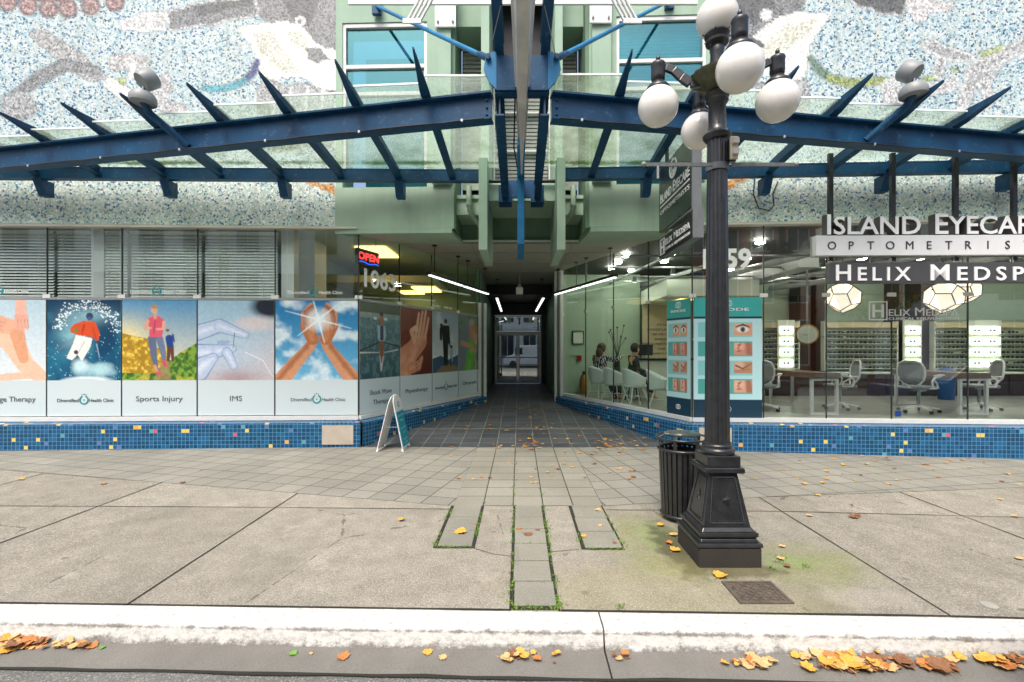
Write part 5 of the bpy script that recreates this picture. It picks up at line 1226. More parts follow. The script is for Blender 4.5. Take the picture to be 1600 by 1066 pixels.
g.build("link", MAT['chrome'], sg2)
# blade signs, at right angles to the front
FB = Frame((2.02, 6.60), (2.02, 5.34))
FBn = Frame((2.02, 6.60), (2.02, 5.34)); FBn.n = Vector((-1, 0, 0))
b1 = thing("projecting_sign", "larger dark green sign with a round eye emblem, hung edge-on from the canopy", "projecting sign", (2.07, 5.97, 3.27))
g = MB(); g.box((2.02, 5.36, 3.27), (2.12, 6.60, 4.14)); g.build("panel", MAT['sign_g'], b1)
g = MB(); g.box((2.015, 5.325, 3.24), (2.125, 5.36, 4.42)); g.box((2.01, 5.33, 3.215), (2.14, 6.2, 3.24)); g.build("end_post", simple("dark_grey_post", '63686a', .5), b1)
g = MB()
for y in (5.7, 6.4): g.bar((2.07, y, 4.14), (2.07, y, 4.46), .04, .04, up=(0, 1, 0))
g.build("hanger", MAT['iron'], b1)
g = MB(); text_on(g, FBn, "Island Eyecare", .06, .0, 3.66, .14, width=1.12, small=.8, bold=.012); FBn.box(g, .06, 1.18, 0, .004, 3.60, 3.62); text_on(g, FBn, "OPTOMETRISTS", .06, .0, 3.50, .055, width=1.12)
for k in range(24):
    a0, a1 = k * math.tau / 24, (k + 1) * math.tau / 24
    for (rr, r2, ox, oz) in ((.15, .115, 0, 0), (.085, .062, .0, -.02)):
        if rr > .1 and 3 < k < 5: continue
        P = lambda a, q: FBn.P(.60 + ox + q * math.cos(a), 0, 3.97 + oz + q * .85 * math.sin(a)); vs = [P(a0, r2), P(a1, r2), P(a1, rr), P(a0, rr)]; g.hexa(vs + [v + FBn.n * .004 for v in vs])
g.sphere(FBn.P(.60, 0.001, 3.93), .032, n=10, k=6, sc=(.1, 1, 1)); g.build("lettering", MAT['letter'], b1)
b2 = thing("projecting_sign", "smaller black sign with a boxed white H, hung below the dark green eye sign", "projecting sign", (2.07, 5.97, 2.90))
g = MB(); g.box((2.02, 5.33, 2.905), (2.12, 6.60, 3.165)); g.build("panel", simple("near_black_sign", '17191a', .3), b2)
g = MB(); g.box((2.015, 5.30, 2.89), (2.14, 5.33, 3.24)); g.box((2.025, 5.34, 2.893), (2.135, 6.6, 2.904)); g.build("end_post", simple("dark_grey_post", '63686a', .5), b2)
g = MB(); text_on(g, FBn, "H", .15, 0, 2.95, .16, align='C', bold=.02); text_on(g, FBn, "elix Medspa", .29, 0, 3.03, .09, width=.9, small=.85, bold=.01); text_on(g, FBn, "CLINICAL REJUVENATION", .29, 0, 2.955, .035, width=.9)
for (a, b, z0, z1) in ((.05, .26, 2.925, 2.94), (.05, .26, 3.13, 3.145), (.05, .065, 2.94, 3.13), (.245, .26, 2.94, 3.13)): FBn.box(g, a, b, 0, .004, z0, z1)
g.build("lettering", MAT['letter'], b2)
# ------------------------------------------------------------------ street lamp
LXP, LYP = 1.545, 3.57
lamp = thing("street_lamp", "black cast iron street lamp with five white globes standing on the pavement", "street lamp", (LXP, LYP, 0))
def sq(mb, w0, w1, z0, z1, m=0):
    p = [(LXP + a * w / 2, LYP + b * w / 2, z) for (w, z) in ((w0, z0), (w1, z1)) for a, b in ((-1, -1), (1, -1), (1, 1), (-1, 1))]; mb.hexa(p, m)
g = MB(); sq(g, .46, .46, -.03, .145); g.build("plinth", simple("rough_black_concrete", '35322e', .85, bump=.6, bs=80, fine=.3), lamp, bevel=.012)
g = MB()
for w0, w1, z0, z1 in ((.475, .47, .146, .175), (.43, .41, .175, .20), (.40, .42, .20, .215), (.43, .43, .215, .245), (.40, .36, .245, .275), (.35, .215, .275, .655), (.235, .30, .655, .67), (.30, .29, .67, .705), (.25, .25, .705, .79)): sq(g, w0, w1, z0, z1)
base = g.build("pedestal", MAT['iron'], lamp, bevel=.006)
# raised panels with beads and a leaf boss on the four faces
g = MB()
for k in range(4):
    Rm = Matrix.Translation((LXP, LYP, 0)) @ Matrix.Rotation(k * math.pi / 2, 4, 'Z')
    def fp(u, z, d=.004):
        hw = .175 + (z - .275) / .38 * (.1075 - .175); return Rm @ Vector((u * hw, -(hw + d), z))
    for i in range(22):
        z = .31 + .31 * i / 21
        for u in (-.74, .74): g.sphere(fp(u, z), .0072, n=8, k=5)
    for z in (.305, .628):
        g.tube([fp(-.74, z, .002), fp(.74, z, .002)], .006, n=6)
        for i in range(9): g.sphere(fp(-.66 + 1.32 * i / 8, z + (.014 if z < .4 else -.014)), .0045, n=6, k=4)
    for a in range(10):
        an = a * math.tau / 10 + .3; c0 = (.0, .47); L = .034 if a % 2 else .044
        p0 = fp(.05 * math.cos(an) / 1, c0[1] + .006 * math.sin(an), .003); p1 = fp(math.cos(an) * L / .14, c0[1] + math.sin(an) * L, .004); g.tube([p0, p1], .006, n=6, r2=.0015)
    g.sphere(fp(0, .47, .004), .012, n=8, k=6)
g.build("cast_ornament", MAT['iron'], lamp)
g = MB(); g.lathe([(.12, .79), (.128, .80), (.13, .82), (.12, .835), (.108, .84), (.112, .85), (.105, .865), (.095, .87)], (LXP, LYP, 0), 32)
for k in range(28): a = k * math.tau / 28; g.sphere((LXP + .1 * math.cos(a), LYP + .1 * math.sin(a), .873), .006, n=5, k=4)
n = 48; zs = [.87, 1.8, 2.6, 3.22]; rs = [.093, .086, .079, .073]; vs = []; fs = []
for r, z in zip(rs, zs):
    for k in range(n): a = k * math.tau / n; rr = r * (1, .985, .925, .985)[k % 4]; vs.append((LXP + rr * math.cos(a), LYP + rr * math.sin(a), z))
for i in range(3):
    for k in range(n): fs.append((i * n + k, i * n + (k + 1) % n, (i + 1) * n + (k + 1) % n, (i + 1) * n + k))
g.add(vs, fs)
g.lathe([(.075, 3.22), (.09, 3.225), (.105, 3.245), (.106, 3.262), (.085, 3.275), (.073, 3.30), (.066, 3.33), (.064, 3.50), (.078, 3.515), (.085, 3.53), (.076, 3.545), (.088, 3.56), (.094, 3.575), (.082, 3.59), (.06, 3.60)], (LXP, LYP, 0), 32)
g.build("column", MAT['iron'], lamp)
g = MB(); g.lathe([(.06, 3.60), (.09, 3.62), (.15, 3.665), (.20, 3.715), (.205, 3.73), (.19, 3.735), (.08, 3.75), (.062, 3.76)], (LXP, LYP, 0), 40, flute=.05)
g.build("bowl", simple("mossy_cast_iron", '4a4d33', .6, var=.5, vs=14), lamp)
g = MB(); g.lathe([(.055, 3.74), (.05, 3.90), (.056, 3.93), (.05, 3.95), (.048, 3.965), (.055, 3.98)], (LXP, LYP, 0), 24); g.build("neck", MAT['iron'], lamp)
def socket_top(c):      # cup below the top globe
    g = MB(); g.lathe([(.05, -.04), (.085, -.02), (.088, .0), (.075, .01), (.092, .03), (.095, .045)], c, 28)
    for k in range(6): a = k * math.tau / 6; g.tube([Vector(c) + Vector((.09 * math.cos(a), .09 * math.sin(a), .035)), Vector(c) + Vector((.115 * math.cos(a), .115 * math.sin(a), .045))], .005, n=5)
    return g
ct = (LXP, LYP, 4.0); socket_top(ct).build("socket", MAT['iron'], lamp)
g = MB(); g.sphere((LXP, LYP, 4.178), .155, n=36, k=22); g.build("globe", MAT['globe'], lamp)
for k in range(4):
    a = R(-5) + k * math.pi / 2; D = Vector((math.cos(a), math.sin(a), 0)); C0 = Vector((LXP, LYP, 0)); P = lambda r, z: C0 + D * r + Vector((0, 0, z))
    g = MB(); pts = [P(.10, 3.69), P(.20, 3.68), P(.27, 3.73), P(.33, 3.79), P(.39, 3.815), P(.44, 3.815)]
    for i in range(len(pts) - 1): g.bar(pts[i], pts[i + 1] + (pts[i + 1] - pts[i]) * .06, .034 - .002 * i, .085 - .006 * i, up=D.cross(Vector((0, 0, 1))).cross(D) if False else (0, 0, 1), w2=.032 - .002 * i, h2=.079 - .006 * i)
    ar = g.build("arm", MAT['iron'], lamp, bevel=.008)
    g = MB(); c = P(.45, 0); g.lathe([(.03, 3.70), (.05, 3.715), (.054, 3.74), (.053, 3.82), (.058, 3.835), (.052, 3.85), (.03, 3.865), (.012, 3.875), (.018, 3.89), (.006, 3.915)], (c.x, c.y, 0), 24)
    g.lathe([(.088, 3.635), (.092, 3.65), (.078, 3.67), (.055, 3.69), (.04, 3.71)], (c.x, c.y, 0), 24); g.build("socket", MAT['iron'], ar)
    g = MB(); g.sphere((c.x, c.y, 3.51), .155, n=36, k=22); g.build("globe", MAT['globe'], lamp)
g = MB(); g.box((LXP + .055, LYP - .10, 3.02), (LXP + .10, LYP - .05, 3.20), 0); g.build("outlet_backplate", MAT['iron'], lamp)
g = MB(); g.box((LXP + .05, LYP - .13, 3.03), (LXP + .105, LYP - .10, 3.20)); ob = g.build("outlet_box", simple("beige_plastic", 'c9bfa2', .5), lamp, bevel=.005)
g = MB(); 
for z in (3.06, 3.14): g.box((LXP + .055, LYP - .155, z), (LXP + .10, LYP - .131, z + .04))
g.build("outlet_cover", MAT['alu'], ob)
g = MB(); g.box((LXP - .60, LYP - .10, 2.985), (LXP - .075, LYP - .085, 3.012)); g.box((LXP + .075, LYP - .10, 2.985), (LXP + .55, LYP - .085, 3.012)); g.lathe([(.084, 2.98), (.086, 3.03)], (LXP, LYP, 0), 28)
bb = g.build("banner_bracket", simple("dull_bracket", '5c6063', .5, var=.3, vs=20), lamp)
g = MB(); g.sphere((LXP - .60, LYP - .1, 3.0), .018, n=8, k=6); g.box((LXP - .50, LYP - .105, 2.89), (LXP - .485, LYP - .095, 2.985)); g.sphere((LXP + .56, LYP - .1, 3.0), .018, n=8, k=6); g.build("hook", MAT['grey'], bb)

# ------------------------------------------------------------------ litter bin behind the lamp
BX, BY, BR = 1.545, 4.33, .212
bn = thing("litter_bin", "black slatted round litter bin standing behind the street lamp's base", "litter bin", (BX, BY, 0))
g = MB()
for k in range(28):
    a = k * math.tau / 28; D = Vector((math.cos(a), math.sin(a), 0)); T = Vector((-D.y, D.x, 0)); c = Vector((BX, BY, 0))
    r0, r1 = BR * .88, BR; p = []
    for z, r in ((.05, r0), (.66, r1)):
        o = c + D * r + Vector((0, 0, z)); p += [o - T * .016 - D * .004, o + T * .016 - D * .004, o + T * .016 + D * .004, o - T * .016 + D * .004]
    g.hexa(p)
g.build("slats", MAT['iron'], bn)
g = MB()
for z, r in ((.05, BR * .89), (.66, BR * 1.02)): g = MB(); g.tube([(BX + r * math.cos(k * math.tau / 32), BY + r * math.sin(k * math.tau / 32), z) for k in range(33)], .016, n=8); g.build("hoop", MAT['iron'], bn)
g = MB()
g.tube([(BX + BR * .8 * math.cos(k * math.tau / 32), BY + BR * .8 * math.sin(k * math.tau / 32), .60) for k in range(33)], .01, n=6)
g.lathe([(.0, .02), (BR * .8, .02), (BR * .86, .05)], (BX, BY, 0), 28); g.build("rings", MAT['iron'], bn)
g = MB(); g.lathe([(BR * .70, .08), (BR * .82, .64), (BR * .80, .64), (BR * .68, .09), (0, .09)], (BX, BY, 0), 28); g.build("liner", MAT['black'], bn)
g = MB(); g.tube([(BX + BR * 1.12 * math.cos(k * math.tau / 32), BY + BR * 1.12 * math.sin(k * math.tau / 32), .765) for k in range(33)], .010, n=8)
for k in range(7):
    a = k * math.tau / 7 + .5; D = Vector((math.cos(a), math.sin(a), 0)); c = Vector((BX, BY, 0)); g.bar(c + D * BR * .98 + Vector((0, 0, .64)), c + D * BR * 1.1 + Vector((0, 0, .765)), .03, .006, up=tuple(D))
    g.bar(c + D * BR * 1.1 + Vector((0, 0, .765)), c + D * BR * .75 + Vector((0, 0, .80)), .03, .006)
g.lathe([(BR * .72, .80), (BR * .8, .795), (BR * .80, .80), (BR * .72, .806)], (BX, BY, 0), 28); g.build("lid", MAT['iron'], bn)
# iron cover in the pavement
cv = thing("utility_cover", "square rusty iron cover with raised bars set in the pavement near the kerb", "utility cover", (1.56, 3.0, 0))
g = MB(); x0, x1, y0, y1 = 1.385, 1.725, 2.865, 3.135
for a, b in (((x0, y0), (x1, y0 + .02)), ((x0, y1 - .02), (x1, y1)), ((x0, y0 + .02), (x0 + .02, y1 - .02)), ((x1 - .02, y0 + .02), (x1, y1 - .02))): g.box((*a, .0), (*b, .010))
g.build("frame", MAT['clay'], cv)
g = MB(); g.box((x0 + .022, y0 + .022, .0), (x1 - .022, y1 - .022, .006))
for i in range(9):
    for j in range(7):
        cx, cy = x0 + .045 + i * .031, y0 + .04 + j * .031; a = R(45) if (i + j) % 2 else R(-45); d = Vector((math.cos(a), math.sin(a), 0)) * .014; g.bar(Vector((cx, cy, .008)) - d, Vector((cx, cy, .008)) + d, .006, .008)
g.build("lid", MAT['clay'], cv)
g = MB(); g.lathe([(.042, .0), (.042, .005), (.0, .007)], (2.94, 2.86, gz(2.94, 0)), 24); tag(g.build("valve_cap", simple("pale_cap", '9b9a92', .5), top=("small round pale metal cap set in the pavement at the right edge", "valve cap")))

# ------------------------------------------------------------------ A-frame board
ab = thing("sandwich_board", "white A-frame sidewalk board with a teal panel standing at the passage corner", "sandwich board", (-2.0, 7.3, 0))
apex_x = -1.985; y0, y1 = 7.08, 7.53
def leaf_board(xb, nm):
    g = MB(); b0, t0 = Vector((xb, y0, .0)), Vector((apex_x + (.02 if xb > apex_x else -.02), y0, .80)); sgn = 1 if xb > apex_x else -1
    dz = Vector((0, y1 - y0, 0)); th = Vector((.014 * sgn, 0, 0))
    top = [(0, .0), (1, .0)]
    p = lambda f, t: b0 + (t0 - b0) * f + dz * t
    out = [p(.05, 0.0), p(.05, 1), p(.96, 1), p(1.06, .82), p(1.09, .5), p(1.06, .18), p(.96, 0)]
    n = len(out); g.add([q for q in out] + [q + th for q in out], [tuple(range(n)), tuple(reversed(range(n, 2 * n)))] + [((i + 1) % n, i, n + i, n + (i + 1) % n) for i in range(n)])
    for t in (.02, .98): g.bar(p(0, t), p(.06, t), .03, .03)
    o = g.build(nm, MAT['white'], ab, bevel=.004); return p, th, o
leaf_board(-2.20, "board"); p, th, bo = leaf_board(-1.80, "board")
g = MB(); e = Vector((.018, 0, 0)); q = [p(.09, .06), p(.09, .94), p(.76, .94), p(.76, .06)]; g.hexa([v + e for v in q] + [v + e * 1.2 for v in q]); g.build("teal_panel", MAT['teal'], bo)
g = MB()
for s_, f, cap in (("Now Offering", .66, .042), ("Walk-In", .56, .042), ("Appointments", .42, .036), ("Open", .33, .036), ("Please Call", .20, .036), ("Us Today", .13, .036)):
    v, fcs = text_geo(s_, cap, .002); v[:, 0] -= v[:, 0].max() / 2; ux = Vector((0, 1, 0)); uz = (p(1, 0) - p(0, 0)).normalized(); g.add([p(f, .5) + e * 1.35 + ux * a[0] + uz * a[1] for a in v], fcs)
g.build("lettering", MAT['letter'], bo)
g = MB(); ux = Vector((0, 1, 0)); uz = (p(1, 0) - p(0, 0)).normalized()
for k in range(18):
    a0, a1 = R(110) + k * R(17.5), R(110) + (k + 1) * R(17.5); P_ = lambda a, r: p(.90, .5) + e + ux * r * math.cos(a) + uz * r * math.sin(a); vs = [P_(a0, .035), P_(a1, .035), P_(a1, .05), P_(a0, .05)]; g.hexa(vs + [v + e * .15 for v in vs])
g.build("emblem", MAT['text_t'], bo)
g = MB(); g.tube([(apex_x - .12, y0 + .03, .38), (apex_x + .12, y0 + .03, .38)], .004, n=5); g.build("stay", MAT['grey'], ab)

# ------------------------------------------------------------------ lights in the passage
for (a, b, n, lab) in (((-1.68, 8.45, 3.0), (-.76, 11.5, 3.0), 2, ["suspended tube light at the mouth of the passage, left side, over the posters", "second suspended tube light on the passage's left side, deeper in"]),
                       ((1.86, 8.70, 3.0), (.90, 11.6, 3.0), 2, ["suspended tube light at the mouth of the passage, right side, over the white chairs", "second suspended tube light on the passage's right side, deeper in"]),
                       ((-.60, 12.3, 3.0), (-.62, 16.2, 2.95), 1, ["long tube light deep in the passage, left of the hanging lantern"]), ((.66, 12.3, 3.0), (.60, 16.2, 2.95), 1, ["long tube light deep in the passage, right of the hanging lantern"])):
    A, B = Vector(a), Vector(b)
    for k in range(n):
        p0 = A + (B - A) * (k / n + .01); p1 = A + (B - A) * ((k + 1) / n - .01); lt = thing("tube_light", lab[k], "ceiling light", tuple((p0 + p1) / 2), "suspended tube lights in the passage")
        g = MB(); g.bar(p0, p1, .09, .05); g.build("housing", MAT['black'], lt)
        g = MB(); d = (p1 - p0).normalized(); g.bar(p0 + d * .03 - Vector((0, 0, .035)), p1 - d * .03 - Vector((0, 0, .035)), .06, .02); g.build("tube", MAT['tubel'], lt)
        g = MB()
        for f in (.15, .85):
            q = p0 + (p1 - p0) * f; g.tube([q, (q.x, q.y, 3.565)], .008, n=6); g.lathe([(.05, -.02), (.05, 0)], (q.x, q.y, 3.567), 14)
        g.build("suspension_rod", MAT['black'], lt)
hl = thing("hanging_lantern", "small white box lantern hanging on the centre line of the passage", "lantern", (.0, 12.0, 3.02))
g = MB(); g.box((-.08, 11.92, 3.02), (.10, 12.08, 3.20)); g.build("box", simple("white_lantern", 'd9dcd6', .5), hl, bevel=.01)  # plain off-white box
g = MB(); g.prism([(-.04, 11.96), (.06, 11.96), (.06, 12.04), (-.04, 12.04)], 3.20, 3.28); g.tube([(.01, 12, 3.28), (.01, 12, 3.56)], .012, n=8); g.build("mount", MAT['grey'], hl)

# ------------------------------------------------------------------ furniture inside
FLZ = .40
def make_tub():
    r = thing("tub_chair", "x", "chair", (0, 0, 0))
    g = MB(); n = 20; vs = []; fs = []     # wrapped shell open to the front (+x), higher at the back
    rows = 6
    for i in range(rows + 1):
        for k in range(n + 1):
            a = R(62) + (math.tau - 2 * R(62)) * k / n; back = (1 - math.cos(a)) / 2; top = .62 + .18 * max(0, back - .35) / .65
            z = .43 + (top - .43) * i / rows; rr = .215 + .05 * (i / rows) ** .7; vs.append((rr * math.cos(a) * 1.02, rr * math.sin(a) * 1.08, z))
    for i in range(rows):
        for k in range(n): fs.append((i * (n + 1) + k, i * (n + 1) + k + 1, (i + 1) * (n + 1) + k + 1, (i + 1) * (n + 1) + k))
    g.add(vs, fs, 0, True); sh = g.build("shell", MAT['white'], r); m = sh.modifiers.new("t", 'SOLIDIFY'); m.thickness = .02
    g = MB(); g.lathe([(.0, .40), (.2, .41), (.235, .44), (.23, .46), (.0, .465)], (0, 0, 0), 24); g.build("seat", MAT['white'], r)
    for sx in (-1, 1):
        for sy in (-1, 1): g = MB(); g.tube([(sx * .10, sy * .10, .42), (sx * .23, sy * .23, 0)], .013, n=8, r2=.009); g.build("leg", MAT['white'], r)
    g = MB(); g.tube([(-.16, -.16, .22), (.16, .16, .22)], .007, n=6); g.tube([(-.16, .16, .22), (.16, -.16, .22)], .007, n=6); g.build("stretcher", MAT['white'], r); return r
tub = make_tub()
for i, (x, y, rz, lab) in enumerate(((1.86, 10.55, 28, "white tub chair farthest back in the row, with the person in the checked shirt"), (2.10, 10.0, 22, "white tub chair second from the back of the row inside the passage glass"),
                                     (2.40, 9.45, 12, "white tub chair second nearest in the row inside the passage glass"), (2.72, 8.80, -20, "nearest white tub chair, beside the teal banner inside the passage glass"))):
    o = tub if i == 0 else copy_tree(tub); o.location = (x, y, FLZ); o.rotation_euler = (0, 0, R(rz)); tag(o, lab, "chair", "white tub chairs in a row inside the passage glass")
def make_office():
    r = thing("office_chair", "x", "office chair", (0, 0, 0))
    g = MB(); g.prism([(-.22, -.23), (.20, -.24), (.25, -.15), (.25, .15), (.20, .24), (-.22, .23)], .44, .50); g.build("seat", MAT['grey'], r, bevel=.02)
    g = MB(); pts = [(-.22, 0, .46)]; prof = [(-.22, .55, .12), (-.25, .62, .19), (-.26, .72, .215), (-.27, .84, .21), (-.29, .93, .17), (-.30, .97, .09)]
    g.tube([(x, w_, z) for x, z, w_ in prof] + [(x, -w_, z) for x, z, w_ in reversed(prof)], .018, n=8); g.tube([(-.22, .12, .55), (-.2, .05, .48), (-.1, 0, .45)], .018, n=8); g.tube([(-.22, -.12, .55), (-.2, -.05, .48), (-.1, 0, .45)], .018, n=8)
    g.tube([(-.255, .2, .66), (-.20, .0, .64), (-.255, -.2, .66)], .02, n=8); g.build("back_frame", MAT['white'], r)
    g = MB(); vs = []; fs = []
    for (x, z, w_) in prof:
        for k in range(7): u = -1 + k / 3; vs.append((x + .03 * (1 - u * u) * -1, u * w_, z))
    for i in range(len(prof) - 1):
        for k in range(6): fs.append((i * 7 + k, i * 7 + k + 1, (i + 1) * 7 + k + 1, (i + 1) * 7 + k))
    g.add(vs, fs, 0, True); bk = g.build("back_mesh", MAT['mesh'], r); m = bk.modifiers.new("t", 'SOLIDIFY'); m.thickness = .008
    for sy in (-1, 1):
        g = MB(); y = sy * .27; g.tube([(-.12, y, .47), (-.14, y, .60), (-.05, y, .665), (.18, y, .69)], .017, n=8); g.tube([(-.12, y, .47), (.05, y, .47), (.03, y, .56), (-.10, y, .64)], .015, n=8); g.bar((-.02, y, .70), (.22, y, .71), .07, .025); g.tube([(-.12, y, .47), (-.1, 0, .46)], .015, n=6)
        g.build("armrest", MAT['white'], r)
    g = MB(); g.tube([(0, 0, .44), (0, 0, .12)], .028, n=12); g.box((-.1, -.08, .40), (.1, .08, .44)); g.build("gas_column", MAT['chrome'], r)
    g = MB()
    for k in range(5): a = k * math.tau / 5 + .4; g.bar((0, 0, .13), (.31 * math.cos(a), .31 * math.sin(a), .075), .05, .035, w2=.03, h2=.025)
    g.build("star_base", MAT['white'], r)
    for k in range(5): a = k * math.tau / 5 + .4; g = MB(); g.lathe([(.03, -.02), (.03, .02)], (.31 * math.cos(a), .31 * math.sin(a), .03), 12, axis=Vector((-math.sin(a), math.cos(a), .01))); g.build("caster", MAT['black'], r)
    return r
oc = make_office()
for i, (x, y, rz, lab) in enumerate(((4.78, 8.95, 55, "white framed mesh office chair just right of the teal front banner"), (6.38, 9.1, 165, "white framed mesh office chair behind the desk under the leftmost pendant lamp"),
                                     (7.55, 8.65, 25, "white framed mesh office chair left of the blue bin, turned three quarters to the street"), (9.05, 9.0, 160, "white framed mesh office chair at the right edge behind the second desk"))):
    o = oc if i == 0 else copy_tree(oc); o.location = (x, y, FLZ); o.rotation_euler = (0, 0, R(rz)); tag(o, lab, "office chair", "white framed mesh office chairs in the optical shop")
for x0, x1, y0_, y1_, lab in ((5.30, 5.80, 8.30, 9.7, "desk with white metal end frames and grey-brown apron under the leftmost pendant lamp"), (7.95, 8.47, 8.25, 9.7, "desk with white metal end frames and grey-brown apron nearest the right edge")):
    d = thing("desk", lab, "desk", ((x0 + x1) / 2, (y0_ + y1_) / 2, FLZ), "desks in the optical shop")
    for y in (y0_, y1_ - .05):
        g = MB(); g.box((x0, y, FLZ), (x0 + .045, y + .05, 1.06)); g.box((x1 - .045, y, FLZ), (x1, y + .05, 1.06)); g.box((x0 + .045, y, FLZ), (x1 - .045, y + .05, FLZ + .04)); g.box((x0 + .045, y, 1.02), (x1 - .045, y + .05, 1.06)); g.build("end_frame", MAT['alu_w'], d)
    g = MB(); g.box((x0 - .02, y0_ - .02, 1.065), (x1 + .02, y1_ + .02, 1.16)); g.build("top", MAT['wood'], d)
# pendant lamps: faceted glass polyhedra in black wire
def dodeca(r):
    ph = (1 + 5 ** .5) / 2; V = [Vector(v) for v in [(a, b, c) for a in (-1, 1) for b in (-1, 1) for c in (-1, 1)] + [(0, a / ph, b * ph) for a in (-1, 1) for b in (-1, 1)] + [(a / ph, b * ph, 0) for a in (-1, 1) for b in (-1, 1)] + [(a * ph, 0, b / ph) for a in (-1, 1) for b in (-1, 1)]]
    E = [(i, j) for i in range(20) for j in range(i + 1, 20) if abs((V[i] - V[j]).length - 2 / ph) < 1e-3]
    N = [Vector(v).normalized() for v in [(0, a, b * ph) for a in (-1, 1) for b in (-1, 1)] + [(a, b * ph, 0) for a in (-1, 1) for b in (-1, 1)] + [(a * ph, 0, b) for a in (-1, 1) for b in (-1, 1)]]
    F = []
    for nn in N:
        for cand in (nn,):
            ids = sorted(range(20), key=lambda i: -V[i].dot(nn))[:5]; c = sum((V[i] for i in ids), Vector()) / 5; ax = (V[ids[0]] - c).normalized(); ay = nn.cross(ax)
            ids.sort(key=lambda i: math.atan2((V[i] - c).dot(ay), (V[i] - c).dot(ax))); F.append(tuple(ids))
    s = r / 3 ** .5; q = Matrix.Rotation(.55, 3, 'X') @ Matrix.Rotation(.3, 3, 'Z'); return [q @ v * s for v in V], E, F
def make_pendant():
    r = thing("pendant_lamp", "x", "pendant lamp", (0, 0, 0)); V, E, F = dodeca(.29)
    g = MB(); g.add([v * .97 for v in V], F); g.build("glass_shade", MAT['pend'], r)
    g = MB()
    for a, b in E: g.tube([V[a], V[b]], .009, n=5)
    g.build("wire_frame", MAT['black'], r)
    g = MB(); g.tube([(0, 0, .27), (0, 0, 1.05)], .008, n=6); g.lathe([(.05, 1.0), (.05, 1.06)], (0, 0, 0), 12); g.build("cord", MAT['black'], r); return r
pn = make_pendant()
for i, (x, y, z, lab) in enumerate(((5.87, 8.3, 2.53, "lit faceted glass pendant lamp, leftmost of the three in the optical shop"), (7.42, 8.0, 2.50, "lit faceted glass pendant lamp, nearest and middle one of the three"), (8.72, 9.0, 2.75, "lit faceted glass pendant lamp partly hidden behind the middle one"))):
    o = pn if i == 0 else copy_tree(pn); o.location = (x, y, z); tag(o, lab, "pendant lamp", "lit faceted pendant lamps in the optical shop")
# eyewear displays on the back wall
YB = 12.2
def dx(px): return AX(px, YB)
gl = MB(); gl.sphere((-.035, 0, .02), .024, n=8, k=5, sc=(1, .2, .85)); gl.sphere((.035, 0, .02), .024, n=8, k=5, sc=(1, .2, .85))
for sx in (-1, 1):
    gl.tube([(sx * .035 + .026 * math.cos(k * .785), 0, .02 + .02 * math.sin(k * .785)) for k in range(9)], .005, n=4); gl.tube([(sx * .062, 0, .025), (sx * .062, .09, .02)], .003, n=4)
gl.tube([(-.012, 0, .025), (.012, 0, .025)], .004, n=4)
gproto = gl.build("eyeglasses", MAT['black'], origin=(0, 0, 0)); gp_used = False
units = [(1192, 1248, "narrow lit eyewear display beside the teal front banner", 10), (1290, 1402, "wide green eyewear display behind the leftmost pendant lamp", 16), (1462, 1512, "short eyewear display left of the lit panels at the right", 7), (1562, 1650, "green eyewear display at the right edge of the back wall", 12)]
ng = 0
for px0, px1, lab, nn in units:
    x0, x1 = dx(px0), dx(px1); d = thing("eyewear_display", lab, "display", ((x0 + x1) / 2, YB, 1.1), "eyewear displays on the shop's back wall")
    g = MB(); g.box((x0, YB + .12, 1.05), (x1, YB + .16, 2.30)); g.box((x0 - .03, YB, 1.0), (x0, YB + .16, 2.34)); g.box((x1, YB, 1.0), (x1 + .03, YB + .16, 2.34)); g.build("back_panel", MAT['shelf'], d)
    g = MB(); g.box((x0, YB - .02, 2.16), (x1, YB + .1, 2.30)); g.build("header", MAT['int_warm'], d)
    for z in (1.06, 1.33, 1.60, 1.87):
        g = MB(); g.box((x0, YB - .02, z), (x1, YB + .12, z + .015)); g.build("shelf", MAT['lamps'] if False else MAT['int_w'], d)
        for hgt in (.0, .13):
            for k in range(nn):
                if random.random() < .12: continue
                o = gproto if ng == 0 else gproto.copy()
                if ng: link(o)
                ng += 1; o.location = (x0 + (k + .5 + random.uniform(-.15, .15)) * (x1 - x0) / nn, YB + .02, z + .017 + hgt * 1.0); s_ = random.uniform(1.1, 1.5); o.scale = (s_, s_, s_)
                tag(o, "pair of dark eyeglasses on a lit shelf of the " + {10: "narrow display beside the teal banner", 16: "wide green display", 7: "short display", 12: "display at the right edge"}[nn], "eyeglasses", {10: "eyeglasses in the narrow display", 16: "eyeglasses in the wide green display", 7: "eyeglasses in the short display", 12: "eyeglasses in the right edge display"}[nn])
    for hgt in (.13,):
        for z in (1.06, 1.33, 1.60, 1.87): g = MB(); g.box((x0, YB - .0, z + hgt), (x1, YB + .12, z + hgt + .008)); g.build("glass_ledge", MAT['shelf'], d)
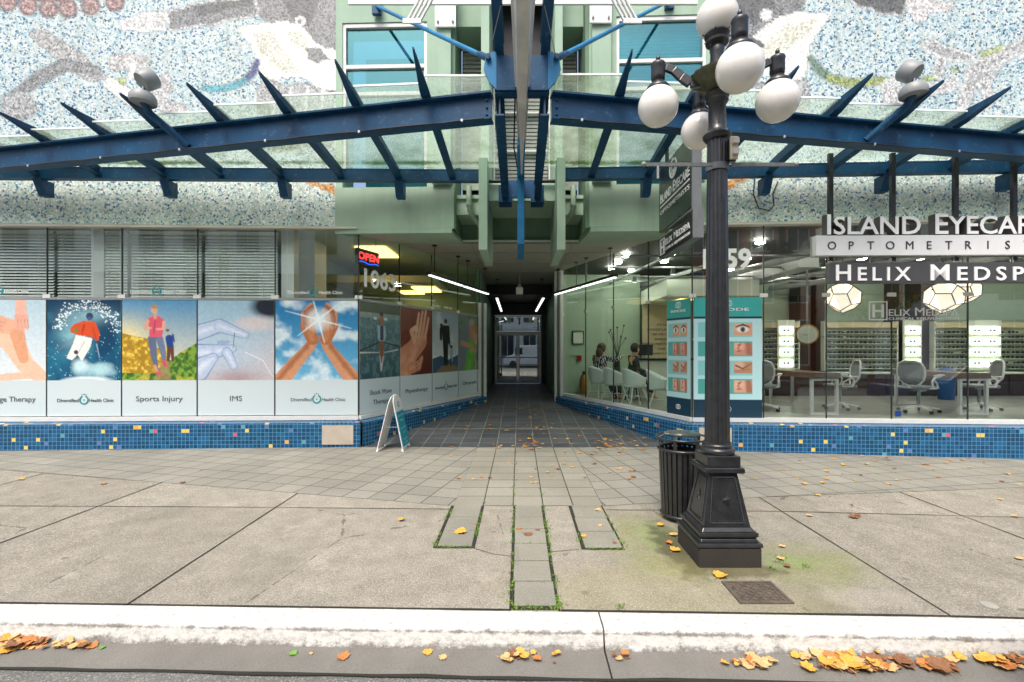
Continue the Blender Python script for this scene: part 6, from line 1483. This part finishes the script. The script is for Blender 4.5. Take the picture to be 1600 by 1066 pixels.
for px0, px1, lab in ((1412, 1436, "single column of four lit panels between the dark wood bays"), (1512, 1560, "double column of four lit panels near the right edge"), (1216, 1238, "thin column of lit panels in the narrow display by the banner")):
    x0, x1 = dx(px0), dx(px1); d = thing("lit_panel_display", lab, "display", ((x0 + x1) / 2, YB - .1, 1.1), "lit eyewear panels on the shop's back wall")
    g = MB(); g.box((x0 - .04, YB - .04, 1.02), (x1 + .04, YB - .01, 2.36)); g.build("back_panel", MAT['shelf'], d); nc = 2 if px1 - px0 > 40 else 1
    for r_ in range(4):
        for c_ in range(nc):
            a = x0 + (x1 - x0) / nc * c_ + .02; b = x0 + (x1 - x0) / nc * (c_ + 1) - .02; z = 1.12 + r_ * .29; g = MB(); g.box((a, YB - .07, z), (b, YB - .045, z + .2)); lp = g.build("lit_panel", MAT['lamps'], d)
            g = MB(); g.box((a + .06, YB - .085, z + .09), (b - .08, YB - .072, z + .115)); g.sphere((a + .1, YB - .08, z + .1), .035, n=8, k=5, sc=(1, .2, .8)); g.sphere((a + .2, YB - .08, z + .1), .035, n=8, k=5, sc=(1, .2, .8)); g.build("mounted_frame", MAT['black'], lp)
# blue bin, cabinets, black screen, counter
g = MB(); g.lathe([(.15, 0), (.19, .62), (.2, .64), (.2, .68), (.12, .74), (0, .75)], (AX(1478, 10.8), 10.8, FLZ), 24); tag(g.build("blue_bin", simple("blue_plastic", '1f5590', .4), top=("tall blue bin standing on the shop floor before the dark wood bay", "bin")))
cb = thing("low_cabinet", "long dark wood cabinet along the shop's back wall under the displays", "cabinet", (7.6, 11.9, FLZ)); g = MB(); g.box((5.4, 11.65, FLZ), (13.5, 12.15, .95)); g.build("carcass", MAT['int_dark'], cb); g = MB(); g.box((5.38, 11.62, .952), (13.5, 12.16, .99)); g.build("top", MAT['int_w'], cb)
for k in range(10): g = MB(); g.box((5.45 + k * .78, 11.62, .46), (6.17 + k * .78, 11.648, .92)); g.build("door", MAT['int_dark'], cb)
ct_ = thing("reception_counter", "pale reception counter with a dark top behind the white chairs", "counter", (3.55, 10.6, FLZ)); g = MB(); g.box((2.75, 10.9, FLZ), (4.2, 11.3, 1.32)); g.build("front", MAT['int_w'], ct_); g = MB(); g.box((2.72, 10.86, 1.322), (4.23, 11.34, 1.37)); g.build("top", MAT['ctop'], ct_)
mn = thing("computer_monitor", "dark flat computer monitor standing on the reception counter", "monitor", (3.05, 11.1, 1.37)); g = MB(); g.box((2.85, 11.1, 1.44), (3.25, 11.13, 1.70)); g.build("screen", MAT['black'], mn, bevel=.006); g = MB(); g.box((2.98, 11.08, 1.371), (3.12, 11.18, 1.385)); g.tube([(3.05, 11.14, 1.38), (3.05, 11.14, 1.5)], .015, n=8); g.build("stand", MAT['grey'], mn)
sc_ = thing("wall_clock", "round clock face with a yellow drum side hanging between two windows in the shop", "clock", (AX(1265, 9.6), 9.6, 1.75)); cx = AX(1262, 9.6)
g = MB(); g.lathe([(.20, 0), (.215, .02), (.215, .14), (.19, .15)], (cx, 9.62, 1.90), 28, axis=Vector((.5, .86, 0))); g.build("case", simple("ochre_drum", 'a9842f', .5), sc_); g = MB(); g.lathe([(.0, -.004), (.185, -.004), (.185, 0)], (cx, 9.62, 1.90), 28, axis=Vector((.5, .86, 0))); g.tube([(cx, 9.60, 1.90), (cx + .05, 9.585, 2.0)], .008, n=5); g.tube([(cx, 9.60, 1.90), (cx - .08, 9.63, 1.93)], .008, n=5); g.build("dial", MAT['int_w'], sc_); g = MB(); g.tube([(cx + .05, 9.7, 2.1), (cx + .05, 9.7, 3.55)], .02, n=8); g.build("hanging_rod", MAT['grey'], sc_)
# wall items
g = MB(); x = AX(903, 12.28); fr_ = thing("picture_frame", "small black framed notice on the pale green wall left of the seated person", "picture frame", (x, 12.27, 1.72)); 
for a, b in (((-.15, 0), (-.13, .36)), ((.13, 0), (.15, .36)), ((-.13, 0), (.13, .02)), ((-.13, .34), (.13, .36))): g.box((x + a[0], 12.25, 1.72 + a[1]), (x + b[0], 12.29, 1.72 + b[1]))
g.build("frame", MAT['black'], fr_); g = MB(); g.box((x - .13, 12.27, 1.74), (x + .13, 12.29, 2.06)); g.build("sheet", MAT['int_w'], fr_)
x = AX(896, 12.28); g = MB(); g.box((x - .17, 12.26, 1.42), (x + .17, 12.298, 1.64)); tag(g.build("wall_plaque", MAT['int_g'], top=("pale plaque on the green wall just under the small black frame", "plaque")))
x = AX(905, 12.28); g = MB(); g.box((x - .06, 12.24, 1.28), (x + .06, 12.298, 1.42)); tag(g.build("fire_alarm_call_point", MAT['redl'], top=("small red alarm box on the pale green wall", "alarm box")))
x = AX(912, 12.1); fe = thing("fire_extinguisher", "dull orange fire extinguisher standing by the wall behind the last white chair", "fire extinguisher", (x, 12.1, FLZ)); g = MB(); g.lathe([(.09, 0), (.1, .02), (.1, .42), (.07, .5), (.03, .53)], (x, 12.1, FLZ), 20); g.build("cylinder", simple("dull_orange", '9a6a2e', .4), fe); g = MB(); g.box((x - .03, 12.05, FLZ + .52), (x + .03, 12.15, FLZ + .60)); g.tube([(x, 12.05, FLZ + .56), (x - .1, 12.02, FLZ + .4), (x - .11, 12.02, FLZ + .15)], .012, n=6); g.build("valve", MAT['black'], fe)
g = MB(); FI = Frame((3.26, 11.99), (5.0, 11.99)); 
for k, s_ in enumerate(("EYE EXAMS", "CONTACT LENSES", "DRY EYE CARE", "SUNGLASSES", "COSMETIC INJECTIONS", "LASER LAB", "PERMANENT HAIR")): text_on(g, FI, s_, .92 - .18, .0, 2.20 - .125 * k, .055, align='R', m=0)
text_on(g, FI, "iS", 1.02, .0, 1.75, .20, bold=.01); g.build("wall_lettering", MAT['black'], bld)
pl = thing("tall_vase_plant", "bare dark twigs in a tall vase between the two seated people", "plant", (2.36, 11.0, FLZ)); g = MB(); g.lathe([(.09, 0), (.12, .3), (.07, .85), (.05, 1.0), (.06, 1.02)], (2.36, 11.0, FLZ), 16); g.build("vase", MAT['black'], pl); g = MB()
for k in range(7):
    a = k * .9; e1 = Vector((2.36 + .2 * math.cos(a), 11.0 + .2 * math.sin(a), FLZ + 1.45 + .05 * k)); g.tube([(2.36, 11.0, FLZ + .95), (2.36 + .07 * math.cos(a), 11 + .07 * math.sin(a), FLZ + 1.25), e1], .007, n=5); g.sphere(e1, .025, n=8, k=5)
g.build("twigs", MAT['black'], pl)

# ------------------------------------------------------------------ people (skinned from joints)
def skinned(name, joints, edges, mat, parent, root=0, sub=2):
    me = bpy.data.meshes.new(name); o0 = ORIG[parent.name]; me.from_pydata([tuple(Vector(j[:3]) - o0) for j in joints], edges, []); me.materials.append(mat)
    o = link(bpy.data.objects.new(name, me)); o.parent = parent; ORIG[o.name] = o0
    m = o.modifiers.new("skin", 'SKIN'); me.update()
    if not me.skin_vertices: 
        bpy.context.view_layer.objects.active = o; bpy.ops.mesh.customdata_skin_add()
    for v, j in zip(me.skin_vertices[0].data, joints): r = j[3]; v.radius = (r if not isinstance(r, tuple) else r[0], r if not isinstance(r, tuple) else r[1])
    me.skin_vertices[0].data[root].use_root = True; m.use_smooth_shade = True; s_ = o.modifiers.new("sub", 'SUBSURF'); s_.levels = sub; s_.render_levels = sub; return o
def seated(name, lab, x, y, rz, shirt, reach, hairm, legm, long_hair=True):
    seat = FLZ + .47; ca, sa_ = math.cos(R(rz)), math.sin(R(rz)); W = lambda f, l, z: (x + f * ca - l * sa_, y + f * sa_ + l * ca, seat + z)
    r = thing(name, lab, "person", (x, y, FLZ)); J = []; E = []
    def jt(f, l, z, rad, par=None):
        J.append((*W(f, l, z), rad)); 
        if par is not None: E.append((par, len(J) - 1))
        return len(J) - 1
    pel = jt(0, 0, .10, .13); wai = jt(.01, 0, .26, .11, pel); ch = jt(.03, 0, .42, .13, wai); nk = jt(.05, 0, .58, .05, ch); hd = jt(.07, 0, .68, .075, nk); tp = jt(.07, 0, .78, .075, hd); ns_ = jt(.165, 0, .70, .012, hd)
    arms = []
    for sg in (-1, 1):
        sh = jt(.02, sg * .17, .52, .055, ch); 
        if reach and sg == reach: el = jt(.28, sg * .22, .46, .04, sh); wr = jt(.50, sg * .18, .56, .026, el); d_ = (.05, 0, .02)
        else: el = jt(.05, sg * .24, .27, .042, sh); wr = jt(.26, sg * .14, .20, .027, el); d_ = (.05, -sg * .01, -.01)
        arms.append((sh, el, wr)); w0 = (.50, sg * .18, .56) if reach == sg else (.26, sg * .14, .20)
        pm = jt(w0[0] + d_[0], w0[1] + d_[1], w0[2] + d_[2], .028, wr)
        for k in range(4): 
            a = jt(w0[0] + d_[0] + .045, w0[1] + d_[1] + (k - 1.5) * .020, w0[2] + d_[2] - .002, .009, pm); jt(w0[0] + d_[0] + .075 - .005 * abs(k - 1), w0[1] + d_[1] + (k - 1.5) * .021, w0[2] + d_[2] - .028, .008, a)
        a = jt(w0[0] + d_[0] + .01, w0[1] + d_[1] - sg * .035, w0[2] + d_[2] - .01, .010, pm); jt(w0[0] + d_[0] + .04, w0[1] + d_[1] - sg * .045, w0[2] + d_[2] - .02, .009, a)
    for sg in (-1, 1):
        kn = jt(.42, sg * .12, .06, .065, pel); an = jt(.44, sg * .12, -.36, .042, kn); jt(.56, sg * .13, -.43, .035, an)
    skinned("body", J, E, MAT['skin'], r)
    # clothing: a second skin a little thicker, following the same joints
    T = [0, 1, 2]; JJ = [(*J[0][:3], .15), (*J[1][:3], .13), (*J[2][:3], .15), (*W(.05, 0, .545), .07)]; EE = [(0, 1), (1, 2), (2, 3)]
    for sh, el, wr in arms:
        b = len(JJ); JJ += [(*J[sh][:3], .068), (*J[el][:3], .052), (*(Vector(J[wr][:3]) * .93 + Vector(J[el][:3]) * .07), .04)]; EE += [(2, b), (b, b + 1), (b + 1, b + 2)]
    skinned("shirt", JJ, EE, shirt, r); kk = [j for j in range(len(J)) if j >= len(J) - 6]
    JJ = [(*J[0][:3], .145)]; EE = []
    for q in (0, 3): b = len(JJ); JJ += [(*J[kk[q]][:3], .08), (*(Vector(J[kk[q + 1]][:3]) + Vector((0, 0, .05))), .056)]; EE += [(0, b), (b, b + 1)]
    skinned("trousers", JJ, EE, legm, r)
    g = MB(); h0 = Vector(W(.055, 0, .75)); g.sphere(h0, .108, n=20, k=12, sc=(1, 1, 1.12))
    if long_hair: g.sphere(Vector(W(-.01, 0, .64)), .095, n=16, k=10, sc=(.9, 1.05, 1.35))
    V_ = []; hr = g.build("hair", hairm, r)
    # clear the face: pull hair vertices in front of the face plane back behind it
    fwd = Vector((ca, sa_, 0)); o0 = ORIG[r.name]
    for v in hr.data.vertices:
        w_ = v.co + o0; q = (w_ - Vector(W(.07, 0, .70))); f = q.dot(fwd)
        if f > .025 and q.z < .065: v.co -= fwd * (f - .02)
    g = MB()
    for sg in (-1, 1): g.sphere(W(.148, sg * .03, .725), .011, n=8, k=6); 
    g.build("eyes", MAT['black'], r); g = MB(); g.sphere(W(.152, 0, .655), .02, n=10, k=6, sc=(.35, 1, .35) if abs(ca) > .7 else (1, .35, .35)); g.build("mouth", simple("lips", '9a4a45', .5), r); return r
seated("person", "person in black and white checked shirt on the farthest white chair, arm reaching right", 1.86, 10.55, 28, MAT['plaid'], -1, MAT['hair'], MAT['dark'])
seated("person", "person in dark clothes sitting beyond the white chairs, facing right", 2.62, 10.55, 5, MAT['dark'], 0, simple("dark_hair", '20191a', .6), MAT['dark'], False)
g = MB(); SX, SY = 2.62, 10.55; sst = thing("stool", "dark stool under the person in dark clothes beyond the white chairs", "stool", (SX, SY, FLZ)); g.lathe([(.2, .42), (.2, .47), (.0, .475)], (SX, SY, FLZ), 20); g.build("seat", MAT['dark'], sst)
for k in range(4): a = k * 1.57 + .78; g = MB(); g.tube([(SX + .12 * math.cos(a), SY + .12 * math.sin(a), FLZ + .42), (SX + .2 * math.cos(a), SY + .2 * math.sin(a), FLZ)], .014, n=6); g.build("leg", MAT['black'], sst)

# ------------------------------------------------------------------ fallen leaves
def leaf_mesh(seed, mat):
    r = random.Random(seed); g = MB(); lob = [(0, -.46), (.14, -.36), (.32, -.36), (.35, -.18), (.50, .02), (.36, .14), (.36, .34), (.18, .34), (0, .54), (-.18, .34), (-.36, .34), (-.36, .14), (-.50, .02), (-.35, -.18), (-.32, -.36), (-.14, -.36)]
    cu = r.uniform(.1, .9); cv_ = r.uniform(-.3, .6); tw_ = r.uniform(-.5, .5)
    def Z(x, y): return .02 + cu * x * x + cv_ * y * y + tw_ * x * y + .04 * math.sin(9 * x + seed) + r.uniform(-.015, .015)
    vs = [(0, 0, Z(0, 0) + .02), (0, -.25, Z(0, -.25)), (0, .28, Z(0, .28))] + [(x * r.uniform(.88, 1.12), y * r.uniform(.9, 1.1), Z(x, y)) for x, y in lob]
    z0 = min(v[2] for v in vs); vs = [(x, y, z - z0 + .005) for x, y, z in vs]; n = len(lob); fs = []
    for i in range(n):
        c = 1 if (i < 2 or i >= n - 2) else (2 if 6 <= i < 10 else 0); fs.append((c, 3 + i, 3 + (i + 1) % n))
    fs += [(0, 1, 3 + 2), (0, 3 + 14, 1), (0, 3 + 6, 2), (0, 2, 3 + 10)]; g.add(vs, fs, 0, False); g.tube([(0, -.48, vs[3][2]), (.05, -.66, .03), (.02, -.82, .04)], .016, n=4)
    o = g.build("leaf", mat, origin=(0, 0, 0)); m = o.modifiers.new("t", 'SOLIDIFY'); m.thickness = .012; return o
protos = [leaf_mesh(i, MAT['leaf%d' % (1 + i % 5)]) for i in (0, 1, 2, 3, 5, 6, 7, 8, 10, 11, 12, 13, 4)]   # yellow, orange, brown, tan, three times over, then green
used_l = set(); nleaf = 0
def leaf(px, py, z, size, grp, lab, k=None, stack=0, zf=None):
    global nleaf
    x, y = FX(px, py, z); 
    if zf: z = zf(x, y)
    k = random.randrange(12) if k is None else k; o = protos[k]
    if k in used_l: o = o.copy(); link(o)
    used_l.add(k); s_ = size * random.uniform(.8, 1.2); o.scale = (s_, s_, s_ * random.uniform(.7, 1.2)); o.location = (x, y, z + stack); o.rotation_euler = (random.uniform(-.25, .25) if stack else 0, random.uniform(-.25, .25) if stack else 0, random.uniform(0, 6.28)); nleaf += 1
    cn = ('yellow', 'orange', 'brown', 'tan', 'yellow', 'orange', 'brown', 'tan', 'yellow', 'orange', 'brown', 'tan', 'green')[k]
    tag(o, lab.replace('fallen leaf', cn + ' leaf'), "leaf", grp)
GZ = -.104
def pile(x0, x1, y0, y1, n, where, size=.085):
    for i in range(n):
        px = random.uniform(x0, x1); leaf(px, random.uniform(y0, y1), GZ, size * random.choice((.3, .5, .7, .8, .9)), "leaves in the gutter pile " + where, "fallen leaf in the gutter pile " + where, stack=random.uniform(.0, .022), zf=lambda x, y: GZ + gz(x, y))
pile(0, 60, 1000, 1014, 20, "at the left edge of the photo", .12); pile(55, 145, 1003, 1014, 18, "at the left edge of the photo", .075)
pile(788, 872, 1022, 1036, 16, "at the foot of the paver strips", .08); pile(955, 985, 1025, 1032, 5, "at the foot of the paver strips", .06); pile(1128, 1208, 1028, 1044, 14, "below the iron cover", .095)
pile(1238, 1400, 1024, 1048, 38, "at the right edge of the photo", .12); pile(1400, 1600, 1026, 1048, 30, "at the right edge of the photo", .11)
for px, py, k, s_ in ((536, 1026, 1, .08), (668, 1019, 0, .06), (692, 1027, 3, .05), (458, 1021, 12, .04), (486, 1021, 3, .025), (160, 1012, 12, .03)): leaf(px, py, GZ, s_, "single leaves in the gutter", "single fallen leaf lying apart in the gutter", k)
PV = "scattered fallen leaf lying on the concrete pavement"
for px, py, s_ in ((627, 812, .06), (720, 832, .10), (722, 828, .07), (1032, 820, .08), (1052, 835, .09), (1055, 859, .09), (1125, 899, .09), (1040, 808, .07), (1045, 848, .06), (1265, 805, .05), (1334, 806, .09), (1340, 803, .07), (1222, 853, .05), (1220, 872, .05), (1230, 884, .05), (1331, 787, .04), (1278, 772, .05), (1563, 774, .05), (1585, 801, .05), (1592, 868, .05), (960, 848, .05), (812, 826, .05), (840, 828, .05), (825, 835, .09), (934, 797, .09), (938, 821, .06), (912, 838, .05), (1168, 842, .04), (742, 818, .04)):
    leaf(px, py, .012, s_, "leaves scattered on the concrete pavement", PV, zf=lambda x, y: .012 + gz(x, y))
for i in range(90):
    px = random.choice((random.uniform(0, 1600), random.uniform(700, 1000), random.uniform(1150, 1600))); py = random.uniform(706, 756)
    leaf(px, py, .006, random.uniform(.03, .07), "leaves scattered on the paver band", "small fallen leaf lying on the grey paver band before the tiled plinths", zf=lambda x, y: .01 + gz(x, y))
for i in range(95):
    k = random.random(); px, py = (random.gauss(835, 14), random.uniform(622, 700)) if k < .35 else ((random.gauss(955, 28), random.gauss(692, 5)) if k < .65 else (random.uniform(690, 1010), random.uniform(668, 700)))
    x, y = FX(px, py, .0); y = min(y, 11); leaf(px, max(py, 650), .04, .07, "leaves blown onto the dark passage floor", "fallen leaf blown onto the dark slate floor of the passage", random.choice((0, 5, 1, 3, 8, 6)), zf=lambda x, y: ramp_z(y) + .012)
for k, p_ in enumerate(protos):
    if k not in used_l: bpy.data.objects.remove(p_)

# ------------------------------------------------------------------ across the street (seen reflected in the glass)
def far_building(name, lab, x0, x1, y, hgt, mat, rows, cols, arch=False):
    r = thing(name, lab, "building", ((x0 + x1) / 2, y, 0)); g = MB(); g.box((x0, y - 6, -.1), (x1, y, hgt)); g.box((x0 - .15, y, hgt - .5), (x1 + .15, y + .35, hgt - .1)); g.box((x0, y, 3.6), (x1, y + .12, 3.9)); g.build("wall", mat, r)
    dxw = (x1 - x0) / cols
    for i in range(rows):
        for j in range(cols):
            a = x0 + dxw * j + dxw * .22; b = a + dxw * .56; z0 = .7 if i == 0 else 4.3 + (i - 1) * 3; z1 = 3.2 if i == 0 else z0 + 1.8
            g = MB(); g.box((a - .08, y + .0, z0 - .08), (b + .08, y + .06, z1 + .08)); w_ = g.build("window", MAT['alu_w'], r); g = MB(); g.box((a, y + .061, z0), ((a + b) / 2 - .03, y + .075, z1)); g.box(((a + b) / 2 + .03, y + .061, z0), (b, y + .075, z1)); g.build("pane", MAT['win_far'], w_)
    return r
far_building("office_building", "pale office building across the street, seen reflected in the glass", -16, 4.5, -13, 12.5, MAT['facade1'], 4, 9)
far_building("brick_building", "brick building across the street, seen reflected in the right shop glass", 5.2, 15, -13, 9, MAT['facade2'], 3, 5)
far_building("stone_building", "grey stone building across the street, seen reflected in the left clinic panes", -44, -16.6, -13, 11, MAT['facade3'], 3, 11)
far_building("cream_building", "cream building across the street, seen reflected at the right edge", 15.6, 46, -13, 11, MAT['facade3'], 3, 11)
def car(name, lab, x, y, mat, L=4.5, W=1.75, Hh=1.42, flip=1, van=False):
    z0 = -.12; r = thing(name, lab, "van" if van else "car", (x, y, z0)); f = flip
    low = [(-L / 2, .35), (-L / 2 + .05, .72), (-L / 2 + 1.0, .86), (L / 2 - .7, .90), (L / 2 - .03, .84), (L / 2, .35), (L / 2 - .2, .22), (-L / 2 + .2, .22)]
    top = [(-L / 2 + 1.0, .86), (-L / 2 + 1.75, Hh), (L / 2 - 1.6, Hh + .01), (L / 2 - .7, .90)]
    if van: low = [(-L / 2, .4), (-L / 2 + .05, .95), (-L / 2 + .8, 1.15), (-L / 2 + 1.3, 2.0), (L / 2, 2.05), (L / 2, .35), (-L / 2 + .2, .3)]; top = None
    def ext(g, poly, w0, w1=None, zt=None):
        n = len(poly); w1 = w1 or w0; zs_ = [p[1] for p in poly]; vs = []
        for sg in (-1, 1):
            for px_, pz in poly: t_ = (pz - min(zs_)) / (max(zs_) - min(zs_)); vs.append((x + f * px_, y + sg * (w0 + (w1 - w0) * t_) / 2, z0 + pz))
        g.add(vs, [tuple(range(n)), tuple(reversed(range(n, 2 * n)))] + [((i + 1) % n, i, n + i, n + (i + 1) % n) for i in range(n)])
    g = MB(); ext(g, low, W); g.build("body", mat, r, bevel=.07, segs=3)
    if top: g = MB(); ext(g, top, W - .08, W - .4); g.build("cabin", MAT['win_far'], r, bevel=.05, segs=3); g = MB(); ext(g, [(-L / 2 + 1.7, Hh - .03), (-L / 2 + 1.8, Hh + .015), (L / 2 - 1.7, Hh + .02), (L / 2 - 1.55, Hh - .03)], W - .36); g.build("roof", mat, r, bevel=.02)
    else: g = MB(); g.box((x + f * (-L / 2 + 1.05) - .0, y + W / 2, z0 + 1.2), (x + f * (-L / 2 + 1.7), y + W / 2 + .01, z0 + 1.8)); g.build("side_window", MAT['win_far'], r)
    for sx in (-L / 2 + .85, L / 2 - .9):
        for sy in (-1, 1): g = MB(); g.lathe([(.2, -.1), (.32, -.1), (.33, 0), (.32, .1), (.2, .1)], (x + f * sx, y + sy * (W / 2 - .08), z0 + .33), 24, axis=Vector((0, 1, 0))); wh = g.build("wheel", MAT['tyre'], r); g = MB(); g.lathe([(.0, -.09), (.2, -.08), (.2, .08), (.0, .09)], (x + f * sx, y + sy * (W / 2 - .08), z0 + .33), 16, axis=Vector((0, 1, 0))); g.build("rim", MAT['chrome'], wh)
    for sy in (-1, 1): g = MB(); c = Vector((x + f * (L / 2 - .04), y + sy * (W / 2 - .2), z0 + .72)); g.box(tuple(c - Vector((.07, .18, .09))), tuple(c + Vector((.07, .18, .09)))); g.build("tail_light", MAT['redl'], r, bevel=.02)
    return r
car("delivery_van", "white van parked across the street, seen reflected in the end door", 1.2, -8.0, MAT['car_w'], 5.2, 1.9, van=True)
car("parked_car", "dark grey car parked at the kerb, seen reflected in the shop glass", 4.7, 1.2, MAT['car_g'])
car("parked_car", "dark blue car parked behind the grey one, seen reflected in the glass", 11.9, 1.2, MAT['car_b'])
# autumn tree across the street, reflected at the right
tr_ = thing("street_tree", "yellow autumn tree across the street, seen reflected in the right shop glass", "tree", (16, -9.8, 0))
g = MB(); g.tube([(16, -9.8, -.1), (16.05, -9.8, 1.5), (16, -9.7, 3.2)], [.16, .12, .08], n=10)
for k in range(9): a = k * 2.4; g.tube([(16, -9.75, 2.2 + .15 * k), (16 + 1.1 * math.cos(a), -9.8 + 1.1 * math.sin(a), 3.6 + .25 * k)], .05, n=6, r2=.015)
g.build("trunk", MAT['bark'], tr_)
g = MB()
for k in range(2600):
    v = Vector((random.gauss(0, 1), random.gauss(0, 1), random.gauss(0, 1))).normalized() * (random.random() ** .4) * 2.1; c = Vector((16, -9.8, 4.9)) + Vector((v.x, v.y, v.z * .9)); a = Vector((random.uniform(-1, 1), random.uniform(-1, 1), random.uniform(-1, 1))).normalized() * .13; b = a.cross(Vector((random.random(), 1, .3))).normalized() * .1
    g.face([c - a, c - b, c + a, c + b], k % 2)
g.build("crown", [MAT['leaf1'], MAT['leaf5']], tr_)
